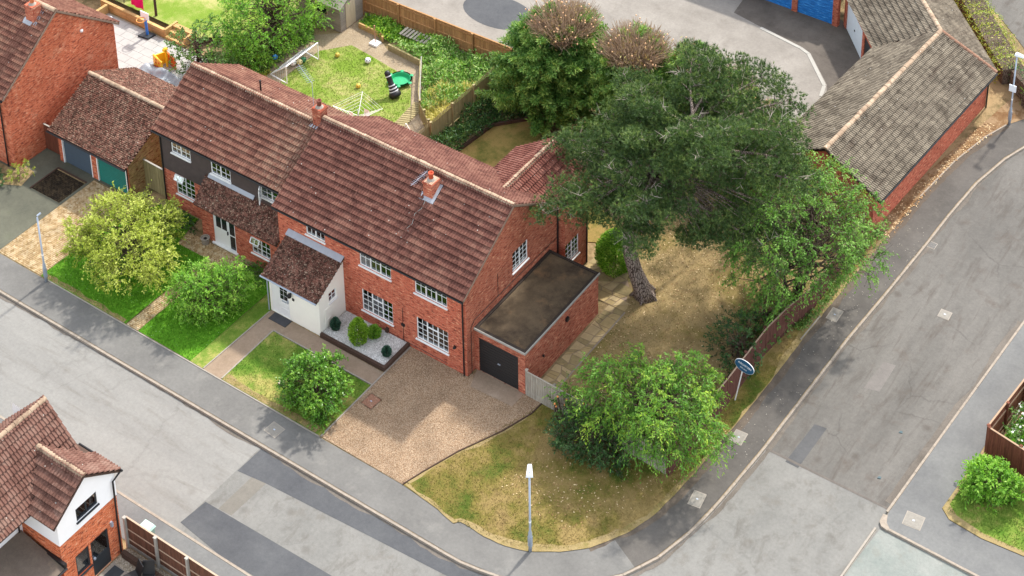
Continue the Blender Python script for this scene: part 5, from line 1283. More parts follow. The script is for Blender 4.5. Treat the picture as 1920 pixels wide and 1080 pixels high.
t = thing('sandpit', 'round green plastic sandpit on the back lawn', 'sandpit', (-17.3, 16.5, 0)); m = MB(); m.lathe((-17.3, 16.5, 0), [(.5, 0), (.62, .26), (.72, .26), (.7, .2), (.72, .26), (.6, .26), (.52, .06)], 24); m.build('tub', plain('green_plastic', '1f9a63', .45, .4, var=.08), t)
for k in range(6): a = k * 1.047; m = MB(); m.ball((-17.3 + .72 * math.cos(a), 16.5 + .72 * math.sin(a), .23), (.14, .14, .05), 8, 5); m.build('foot', bpy.data.materials['green_plastic'], t)
# rotary dryer
t = thing('rotary_dryer', 'white rotary clothes dryer standing behind the roof', 'clothes dryer', (-16.2, 11.3, 0)); c0 = np.array([-16.2, 11.3, 0]); m = MB(); m.tube([c0, c0 + [0, 0, 1.75]], .03, 6); m.build('mast', M['steel'], t)
arms = [c0 + np.array([1.45 * math.cos(k * 1.5708 + .5), 1.45 * math.sin(k * 1.5708 + .5), 1.95]) for k in range(4)]
for p in arms: m = MB(); m.tube([c0 + [0, 0, 1.35], p], .018, 5); m.build('arm', M['white'], t)
m = MB()
for s_ in (.3, .45, .6, .75, .9, 1.0):
    for k in range(4):
        A, Bq = c0 + [0, 0, 1.35], c0 + [0, 0, 1.35]; m.tube([A + (arms[k] - A) * s_, Bq + (arms[(k + 1) % 4] - Bq) * s_], .008, 3, False)
m.build('line', M['white'], t); m = MB(); m.quad(*(c0 + np.array(q) for q in ((.2, .3, 1.75), (.55, .35, 1.75), (.55, .38, 1.1), (.2, .33, 1.1)))); m.box(-16.6, 11.0, 1.0, -16.35, 11.02, 1.7); m.build('washing', M['white'], t)
# umbrella base / swing ball on a white block
t = thing('swing_pole', 'rusty pole standing on a white block in the sandy corner', 'pole', (-20.95, 18.6, 0)); m = MB(); m.box(-21.25, 18.35, 0, -20.65, 18.85, .14); m.build('base', M['white'], t); m = MB(); m.tube([(-20.95, 18.6, .14), (-20.95, 18.6, 1.35)], .03, 6); m.tube([(-20.95, 18.6, 1.2), (-20.95, 18.6, 1.4)], .045, 6); m.build('pole', plain('rusty_pole', 'b98a72', .8, .2), t)
# shed
t = thing('garden_shed', 'grey timber shed with a felted roof at the end of the garden', 'shed', (-25, 19.5, 0)); x0, x1, y0, y1 = -26.9, -23.5, 18.35, 20.5
m = MB(); m.box(x0, y0, 0, x1, y1, 1.85); m.quad((x1, y0, 1.85), (x1, y1, 1.85), (x1, (y0 + y1) / 2, 2.45)); m.quad((x0, y1, 1.85), (x0, y0, 1.85), (x0, (y0 + y1) / 2, 2.45)); sw = m.build('wall', M['shed'], t)
for k in range(13):
    z = .02 + k * .14
    q = MB(); q.hexa([(x0, y0 - .025, z), (x1, y0 - .025, z), (x1, y0, z), (x0, y0, z), (x0, y0 - .008, z + .135), (x1, y0 - .008, z + .135), (x1, y0, z + .135), (x0, y0, z + .135)]); q.build('board', M['shed'], sw)
    q = MB(); q.hexa([(x1, y0, z), (x1 + .025, y0, z), (x1 + .025, y1, z), (x1, y1, z), (x1, y0, z + .135), (x1 + .008, y0, z + .135), (x1 + .008, y1, z + .135), (x1, y1, z + .135)]); q.build('board', M['shed'], sw)
m = MB(); m.hexa([(x0 - .15, y0 - .15, 1.74), (x1 + .15, y0 - .15, 1.74), (x1 + .15, 19.43, 2.45), (x0 - .15, 19.43, 2.45), (x0 - .15, y0 - .15, 1.79), (x1 + .15, y0 - .15, 1.79), (x1 + .15, 19.43, 2.5), (x0 - .15, 19.43, 2.5)]); m.hexa([(x0 - .15, 19.43, 2.45), (x1 + .15, 19.43, 2.45), (x1 + .15, y1 + .15, 1.74), (x0 - .15, y1 + .15, 1.74), (x0 - .15, 19.43, 2.5), (x1 + .15, 19.43, 2.5), (x1 + .15, y1 + .15, 1.79), (x0 - .15, y1 + .15, 1.79)]); m.build('roof', plain('shed_felt', 'b0a99c', .9, .15, var=.15), t)
m = MB(); m.box(x1 + .026, 18.85, .05, x1 + .05, 19.75, 1.85); m.build('door', M['shed_door'], t); m = MB(); m.box(-26.3, y0 - .045, .95, -24.5, y0 - .026, 1.55); w = m.build('window', M['shed_door'], t)
for k in range(2): q = MB(); q.box(-26.22 + k * .88, y0 - .055, 1.0, -25.45 + k * .88, y0 - .045, 1.5); q.build('pane', bpy.data.materials['dark_pane'], w)
# raised planting bed walls
def wall_run(name, label, pts, h, w, mat, cat, z=0, piece=1.2, pname='sleeper'):
    t = thing(name, label, cat, (*pts[0], z)); n = max(1, int(round(h / .2)))
    for a, b in zip(pts[:-1], pts[1:]):
        a, b = np.array(a, float), np.array(b, float); L_ = np.linalg.norm(b - a); k = max(1, int(round(L_ / piece)))
        for i in range(k):
            for j in range(n):
                q = MB(); e = unit(b - a) * .008; q.beam((*(a + (b - a) * i / k + e), z + (j + .5) * h / n), (*(a + (b - a) * (i + 1) / k - e), z + (j + .5) * h / n), w + rnd.uniform(-.01, .01), h / n - .01); q.build(pname, mat, t)
    return t
wall_run('retaining_wall', 'golden timber sleeper wall holding up the lawn beside the white patio', [(-38, 12.0), (-32.3, 11.9)], .6, .2, M['sleeper'], 'wall')
wall_run('retaining_wall', 'short return of timber sleepers at the patio corner', [(-37.3, 11.8), (-37.3, 9.9)], .6, .2, M['sleeper'], 'wall')
t = thing('garden_steps', 'three timber steps up from the patio to the lawn', 'steps', (-31.3, 12.1, 0))
for k in range(3): m = MB(); m.box(-32.15, 11.75 + k * .35, 0, -30.6, 12.1 + k * .35, .2 * (k + 1)); m.build('step', M['sleeper'], t)
m = MB(); m.box(-32.3, 11.8, 0, -32.15, 12.9, .66); m.box(-30.6, 11.8, 0, -30.45, 12.9, .66); m.build('cheek', M['sleeper'], t)
wall_run('planter_wall', 'weathered sleeper edge of the overgrown vegetable bed', [(-19.9, 18.6), (-17.2, 18.4), (-15.4, 15.9), (-14.3, 14.7)], .45, .12, M['fence_lat'], 'wall')
wall_run('planter_wall', 'low sleeper edge of the flower border under the golden fence', [(-22.9, 19.4), (-20.9, 19.3), (-20.7, 19.0)], .4, .12, M['sleeper'], 'wall')
wall_run('lawn_edge', 'low timber edge around the shaded back lawn', [(-10.9, 8.6), (-10.5, 13.5), (-10.2, 16.2), (-8.7, 17.9), (-6.9, 18.5)], .22, .12, M['timber_dark'], 'edging')
m = MB(); m.tube([(-17.0, 18.2, .95), (-14.4, 14.7, 1.0)], .03, 5); m.tube([(-17.0, 18.2, 0), (-17.0, 18.2, .95)], .03, 5); m.tube([(-14.4, 14.7, 0), (-14.4, 14.7, 1.0)], .03, 5); tag(m.build('hand_rail', M['conc_white']), 'pale rail along the edge of the vegetable bed', 'rail')
t = thing('wooden_pallet', 'weathered wooden pallet lying under the golden fence', 'pallet', (-18.8, 20, .2))
for k in range(9): m = MB(); m.beam((-19.9 + k * .26, 19.75, .5), (-19.8 + k * .26, 20.45, .62), .16, .03); m.build('slat', M['fence_grey'], t)
m = MB(); m.beam((-20.0, 19.9, .42), (-17.7, 19.9, .42), .08, .08); m.beam((-20.0, 20.35, .5), (-17.7, 20.35, .5), .08, .08); m.build('bearer', M['fence_grey'], t)
t = thing('decking_strip', 'strip of slatted timber decking beside the vegetable bed', 'decking', (-14.6, 13.8, 0))
for k in range(20): m = MB(); m.beam((-15.35 + k * .02, 15.3 - k * .2, .05), (-14.65 + k * .02, 15.6 - k * .2, .05), .15, .03); m.build('slat', M['fence_lat'], t)
t = thing('folding_frame', 'white triangular wooden frame leaning at the garden gate', 'frame', (-13.4, 12.4, 0)); m = MB()
m.beam((-13.9, 12.0, 0), (-13.5, 12.3, 1.3), .06, .05); m.beam((-13.0, 12.6, 0), (-13.5, 12.3, 1.3), .06, .05); m.beam((-13.75, 12.1, .5), (-13.2, 12.5, .5), .05, .04); m.build('legs', M['white'], t)
# basketball hoop
t = thing('basketball_stand', 'blue childs basketball stand with an orange hoop on the patio', 'basketball stand', (-33.3, 11.35, .03)); m = MB(); m.prism([(-33.75, 10.95), (-32.95, 11.05), (-32.9, 11.65), (-33.6, 11.6)], .03, .16); m.build('base', M['anth'], t); m = MB(); m.tube([(-33.3, 11.35, .16), (-33.3, 11.3, 1.3)], .09, 8); m.build('pole', plain('blue_plastic', '2f6fc4', .4, .4), t)
m = MB(); m.tube([(-33.3 + .28 * math.cos(a * .5236), 10.95 + .28 * math.sin(a * .5236), 1.45) for a in range(13)], .03, 6, False); m.build('hoop', plain('orange_plastic', 'e09a4a', .5, .4), t); m = MB(); m.prism([(-33.65, 11.26), (-32.95, 11.26), (-32.95, 11.31), (-33.65, 11.31)], 1.35, 1.85); m.build('backboard', M['steel_pale'], t)
# play house
t = thing('play_centre', 'yellow and orange plastic play centre with giraffe spots on the patio', 'toy', (-30.1, 9.6, .03)); yl, orr = plain('yellow_plastic', 'f0b81e', .45, .4, var=.08), bpy.data.materials['orange_plastic']
m = MB(); m.prism([(-30.7, 9.3), (-29.7, 9.0), (-29.65, 9.08), (-30.65, 9.38)], .03, .95); m.prism([(-30.7, 9.3), (-30.62, 9.3), (-30.3, 10.1), (-30.38, 10.12)], .03, .85); m.build('panel', yl, t); m = MB(); m.prism([(-30.4, 10.1), (-29.4, 9.8), (-29.35, 9.88), (-30.35, 10.18)], .03, .8); m.build('panel', plain('red_orange_plastic', 'd8642a', .5, .4), t)
for k in range(7): m = MB(); a = rnd.uniform(.1, .9); m.ball((-30.7 + a * 1.0, 9.29 - a * .3 - .004, rnd.uniform(.2, .85)), (.09, .015, .08), 8, 5); m.build('spot', bpy.data.materials['red_orange_plastic'], t)
m = MB(); m.tube([(-30.0, 9.75, 0.03), (-30.0, 9.75, 1.3)], .07, 8); m.ball((-30.0, 9.7, 1.35), (.14, .22, .12), 8, 6); m.build('giraffe_neck', yl, t); m = MB(); m.box(-29.55, 8.8, .03, -29.2, 9.3, .25); m.build('block', bpy.data.materials['blue_plastic'], t)
# crumpled grey sheet
t = thing('tarpaulin', 'crumpled grey tarpaulin heaped at the edge of the patio', 'tarpaulin', (-29, 8.4, 0)); n = 26; r_ = np.random.default_rng(5); V, F = [], []
for i in range(n):
    for j in range(n):
        a, b = i / (n - 1), j / (n - 1); x = -31.2 + 3.4 * a; y = 7.2 + 2.4 * b - .4 * a
        e = min(a, 1 - a, b, 1 - b); z = .05 + min(1, e * 6) * (.45 + .18 * math.sin(9 * a + 3 * b) + .14 * math.sin(14 * b - 5 * a) + .06 * r_.random()); V.append((x + .1 * math.sin(7 * b), y + .12 * math.sin(8 * a), z))
for i in range(n - 1):
    for j in range(n - 1): k = i * n + j; F.append((k, k + n, k + n + 1, k + 1))
np_mesh('sheet', V, F, plain('grey_tarp', '8f959a', .4, .5, var=.25, sc=1.5), t, smooth=True)
# washing on the far lawn
t = thing('washing_line', 'bright pink towel hung on a line at the top edge', 'washing', (-35.4, 12.65, .5)); m = MB(); V = []
m.tube([(-36.6, 12.62, .5), (-36.6, 12.62, 1.85)], .03, 6); m.tube([(-33.9, 12.75, .5), (-33.9, 12.75, 1.85)], .09, 6); m.build('post', M['timber_dark'], t); m = MB(); m.tube([(-36.6, 12.62, 1.75), (-33.9, 12.75, 1.75)], .01, 4); m.build('line', M['white'], t)
m = MB()
for k in range(8):
    a, b = -35.95 + k * .14, -35.95 + (k + 1) * .14; ya, yb = 12.62 + .05 * math.sin(k * 1.3), 12.62 + .05 * math.sin(k * 1.3 + 1.3); m.hexa([(a, ya, .62), (b, yb, .62), (b, yb + .02, .62), (a, ya + .02, .62), (a, 12.61, 1.75), (b, 12.6, 1.75), (b, 12.62, 1.75), (a, 12.63, 1.75)])
m.build('towel', plain('pink_towel', 'e01e6e', .8, .2, var=.15), t)

# ================================================================ bottom-left yard
struct(sheet('gravel_yard', [(-6.55, -16.3), (1, -16.35), (1, -22), (-6.55, -22)], .01, M['gravel_pale']))
struct(sheet('patio', [(-6.5, -17.2), (-4.7, -17.3), (-4.7, -22), (-6.5, -22)], .018, M['concrete']))
wall_run('retaining_wall', 'low brown timber edge behind the panel fence', [(-6.4, -16.75), (-1, -16.8)], .35, .18, M['timber_dark'], 'wall')
def chair(x, y, a, label, z=.02):
    t = thing('garden_chair', label, 'chair', (x, y, z)); c_, s_ = math.cos(a), math.sin(a); Q = lambda u, v, w: (x + u * c_ - v * s_, y + u * s_ + v * c_, z + w); bl = M['black']
    m = MB(); m.hexa([Q(-.27, -.28, .4), Q(.27, -.28, .4), Q(.27, .28, .38), Q(-.27, .28, .38), Q(-.27, -.28, .45), Q(.27, -.28, .45), Q(.27, .28, .43), Q(-.27, .28, .43)]); m.build('seat', bl, t)
    m = MB(); m.hexa([Q(-.27, .26, .42), Q(.27, .26, .42), Q(.27, .3, .42), Q(-.27, .3, .42), Q(-.26, .46, .98), Q(.26, .46, .98), Q(.26, .5, .98), Q(-.26, .5, .98)]); m.build('backrest', bl, t)
    for u, v in ((-.25, -.26), (.25, -.26), (-.25, .26), (.25, .26)): m = MB(); m.tube([Q(u, v, 0), Q(u, v, .4)], .018, 5); m.build('leg', M['steel'], t)
chair(-4.35, -16.75 + -.5, .6, 'black garden chair nearest the panel fence'); chair(-5.0, -17.55, -.4, 'black garden chair nearest the back door')
rug(-6.35, -18.0, -5.75, -17.3, .02, plain('dark_mat', '3f4346', .95, .1), 'doormat', 'dark mat outside the black back door', 'doormat')
t = thing('wheelie_bin', 'pale green bin standing behind the panel fence', 'bin', (-6.0, -15.75, 0)); m = MB(); m.hexa([(-6.2, -15.95, .1), (-5.75, -15.95, .1), (-5.75, -15.5, .1), (-6.2, -15.5, .1), (-6.28, -16.02, .95), (-5.68, -16.02, .95), (-5.68, -15.4, .95), (-6.28, -15.4, .95)]); m.build('body', plain('bin_green', '9fb8a8', .5, .3), t); m = MB(); m.hexa([(-6.3, -16.04, .95), (-5.66, -16.04, .95), (-5.66, -15.36, .95), (-6.3, -15.36, .95), (-6.26, -16.0, 1.03), (-5.7, -16.0, 1.03), (-5.72, -15.42, 1.08), (-6.24, -15.42, 1.08)]); m.build('lid', plain('bin_mint', 'b9dccb', .4, .4), t)
for k in (0, 1): m = MB(); m.tube([(-6.22 + k * .46, -15.5, .1), (-6.16 + k * .46, -15.5, .1)], .1, 10); m.build('wheel', M['black'], t)
# low brick of blue toys and bits of litter on the road
for x, y in ((19.0, 8.6), (19.3, 5.6)):
    m = MB(); m.prism([(x, y), (x + .16, y + .05), (x + .13, y + .16), (x + .02, y + .14)], -.1, -.07); tag(m.build('litter', plain('teal_litter', '3c5257', .6, .3)), 'scrap of teal litter on the side street ' + ('near the kerb bend' if y > 8 else 'nearer the junction'), 'litter')

# ================================================================ vegetation
def rows_unit(A): return A / np.maximum(np.linalg.norm(A, axis=1, keepdims=True), 1e-9)

def cards(P, A, S, L, Wd, fold=.0):
    """diamond leaves: base P, axis A, side S"""
    n = len(P); L = np.broadcast_to(np.asarray(L, float).reshape(-1, 1), (n, 1)); Wd = np.broadcast_to(np.asarray(Wd, float).reshape(-1, 1), (n, 1))
    mid = P + A * L * .45; up = np.cross(A, S) * (Wd * fold)
    V = np.stack([P, mid + S * Wd * .5 + up, P + A * L, mid - S * Wd * .5 + up], 1).reshape(-1, 3)
    return V, np.arange(4 * n).reshape(n, 4)

def sticks(P0, P1, r0, r1):
    """three sided twigs"""
    n = len(P0); D = rows_unit(P1 - P0); ref = np.tile([.31, .2, .93], (n, 1)); A = rows_unit(np.cross(D, ref)); Bq = np.cross(D, A)
    r0 = np.broadcast_to(np.asarray(r0, float).reshape(-1, 1), (n, 1)); r1 = np.broadcast_to(np.asarray(r1, float).reshape(-1, 1), (n, 1))
    rings = []
    for P, r in ((P0, r0), (P1, r1)):
        for k in range(3): a = k * 2.0944; rings.append(P + (A * math.cos(a) + Bq * math.sin(a)) * r)
    V = np.stack(rings, 1).reshape(-1, 3); b = (np.arange(n) * 6)[:, None]
    F = np.concatenate([b + np.array([0, 1, 4, 3]), b + np.array([1, 2, 5, 4]), b + np.array([2, 0, 3, 5])], 0)
    return V, F

def join(parts):
    Vs, Fs, k = [], [], 0
    for V, F in parts: Vs.append(V); Fs.append(F + k); k += len(V)
    return np.concatenate(Vs), np.concatenate(Fs)

def env_clumps(rg, c, r, K, rc, bottom=-.5, fill=.7, tries=4000, gap=.75):
    """clump centres spread through an uneven ellipsoid envelope"""
    out = []; c, r = np.asarray(c, float), np.asarray(r, float); lob = rg.uniform(0, 6.28, 6)
    for _ in range(tries):
        d = rg.normal(size=3); d /= np.linalg.norm(d)
        if d[2] < bottom: continue
        az = math.atan2(d[1], d[0]); wob = 1 + .15 * math.sin(2 * az + lob[0]) + .12 * math.sin(3 * az + lob[1]) + .1 * math.sin(5 * az + lob[3]) + .12 * math.sin(4 * d[2] * 2 + lob[2])
        p = c + d * r * wob * rg.uniform(fill, 1) ** .6
        s = rc * rg.uniform(.7, 1.25)
        if all(np.linalg.norm((p - q) / np.array([1, 1, .8])) > gap * (s + t) * .75 for q, t in out): out.append((p, s))
        if len(out) >= K: break
    return out

def clump_leaves(rg, clumps, per, L, Wd, flat=.75, droop=.25, out=.6, shell=.45, centre=None, k=11):
    """each clump is a spray of bending shoots with leaves set along them"""
    centre = np.mean([p for p, _ in clumps], 0) if centre is None else np.asarray(centre, float); P0, D, LS, TN = [], [], [], []
    for p, s in clumps:
        n = max(3, int(per / k * 1.15 * s * s * rg.uniform(.75, 1.25))); o = unit((p - centre) + [0, 0, .25 * np.linalg.norm(p - centre) + .1])
        d = rows_unit(rg.normal(size=(n, 3)) * .75 + o * out + np.array([0, 0, .3])); P0.append(p + rows_unit(rg.normal(size=(n, 3))) * s * rg.random((n, 1)) * .55 * np.array([1, 1, flat])); D.append(d); LS.append(s * rg.uniform(.5, 1.25, n)); TN.append(.36 * rg.random() + .26 * rg.random(n))
    P0, D, LS, TN = np.concatenate(P0), np.concatenate(D), np.concatenate(LS), np.concatenate(TN); n = len(P0)
    u = np.tile(np.linspace(.12, 1, k), n) + rg.normal(size=n * k) * .03; PP, DD, LL = np.repeat(P0, k, 0), np.repeat(D, k, 0), np.repeat(LS, k)
    bend = np.array([0, 0, -1.0]) * droop; P = PP + DD * (u * LL)[:, None] + bend * (u * u * LL)[:, None] * .8; T = rows_unit(DD + bend * (2 * u)[:, None] * .8)
    sd = rows_unit(np.cross(T, rg.normal(size=(n * k, 3)))); A = rows_unit(T * .6 + sd * rg.uniform(.5, 1.1, (n * k, 1)) + bend * .6); nr = rows_unit(np.array([0, 0, 1.0]) + rg.normal(size=(n * k, 3)) * .45 + DD * .3); S = rows_unit(np.cross(nr, A)); q = rg.uniform(.65, 1.25, n * k)
    clump_leaves.tone = np.clip(np.repeat(TN, k) + .22 * u * rg.random(n * k) + .16 * rg.random(n * k), 0, 1); clump_leaves.stems = (P0, P0 + D * LS[:, None] * .75 + bend * (LS * .45)[:, None])
    return cards(P, A, S, L * q, Wd * q, .15), n * k

def tints(rg, n, per=4, lo=0.0, hi=1.0, pw=1.2):
    return np.repeat(lo + (hi - lo) * rg.random(n) ** pw, per)

def limbs(rg, mb, trunk, clumps, r0, frac=(.35, .95), every=1, sag=.0, rmin=.012, sides=5):
    trunk = [np.asarray(p, float) for p in trunk]; n = len(trunk)
    for k, (p, s) in enumerate(clumps):
        if k % every: continue
        f = rg.uniform(*frac) * (n - 1); i = int(f); a = trunk[i] + (trunk[min(i + 1, n - 1)] - trunk[i]) * (f - i)
        if a[2] > p[2] + .3: a = trunk[max(0, i - 1)]
        q = p - (p - a) * .1; mid = (a + q) / 2 + rg.normal(size=3) * np.linalg.norm(q - a) * .08 + np.array([0, 0, sag * np.linalg.norm(q - a)])
        mb.tube([a, (a + mid) / 2 + rg.normal(size=3) * .04, mid, q], [r0 * .42, r0 * .34, r0 * .24, rmin], sides)

def broadleaf(name, label, cat, base, c, r, K, rc, per, L, Wd, lm, bm='bark', seed=1, trunk=None, r0=.14, stems=1, bottom=-.5, fill=.6, group=None, droop=.25, flat=.75, every=1, gap=.75, shell=.45, extra=None, tw=(.0, 1.0, 1.2), out=.6):
    rg = np.random.default_rng(seed); t = thing(name, label, cat, base, group); base = np.asarray(base, float); c = np.asarray(c, float)
    cl = env_clumps(rg, c, r, K, rc, bottom, fill, gap=gap)
    if extra: cl += [(np.array(p, float), s) for p, s in extra]
    m = MB()
    for k in range(stems):
        b0 = base + (np.array([rg.uniform(-.25, .25), rg.uniform(-.25, .25), 0]) if stems > 1 else 0); tip = c + np.array([rg.uniform(-.4, .4) * r[0], rg.uniform(-.4, .4) * r[1], r[2] * .45]) if stems > 1 else c + [0, 0, r[2] * .5]
        path = [b0 - [0, 0, .05]] + [b0 + (tip - b0) * f + rg.normal(size=3) * .1 * np.array([1, 1, .2]) for f in (.25, .5, .75)] + [tip]
        if trunk: path = [np.array(p, float) for p in trunk]
        n = len(path); m.tube(path, [r0 * (1 - .8 * i / (n - 1)) for i in range(n)], 8); limbs(rg, m, path, cl[k::stems], r0, every=every)
    m.build('trunk', M[bm], t, True)
    (V, F), n = clump_leaves(rg, cl, per, L, Wd, flat, droop, out, shell)
    np_mesh('crown', V, F, M[lm], t, np.repeat(clump_leaves.tone, 4))
    a_, b_ = clump_leaves.stems; V, F = sticks(a_, b_, .011, .004); np_mesh('twigs', V, F, M[bm], t)["kind"] = "stuff"
    return t, cl, rg

# --- the tall pine
def pine():
    rg = np.random.default_rng(11); t = thing('pine_tree', 'tall pine with a bare curving trunk standing on the dry lawn', 'tree', (4.3, 9.5, 0))
    path = [(4.3, 9.5, -.05), (4.2, 9.42, .5), (3.9, 9.2, 1.6), (3.62, 9.02, 3.0), (3.6, 9.05, 4.3), (3.85, 9.25, 5.6), (4.15, 9.55, 6.8), (4.6, 9.95, 7.9), (5.15, 10.4, 9.0), (5.6, 10.8, 10.0), (5.9, 11.0, 10.8)]
    rad = [.62, .46, .38, .35, .33, .3, .26, .21, .15, .09, .04]; trunk = [np.array(p, float) for p in path]
    cr = np.array([.8317, .5553, 0]); fw = np.array([-.5553, .8317, 0])
    m = MB(); m.tube(path, rad, 14)
    for k in range(5): a = k * 1.25; m.tube([(4.3 + .3 * math.cos(a), 9.5 + .3 * math.sin(a), .35), (4.3 + .75 * math.cos(a), 9.5 + .75 * math.sin(a), -.04)], [.2, .06], 6)
    pads = []; dead0, dead1 = [], []
    NB = 42
    for k in range(NB):
        f = 5.2 + 4.7 * ((k + .5) / NB) ** .8; ca0, sa0 = math.cos(k * 2.39996), math.sin(k * 2.39996); f = max(f, 6.3) if (sa0 < .1 and abs(ca0) < .75) else f; i = int(f); a = trunk[i] + (trunk[min(i + 1, 10)] - trunk[i]) * (f - i); h = (f - 5.2) / 4.7
        az = k * 2.39996 + rg.uniform(-.35, .35); ca, sa = math.cos(az), math.sin(az)
        reach = (7.6 if ca > 0 else 3.8) * abs(ca) + (4.6 if sa < 0 else 5.2) * abs(sa); reach *= (1 - .5 * h ** 1.6) * rg.uniform(.72, 1.1)
        d = cr * ca + fw * sa; rise = rg.uniform(.02, .22) + .35 * h; sag = (rg.uniform(.16, .34) * (1 - h) + .05) * (.35 if (sa < .1 and abs(ca) < .75) else 1.0)
        B = lambda u: a + d * reach * u + np.array([0, 0, reach * (rise * u - sag * u * u)]) + np.cross(d, [0, 0, 1]) * math.sin(u * 3 + k) * .25
        pts = [B(u) for u in (0, .25, .5, .75, 1.0)]; r0 = .05 + .018 * reach; m.tube(pts, [r0, r0 * .8, r0 * .55, r0 * .35, .015], 6)
        nsub = int(4 + reach * 2.0)
        for j in range(nsub):
            u = .3 + .72 * (j + rg.random() * .6) / nsub; p = B(min(u, 1.0)); sd = 1 if j % 2 else -1; side = np.cross(d, [0, 0, 1]) * sd
            e = p + side * reach * rg.uniform(.1, .27) * (1.15 - .55 * u) + d * rg.uniform(.1, .6) + np.array([0, 0, rg.uniform(-.25, .4)])
            m.tube([p, (p + e) / 2 + [0, 0, .08], e], [.035, .025, .01], 4); pads.append((e, rg.uniform(.48, .8))); 
            if rg.random() < .55: pads.append(((p + e) / 2 + rg.normal(size=3) * .12, rg.uniform(.38, .6)))
            if rg.random() < .3:
                g = e + rg.normal(size=3) * .25 + [0, 0, .25]; 
                for q in range(6): dead0.append(p + (g - p) * (.4 + .11 * q)); dead1.append(dead0[-1] + unit(g - p + rg.normal(size=3) * .8 + [0, 0, .4]) * rg.uniform(.25, .6))
        pads.append((pts[-1], rg.uniform(.55, .85)))
    for k in range(46):
        r_ = rg.uniform(0, 2.6) ; a_ = rg.uniform(0, 6.28); e = np.array([5.3, 10.5, 10.3]) + np.array([r_ * math.cos(a_), r_ * math.sin(a_), rg.uniform(-.2, .7) - .22 * r_ * r_ * .6]); pads.append((e, rg.uniform(.5, .8))); m.tube([trunk[8], (trunk[8] + e) / 2 + [0, 0, .1], e], [.05, .035, .012], 4)
    low = [(rg.uniform(-4.5, -3.1), rg.uniform(-2.8, -.8), rg.uniform(7.0, 8.3), rg.uniform(.5, .75)) for k in range(16)] + [(rg.uniform(-.4, 1.8), rg.uniform(-3.5, -2.2), rg.uniform(5.7, 8.0), rg.uniform(.5, .75)) for k in range(18)] + [(rg.uniform(1.8, 5.2), rg.uniform(-2.6, -1.0), rg.uniform(6.0, 7.4), rg.uniform(.5, .75)) for k in range(14)]
    for a_, b_, h, s in low:
        e = np.array([5.9, 10.3, 0]) + cr * a_ + fw * b_ + np.array([0, 0, h]); pads.append((e, s)); q_ = trunk[7]; m.tube([q_, q_ + (e - q_) * .5 + [0, 0, .35], q_ + (e - q_) * .8 + [0, 0, .2], e], [.05, .035, .022, .008], 5)
    m.build('trunk', M['bark_pine'], t, True)
    V, F = sticks(np.array(dead0), np.array(dead1), .017, .005); np_mesh('dead_twigs', V, F, M['deadwood'], t)["kind"] = "stuff"
    Ps, Ds, Ts = [], [], []
    for p, s in pads:
        n = int(112 * s * s); d = rows_unit(rg.normal(size=(n, 3)) * np.array([1, 1, .7]) + [0, 0, .25]); Ps.append(p + d * s * rg.random((n, 1)) ** .45 * np.array([1, 1, .55])); Ds.append(rows_unit(d + np.array([0, 0, .55]) + rg.normal(size=(n, 3)) * .3)); Ts.append(.3 * rg.random() + .42 * rg.random(n) ** 1.5)
    P, D, T = np.concatenate(Ps), np.concatenate(Ds), np.concatenate(Ts); n = len(P); k = 10
    A = rows_unit(np.repeat(D, k, 0) + rg.normal(size=(n * k, 3)) * .6); PP = np.repeat(P, k, 0); S = rows_unit(np.cross(A, rg.normal(size=(n * k, 3))))
    ln = rg.uniform(.12, .24, (n * k, 1)); V = np.stack([PP - S * .016, PP + S * .016, PP + A * ln], 1).reshape(-1, 3); F = np.arange(3 * n * k).reshape(-1, 3)
    np_mesh('crown', V, F, M['leaf_pine'], t, np.repeat(T, k * 3) + np.tile(np.array([0, 0, .22]), n * k))
pine()

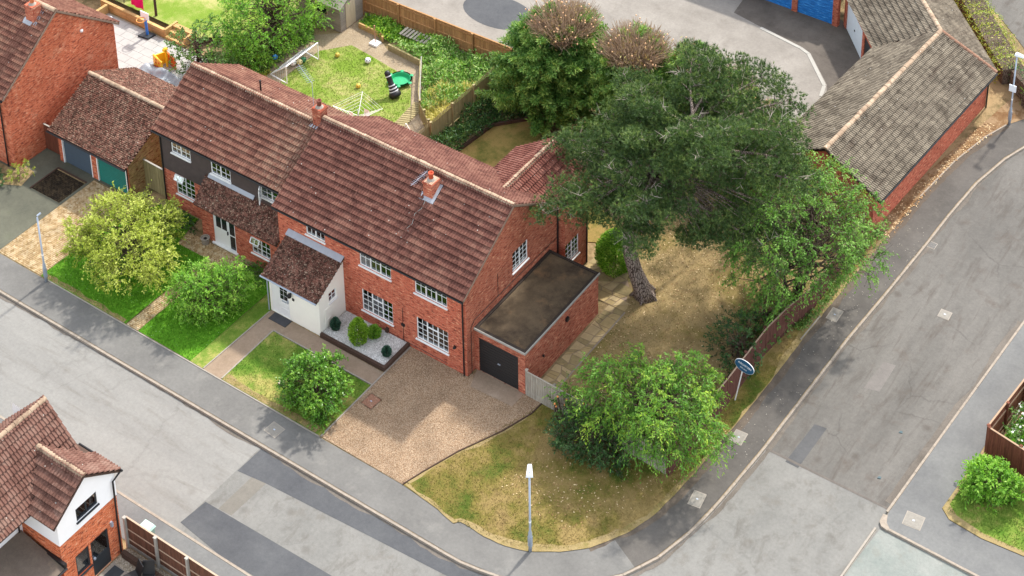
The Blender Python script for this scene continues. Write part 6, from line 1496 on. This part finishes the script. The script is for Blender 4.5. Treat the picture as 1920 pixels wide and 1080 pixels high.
# --- cypress row with sawn tops
def cypress(base, h, r, seed, label, top=1.0, cut=.6, lean=(0, 0), rt=None):
    rg = np.random.default_rng(seed); t = thing('cypress_tree', label, 'tree', base, 'cypress trees along the back fence'); base = np.asarray(base, float)
    m = MB(); m.tube([base - [0, 0, .05], base + [.1, .05, h * .3], base + [lean[0], lean[1], h * .8]], [.24, .2, .08], 9); m.build('trunk', M['bark_red'], t, True)
    # feathery plumes leave the stem outwards and upwards; the outline follows their tips
    K = int(150 * (r / 2.4) ** 1.3 * h / 5.5); PP, AA, LL, TT = [], [], [], []
    for k in range(K):
        u = rg.random() ** .75; az = rg.uniform(0, 6.2832); rim = r * (1.0 - .3 * u) * math.sqrt(max(.08, 1 - (u * .97) ** 5)) * rg.uniform(.72, 1.12)
        if u > .82 and rg.random() < cut: continue
        z1 = h * (.1 + .88 * u) + rg.uniform(-.2, .3); d = np.array([math.cos(az), math.sin(az), 0]); c = base + np.array([lean[0] * u, lean[1] * u, 0])
        tip = c + d * rim + np.array([0, 0, z1]); root = c + d * rim * .3 + np.array([0, 0, z1 - rg.uniform(.2, .9)]); ax = unit(tip - root); Lp = np.linalg.norm(tip - root); n = int(46 * Lp + 30); tone = rg.random()
        s_ = rg.random(n) ** .7; w = (.42 * (1 - s_) + .1)[:, None] * min(1.0, Lp * .8); off = rows_unit(rg.normal(size=(n, 3)) * np.array([1, 1, .6]))
        P = root + ax * (s_ * Lp)[:, None] + off * w * rg.random((n, 1)) ** .5; A = rows_unit(ax + off * .9 + np.array([0, 0, -.15]) + rg.normal(size=(n, 3)) * .25); PP.append(P); AA.append(A); TT.append(np.clip(.15 + .35 * tone + .5 * s_ * rg.random(n) + .12 * rg.normal(size=n), 0, 1))
    P, A, T = np.concatenate(PP), np.concatenate(AA), np.concatenate(TT); n = len(P); k = 3
    A3 = rows_unit(np.repeat(A, k, 0) + rg.normal(size=(n * k, 3)) * .45); P3 = np.repeat(P, k, 0) + rg.normal(size=(n * k, 3)) * .05; S = rows_unit(np.cross(A3, rg.normal(size=(n * k, 3)) + [0, 0, 1.2])); V, F = cards(P3, A3, S, rg.uniform(.14, .32, n * k), rg.uniform(.04, .075, n * k), .1)
    np_mesh('crown', V, F, M['leaf_cedar'], t, np.repeat(np.repeat(T, k), 4))
    # bare sawn sticks on top
    rt = rt or r * .62; nb = int(300 * top * rt); a = rg.uniform(0, 6.2832, nb); rr = rt * np.sqrt(rg.random(nb)); tc = base + np.array([lean[0], lean[1], h * .8])
    P0 = tc + np.stack([rr * .3 * np.cos(a), rr * .3 * np.sin(a), rg.uniform(-1.1, -.3, nb)], 1); P1 = tc + np.stack([rr * 1.1 * np.cos(a), rr * 1.1 * np.sin(a), h * .2 - rr * rr / rt * .3 + rg.uniform(-.3, .2, nb)], 1) + rg.normal(size=(nb, 3)) * .08
    mid = P0 + (P1 - P0) * .55 + rg.normal(size=(nb, 3)) * .1; parts = [sticks(P0, mid, .03, .02), sticks(mid, P1, .02, .012)]
    for q in range(2): Q1 = mid + rows_unit(P1 - mid + rg.normal(size=(nb, 3)) * .55) * rg.uniform(.35, .8, (nb, 1)); parts.append(sticks(mid, Q1, .014, .006))
    V, F = join(parts); o = np_mesh('bare_sticks', V, F, M['twig'], t); o["kind"] = "stuff"
    cm = MB()
    for e in P1[rg.random(nb) < .05]: cm.ball(e, .045, 6, 4)
    if cm.v: o = cm.build('sawn_ends', M['cut'], t); o["kind"] = "stuff"
    nd = int(500 * top * rt); i = rg.integers(0, nb, nd); Pd = mid[i] + (P1[i] - mid[i]) * rg.uniform(-.6, .6, (nd, 1)) + rg.normal(size=(nd, 3)) * .2; A = rows_unit(rg.normal(size=(nd, 3)) + [0, 0, .2]); S = rows_unit(np.cross(A, rg.normal(size=(nd, 3)))); V, F = cards(Pd, A, S, .24, .05)
    o = np_mesh('dead_tips', V, F, M['leaf_dead'], t, np.repeat(rg.random(nd), 4)); o["kind"] = "stuff"
cypress((-8.6, 18.9, 0), 7.4, 3.7, 21, 'broad cypress with a large bare brown top nearest the golden fence', 1.3, .85, (1.2, .6), 2.1)
cypress((-3.2, 19.9, 0), 7.2, 3.1, 22, 'cypress with brown sawn top between two greener ones', 1.2, .85, (.3, 0), 2.1)
cypress((.3, 20.9, 0), 6.9, 2.4, 23, 'greener cypress with a leafy top beside the garage court', .35, .2)
cypress((2.8, 20.9, 0), 6.4, 2.2, 24, 'cypress with yellowing tips beside the garage court', .8, .5)
cypress((5.0, 20.4, 0), 5.4, 1.9, 25, 'small cypress at the end of the row by the lock-up garages', .6, .4)

# --- broadleaf trees and shrubs
def airy():
    t, cl, rg = broadleaf('garden_tree', 'airy light green tree over the brown fence and footway', 'tree', (10.9, 13.3, 0), (11.1, 13.2, 4.6), (3.9, 3.9, 3.0), 150, .8, 270, .13, .06, 'leaf_ash', seed=31, stems=4, r0=.13, bottom=-.85, fill=.35, gap=.62, shell=.15, droop=.7, flat=.8, extra=[((10.6, 17.3, 6.0), .9), ((11.4, 17.4, 5.8), .9), ((9.3, 16.6, 6.1), .9), ((12.2, 17.0, 5.4), .8), ((11.0, 16.4, 6.1), .9), ((12.6, 16.2, 4.9), .8), ((10.0, 16.6, 6.3), .8), ((10.6, 16.6, 5.4), .9), ((11.3, 16.9, 5.0), .9), ((11.9, 16.6, 5.0), .8), ((10.0, 15.8, 6.2), .9), ((9.3, 15.2, 6.0), .9), ((10.9, 15.6, 6.6), .8), ((12.4, 15.8, 4.2), .8), ((8.6, 14.0, 5.2), .8), ((12.9, 14.6, 3.6), .8), ((13.0, 13.4, 2.8), .7)])
    P0, P1 = [], []
    for p, s in cl:
        for j in range(5): a = p + rg.normal(size=3) * .1; P0.append(a); P1.append(a + unit(rg.normal(size=3) + [0, 0, .3]) * s * rg.uniform(.6, 1.1))
    V, F = sticks(np.array(P0), np.array(P1), .014, .005); np_mesh('twigs', V, F, M['bark'], t)["kind"] = "stuff"
airy()
broadleaf('cherry_tree', 'bright leafy corner tree overhanging the picket fence', 'tree', (9.2, 1.6, 0), (9.95, 1.3, 2.7), (3.0, 2.85, 1.85), 170, .78, 230, .16, .052, 'leaf_cherry', seed=32, stems=3, r0=.1, bottom=-.55, fill=.2, droop=.75, shell=.3, gap=.47, out=.8)
broadleaf('shrub', 'large yellow green shrub on the lawn beside the block paved drive', 'shrub', (-19.4, -3.8, 0), (-19.4, -3.8, 1.9), (3.0, 2.75, 1.2), 150, .66, 330, .14, .06, 'leaf_yellow', seed=33, stems=3, r0=.07, bottom=-.5, droop=.3, gap=.46, fill=.35)
broadleaf('shrub', 'rounded bright green shrub between the two front paths', 'shrub', (-13.6, -3.75, 0), (-13.55, -3.75, 1.4), (1.65, 1.65, 1.3), 130, .52, 400, .12, .058, 'leaf_bright', seed=34, stems=4, r0=.05, bottom=-.85, gap=.44, fill=.4)
broadleaf('shrub', 'glossy laurel bush in the lawn beside the gravel drive', 'shrub', (-5.1, -5.4, 0), (-5.1, -5.35, 1.2), (1.45, 1.45, 1.15), 150, .42, 520, .125, .07, 'leaf_laurel', seed=35, stems=4, r0=.03, bottom=-.95, gap=.42, fill=.5)
broadleaf('shrub', 'dark spreading bush at the foot of the picket fence', 'shrub', (7.6, -.5, 0), (7.6, -.5, .9), (1.5, 1.35, .95), 110, .46, 380, .11, .055, 'leaf_dark', seed=36, stems=4, r0=.03, bottom=-.95, gap=.42)
t, cl, rg = broadleaf('shrub', 'cut back ivy covered bush with sawn stems by the grey gate', 'shrub', (5.8, .45, 0), (5.9, .45, .8), (1.1, .75, .85), 40, .36, 260, .1, .07, 'leaf_mid', seed=37, stems=5, r0=.06, bottom=-.8, fill=.5)
m = MB(); e = MB()
for k in range(9):
    a = np.array([5.3 + .17 * k, .1 + rg.uniform(-.2, .3), .1]); b = a + np.array([rg.uniform(-.35, .2), rg.uniform(-.35, .1), rg.uniform(1.0, 1.7)]); m.tube([a, (a + b) / 2 + rg.normal(size=3) * .06, b], [.06, .055, .05], 6); e.ball(b, .055, 7, 5)
m.build('sawn_stem', M['bark'], t); e.build('sawn_ends', plain('fresh_cut_orange', 'e0935a', .9, .1), t)
broadleaf('shrub', 'low dark shrub inside the brown fence, furthest from the sale board', 'shrub', (10.5, 11.3, 0), (10.5, 11.0, .9), (1.0, 1.7, 1.0), 60, .5, 200, .13, .07, 'leaf_mid', seed=38, stems=4, r0=.05, bottom=-.9)
broadleaf('shrub', 'dark evergreen shrub inside the brown fence behind the sale board', 'shrub', (10.3, 8.6, 0), (10.3, 8.5, .9), (1.2, 1.6, 1.0), 60, .5, 200, .13, .07, 'leaf_dark', seed=39, stems=4, r0=.05, bottom=-.9)
broadleaf('shrub', 'small yellow leaved shrub against the brown fence', 'shrub', (11.0, 11.9, 0), (11.05, 11.9, 1.2), (.5, .6, .7), 20, .32, 200, .13, .07, 'leaf_hedge', seed=40, stems=3, r0=.04, bottom=-.9)
broadleaf('garden_tree', 'dense green tree above the football goal at the top edge', 'tree', (-25.9, 14.6, 0), (-25.8, 14.7, 2.6), (2.4, 3.4, 2.4), 130, .75, 230, .15, .08, 'leaf_bright', seed=41, stems=3, r0=.12, bottom=-.9, gap=.6)
broadleaf('garden_tree', 'rounded blue green bush beside the white patio', 'shrub', (-28.3, 10.9, 0), (-28.2, 10.7, 1.6), (1.5, 1.5, 1.5), 60, .5, 190, .14, .08, 'leaf_mid', seed=42, stems=3, r0=.07, bottom=-.85)
broadleaf('shrub', 'grey green bush against the clad house roof end', 'shrub', (-26.0, 9.9, 0), (-26.0, 9.9, 1.1), (1.4, 1.2, 1.1), 45, .5, 180, .14, .07, 'leaf_mid', seed=43, stems=3, r0=.05, bottom=-.9)
broadleaf('shrub', 'bright round shrub on the lawn at the right edge', 'shrub', (24.0, 7.5, 0), (24.0, 7.5, .85), (.95, .95, .8), 90, .42, 420, .17, .075, 'leaf_bright', seed=44, stems=4, r0=.03, bottom=-.9, gap=.42)
t, cl, rg = broadleaf('shrub', 'white flowering shrub behind the red brown fence', 'shrub', (24.3, 11.6, 0), (24.4, 11.6, .7), (1.2, 1.7, .8), 50, .48, 170, .13, .07, 'leaf_mid', seed=45, stems=4, r0=.04, bottom=-.9)
P = np.concatenate([p + rows_unit(np.abs(rg.normal(size=(5, 3)))) * s for p, s in cl]); n = len(P); A = rows_unit(rg.normal(size=(n, 3))); S = rows_unit(np.cross(A, rg.normal(size=(n, 3)))); V, F = cards(P, A, S, .14, .12); np_mesh('flowers', V, F, M['leaf_white'], t, np.repeat(rg.random(n), 4))
broadleaf('shrub', 'leafy bush behind the red brown fence at the right edge', 'shrub', (24.3, 15.5, 0), (24.4, 15.5, 1.0), (1.0, 2.2, 1.1), 50, .52, 170, .13, .07, 'leaf_dark', seed=46, stems=4, r0=.05, bottom=-.9)
struct(sheet('lawn', [(23.05, 9.6), (28, 8.8), (34, 8.5), (34, 20), (24.2, 18)], .02, M['lawn_front']))
broadleaf('shrub', 'straggly yellow weeds at the corner of the left house', 'plant', (-29.6, -2.1, 0), (-29.6, -2.1, .4), (.55, .55, .45), 18, .28, 170, .12, .05, 'leaf_hedge', seed=47, stems=4, r0=.02, bottom=-.9)
broadleaf('shrub', 'dark green plants along the front of the left house', 'plant', (-31.6, -3.0, 0), (-31.4, -3.0, .35), (1.3, .6, .4), 26, .32, 170, .13, .06, 'leaf_dark', seed=48, stems=3, r0=.02, bottom=-.9)
broadleaf('shrub', 'dark green ground plants beside the stone trough', 'plant', (-19.3, .1, 0), (-19.3, .2, .12), (.9, .5, .2), 20, .26, 150, .1, .05, 'leaf_dark', seed=49, stems=3, r0=.02, bottom=-.9)
broadleaf('shrub', 'low leafy plants under the small paned window', 'plant', (-13.2, -.4, 0), (-13.2, -.4, .15), (1.2, .4, .25), 24, .26, 150, .1, .05, 'leaf_mid', seed=50, stems=3, r0=.02, bottom=-.9)
# clipped conifers
def conifer(x, y, z, h, r, lm, label, seed, tall=False, n=2600, L=.1):
    n *= 2
    rg = np.random.default_rng(seed); t = thing('conifer', label, 'conifer', (x, y, z)); m = MB(); m.tube([(x, y, z - .03), (x, y, z + h * .7)], [.04, .015], 6); m.build('trunk', M['bark_red'], t)
    u = rg.random(n); az = rg.uniform(0, 6.2832, n); pr_ = np.sin(np.pi * np.clip(u * .82 + .18, 0, 1)) ** .75; rad = r * pr_ * (1 + .1 * np.sin(4 * az + 9 * u)) * rg.uniform(.72, 1.06, n)
    P = np.array([x, y, z]) + np.stack([rad * np.cos(az), rad * np.sin(az), .03 + h * u], 1); A = rows_unit(np.stack([np.cos(az) * .8, np.sin(az) * .8, np.full(n, .7)], 1) + rg.normal(size=(n, 3)) * .35); S = rows_unit(np.cross(A, rg.normal(size=(n, 3)))); V, F = cards(P, A, S, L * rg.uniform(.7, 1.4, n), L * .4)
    np_mesh('crown', V, F, M[lm], t, np.repeat(rg.random(n), 4))
conifer(-5.75, -1.35, .17, 1.5, .44, 'leaf_conifer', 'tallest bright green conifer in the white gravel bed', 61)
conifer(-5.35, -.62, .17, .62, .3, 'leaf_bright', 'small green conifer between the tallest conifer and the brick wall', 62, n=1500)
conifer(-7.3, -1.3, .17, .65, .2, 'leaf_blue', 'dark blue green conifer beside the cream porch', 63, n=1300)
conifer(-4.05, -1.25, .17, .5, .19, 'leaf_blue', 'tiny dark conifer at the timber corner of the gravel bed', 64, n=900)
conifer(2.0, 10.3, 0, 2.5, .95, 'leaf_bright', 'rounded bright green conifer beside the pine trunk', 65, n=8000, L=.13)
# hedges
def hedge(label, pts, w, h, lm, seed, per=420, L=.13, name='hedge'):
    rg = np.random.default_rng(seed); t = thing(name, label, 'hedge', (*pts[0], 0)); Ps, Ns = [], []; core = MB()
    for a, b in zip(pts[:-1], pts[1:]):
        a, b = np.array(a, float), np.array(b, float); L_ = np.linalg.norm(b - a); d = (b - a) / L_; nrm = np.array([-d[1], d[0]]); n = int(per * L_)
        s = rg.random(n) * L_; q = rg.uniform(-1, 1, n); f = rg.random(n); wob = 1 + .14 * np.sin(s * 2.1 + seed) + .1 * np.sin(s * 5.3)
        z = np.where(f < .5, h * wob * (1 - .18 * q * q) + rg.normal(size=n) * .07, h * rg.random(n)); off = np.where(f < .5, q, np.sign(q) * (1 + .1 * rg.normal(size=n))) * w / 2 * wob
        P = np.stack([a[0] + d[0] * s + nrm[0] * off, a[1] + d[1] * s + nrm[1] * off, z], 1); N_ = np.stack([nrm[0] * q, nrm[1] * q, np.where(f < .5, 1.0, .3)], 1); Ps.append(P); Ns.append(N_)
        core.beam((*a, h * .42), (*b, h * .42), w * .75, h * .8)
    P, N_ = np.concatenate(Ps), rows_unit(np.concatenate(Ns) + rg.normal(size=(sum(map(len, Ps)), 3)) * .45); n = len(P); A = rows_unit(np.cross(N_, rg.normal(size=(n, 3))) + N_ * .4); S = rows_unit(np.cross(N_, A)); V, F = cards(P, A, S, L * rg.uniform(.7, 1.3, n), L * .5)
    core.build('inner_twigs', M['bark'], t); np_mesh('foliage', V, F, M[lm], t, np.repeat(rg.random(n), 4))
hedge('yellow green hedge behind the lock-up garages', [(5.5, 45.2), (8.2, 42.6), (11.2, 39.2), (13.4, 36.8)], 1.8, 1.3, 'leaf_hedge', 71)
hedge('dark clipped hedge beside the far right street lamp', [(14.0, 35.9), (16.5, 39.2)], 2.0, 1.5, 'leaf_dark', 72)
hedge('bright hedge at the right edge behind the lamp', [(14.9, 34.9), (17.8, 38.9)], .9, 1.2, 'leaf_bright', 73)
# overgrown bed, undergrowth and borders: nobody could count the stems
def patch_plants(name, label, poly, n, h, lm, seed, L=.2, W_=.09, hump=.0):
    rg = np.random.default_rng(seed); xs, ys = [p[0] for p in poly], [p[1] for p in poly]; Q = np.stack([rg.uniform(min(xs), max(xs), n * 3), rg.uniform(min(ys), max(ys), n * 3)], 1); Q = Q[in_poly(Q, poly)][:n]; n = len(Q)
    f = np.sin(Q[:, 0] * 1.9 + seed) * np.sin(Q[:, 1] * 1.7 + 2) * .35 + np.sin(Q[:, 0] * 4.1) * np.sin(Q[:, 1] * 3.7) * .2 + .65
    P = np.stack([Q[:, 0], Q[:, 1], h * f * rg.random(n) ** .5], 1); A = rows_unit(rg.normal(size=(n, 3)) + [0, 0, .5]); S = rows_unit(np.cross(A, rg.normal(size=(n, 3)))); V, F = cards(P, A, S, L * rg.uniform(.6, 1.4, n), W_, .1)
    o = np_mesh(name, V, F, M[lm], None, np.repeat(rg.random(n), 4)); o["kind"] = "stuff"; o["label"] = label; o["category"] = 'plants'; return o
patch_plants('vegetable_bed', 'lush green leaves filling the overgrown vegetable bed', [(-19.8, 18.7), (-17.1, 18.5), (-14.2, 14.6), (-12.3, 17.0), (-12.3, 20.7), (-17.5, 20.7)], 9000, 1.1, 'leaf_veg', 81)
patch_plants('dry_grass', 'tall straw coloured grass beside the trellis fence', [(-14.2, 14.8), (-12.9, 13.7), (-12.25, 13.8), (-12.25, 18.0), (-13.6, 18.0), (-14.8, 16.2)], 3600, .9, 'leaf_straw', 82, .38, .04)
patch_plants('border_plants', 'white flowered green border under the golden fence', [(-23, 19.5), (-20.6, 19.1), (-17.6, 20.2), (-17.6, 20.7), (-23.2, 20.6)], 2600, .7, 'leaf_bright', 83)
patch_plants('border_plants', 'dark green border beside the shaded back lawn', [(-12.0, 9.5), (-10.9, 9), (-10.4, 13.6), (-10.1, 16.3), (-8.6, 18.2), (-8.5, 20.5), (-12.0, 20.5)], 8000, .9, 'leaf_dark', 84, .22, .08)
patch_plants('undergrowth', 'shaded undergrowth behind the football goal', [(-27.8, 11.2), (-24.6, 11.2), (-24.4, 16.8), (-25.8, 18.2), (-28, 18)], 5200, .7, 'leaf_mid', 85)
patch_plants('ground_plants', 'yellow green plants at the near end of the goal', [(-25.6, 10.6), (-24.4, 10.9), (-24.4, 12.8), (-25.4, 13)], 1500, .55, 'leaf_hedge', 86)
patch_plants('undergrowth', 'low weeds growing along the foot of the brown fence', [(11.55, 11.3), (12.35, 11.8), (12.5, 13.5), (12.4, 19.8), (12.0, 19.8), (12.1, 13.4)], 1600, .35, 'leaf_mid', 87, .14, .05)
patch_plants('undergrowth', 'shaded weeds beneath the cypress row', [(-10.5, 18.5), (5, 18.2), (5.4, 21), (-10.5, 20.8)], 4500, .4, 'leaf_dark', 88)

# grass blades and loose stones give the ground its nap
def blades(name, poly, dens, h, bm, seed, skip=None, parent=None):
    rg = np.random.default_rng(seed); xs, ys = [p[0] for p in poly], [p[1] for p in poly]; n = int(dens * (max(xs) - min(xs)) * (max(ys) - min(ys))); Q = np.stack([rg.uniform(min(xs), max(xs), n), rg.uniform(min(ys), max(ys), n)], 1); Q = Q[in_poly(Q, poly)]; n = len(Q)
    B0 = np.stack([Q[:, 0], Q[:, 1], np.full(n, .015)], 1); a = rg.uniform(0, 6.28, n); S = np.stack([np.cos(a), np.sin(a), 0 * a], 1) * .02; T = B0 + np.stack([rg.normal(size=n) * .035, rg.normal(size=n) * .035, h * rg.uniform(.5, 1.3, n)], 1)
    V = np.stack([B0 - S, B0 + S, T], 1).reshape(-1, 3); o = np_mesh(name, V, np.arange(3 * n).reshape(-1, 3), bm, None, np.repeat(rg.random(n), 3)); o["kind"] = "stuff"; return o
def blade_mat(name, base, tip, amt):
    """blades take the turf colour they grow from"""
    src = base; t = NT(name); c = grass_color(t, *src); c = mul(t, c, t.ramp(t.attr("tint"), [(0, .75), (1, 1.3)])); c = t.mix(t.ramp(t.attr("tint"), [(.8, 0.0), (1.0, amt)]), c, lin(tip)); return t.done(c, .8, .1)
bf_ = blade_mat('blade_front', ('4f7a22', '6a8f34', '9a9c56', .68), '94b04c', .6); bd_ = blade_mat('blade_corner', ('6d8038', 'a39355', 'c3a775', .535, 'a0845f', .24), 'cdb98a', .5); bk_ = blade_mat('blade_back', ('87a03f', 'a3ad5c', 'c3b97e', .58, None, .6), 'd2cf90', .5); bmid_ = blade_mat('blade_mid', ('5c7d2e', '7c8f42', 'b0a468', .57), 'a8b060', .5)
blades('grass', [(-22.7, -6.8), (-16.5, -6.78), (-16.45, -1.1), (-18.5, -1.1), (-18.9, .9), (-21.3, .9), (-22.6, -1.5)], 300, .09, bf_, 91)
blades('grass', [(-15.62, -6.78), (-12.0, -6.78), (-11.95, .0), (-14.0, -.0), (-14.6, -1.1), (-15.62, -1.1)], 300, .09, bf_, 92)
blades('grass', [(-9.9, -6.8), (-3.62, -6.8), (-3.6, -3.1), (-9.95, -3.05)], 260, .06, bmid_, 93)
blades('grass', [(1.8, -6.8), (4.6, -7.2), (7.26, -6.9), (9.4, -5.8), (11.4, -3.3), (12.05, -.3), (12.3, 3.5), (12.45, 11.5), (11.6, 11.0), (11.45, .35), (4.0, .55), (2.4, -4)], 240, .06, bd_, 94)
blades('grass', [(4.2, .8), (11.2, .6), (11.3, 9.8), (11.7, 12.5), (11.5, 20), (2.6, 20), (2, 13.2), (4.2, 8.1)], 130, .05, bd_, 95)
blades('grass', [(-23.4, 12.6), (-23.4, 16.1), (-22.1, 17.7), (-18.2, 17.2), (-16.4, 16.4), (-14.4, 13.4), (-14.4, 9), (-21, 9)], 200, .07, bk_, 96)
blades('grass', [(22.7, 5.7), (24.6, 5.3), (32, 5.5), (32, 8.9), (24, 9.3), (22.9, 9.4)], 220, .08, bmid_, 97)
def pebbles(name, poly, n, r0, r1, mat, z, seed):
    rg = np.random.default_rng(seed); xs, ys = [p[0] for p in poly], [p[1] for p in poly]; Q = np.stack([rg.uniform(min(xs), max(xs), n * 2), rg.uniform(min(ys), max(ys), n * 2)], 1); Q = Q[in_poly(Q, poly)][:n]; n = len(Q); s = rg.uniform(r0, r1, (n, 1, 1)); O = np.array([(1, 0, 0), (0, 1, 0), (-1, 0, 0), (0, -1, 0), (0, 0, .75), (0, 0, -.4)], float)
    a = rg.uniform(0, 6.28, n); c_, s_ = np.cos(a), np.sin(a); Rm = np.zeros((n, 3, 3)); Rm[:, 0, 0] = c_; Rm[:, 0, 1] = s_ * .75; Rm[:, 1, 0] = -s_; Rm[:, 1, 1] = c_ * .75; Rm[:, 2, 2] = 1
    V = (np.einsum('vk,nkd->nvd', O, Rm) * s + np.stack([Q[:, 0], Q[:, 1], np.full(n, z)], 1)[:, None]).reshape(-1, 3); T = np.array([(0, 1, 4), (1, 2, 4), (2, 3, 4), (3, 0, 4), (1, 0, 5), (2, 1, 5), (3, 2, 5), (0, 3, 5)]); F = ((np.arange(n) * 6)[:, None, None] + T).reshape(-1, 3)
    o = np_mesh(name, V, F, mat, None, np.repeat(rg.random(n), 6)); o["kind"] = "stuff"; return o
def tint_mat(name, a, b, c): t = NT(name); return t.done(t.ramp(t.attr("tint"), [(0, lin(a)), (.5, lin(b)), (1, lin(c))]), .9, .15)
pebbles('gravel', GRAVEL, 24000, .009, .022, tint_mat('pebble_buff', '8a6c50', 'b8977a', 'e3cdb2'), .012, 101)
pebbles('gravel', rect(-7.65, -1.88, -3.75, -.04), 3500, .014, .032, tint_mat('pebble_white', 'a9a8a4', 'dcdad6', 'f3f2ef'), .175, 102)
def fallen(name, poly, n, mat, seed, L=.09):
    rg = np.random.default_rng(seed); xs, ys = [p[0] for p in poly], [p[1] for p in poly]; Q = np.stack([rg.uniform(min(xs), max(xs), n * 2), rg.uniform(min(ys), max(ys), n * 2)], 1); Q = Q[in_poly(Q, poly)][:n]; n = len(Q); P = np.stack([Q[:, 0], Q[:, 1], rg.uniform(.03, .05, n)], 1); a = rg.uniform(0, 6.28, n); A = np.stack([np.cos(a), np.sin(a), rg.normal(size=n) * .12], 1); S = np.stack([-np.sin(a), np.cos(a), rg.normal(size=n) * .12], 1); V, F = cards(P, A, S, L * rg.uniform(.6, 1.3, n), L * .55)
    o = np_mesh(name, V, F, mat, None, np.repeat(rg.random(n), 4)); o["kind"] = "stuff"; return o
dl = tint_mat('fallen_leaf', '6f5238', 'a5845c', 'dcc79e')
fallen('fallen_leaves', [(4.2, 1), (11.2, .8), (11.3, 10), (11.5, 18), (3, 18), (2.4, 12.8), (4.2, 8.2)], 2600, dl, 111); fallen('fallen_leaves', [(5, -4.5), (9, -5.0), (11.6, -1), (12.2, 4), (11.6, 4), (11.3, .1), (5, .3)], 500, dl, 112); fallen('fallen_leaves', [(-8.5, 17), (-4, 15), (2, 14), (2.5, 18.5), (-6, 19)], 500, dl, 113)
fallen('fallen_leaves', [(12.5, 2), (14.1, 2), (14.8, 22), (13.0, 24)], 220, tint_mat('pale_scrap', '9a8f80', 'c2b8a8', 'e4ded2'), 114, .06); fallen('fallen_leaves', [(12.6, 20), (13.0, 20.5), (13.4, 28), (14.4, 32.5), (13.4, 32.5), (11.9, 20)], 900, dl, 115, .12)
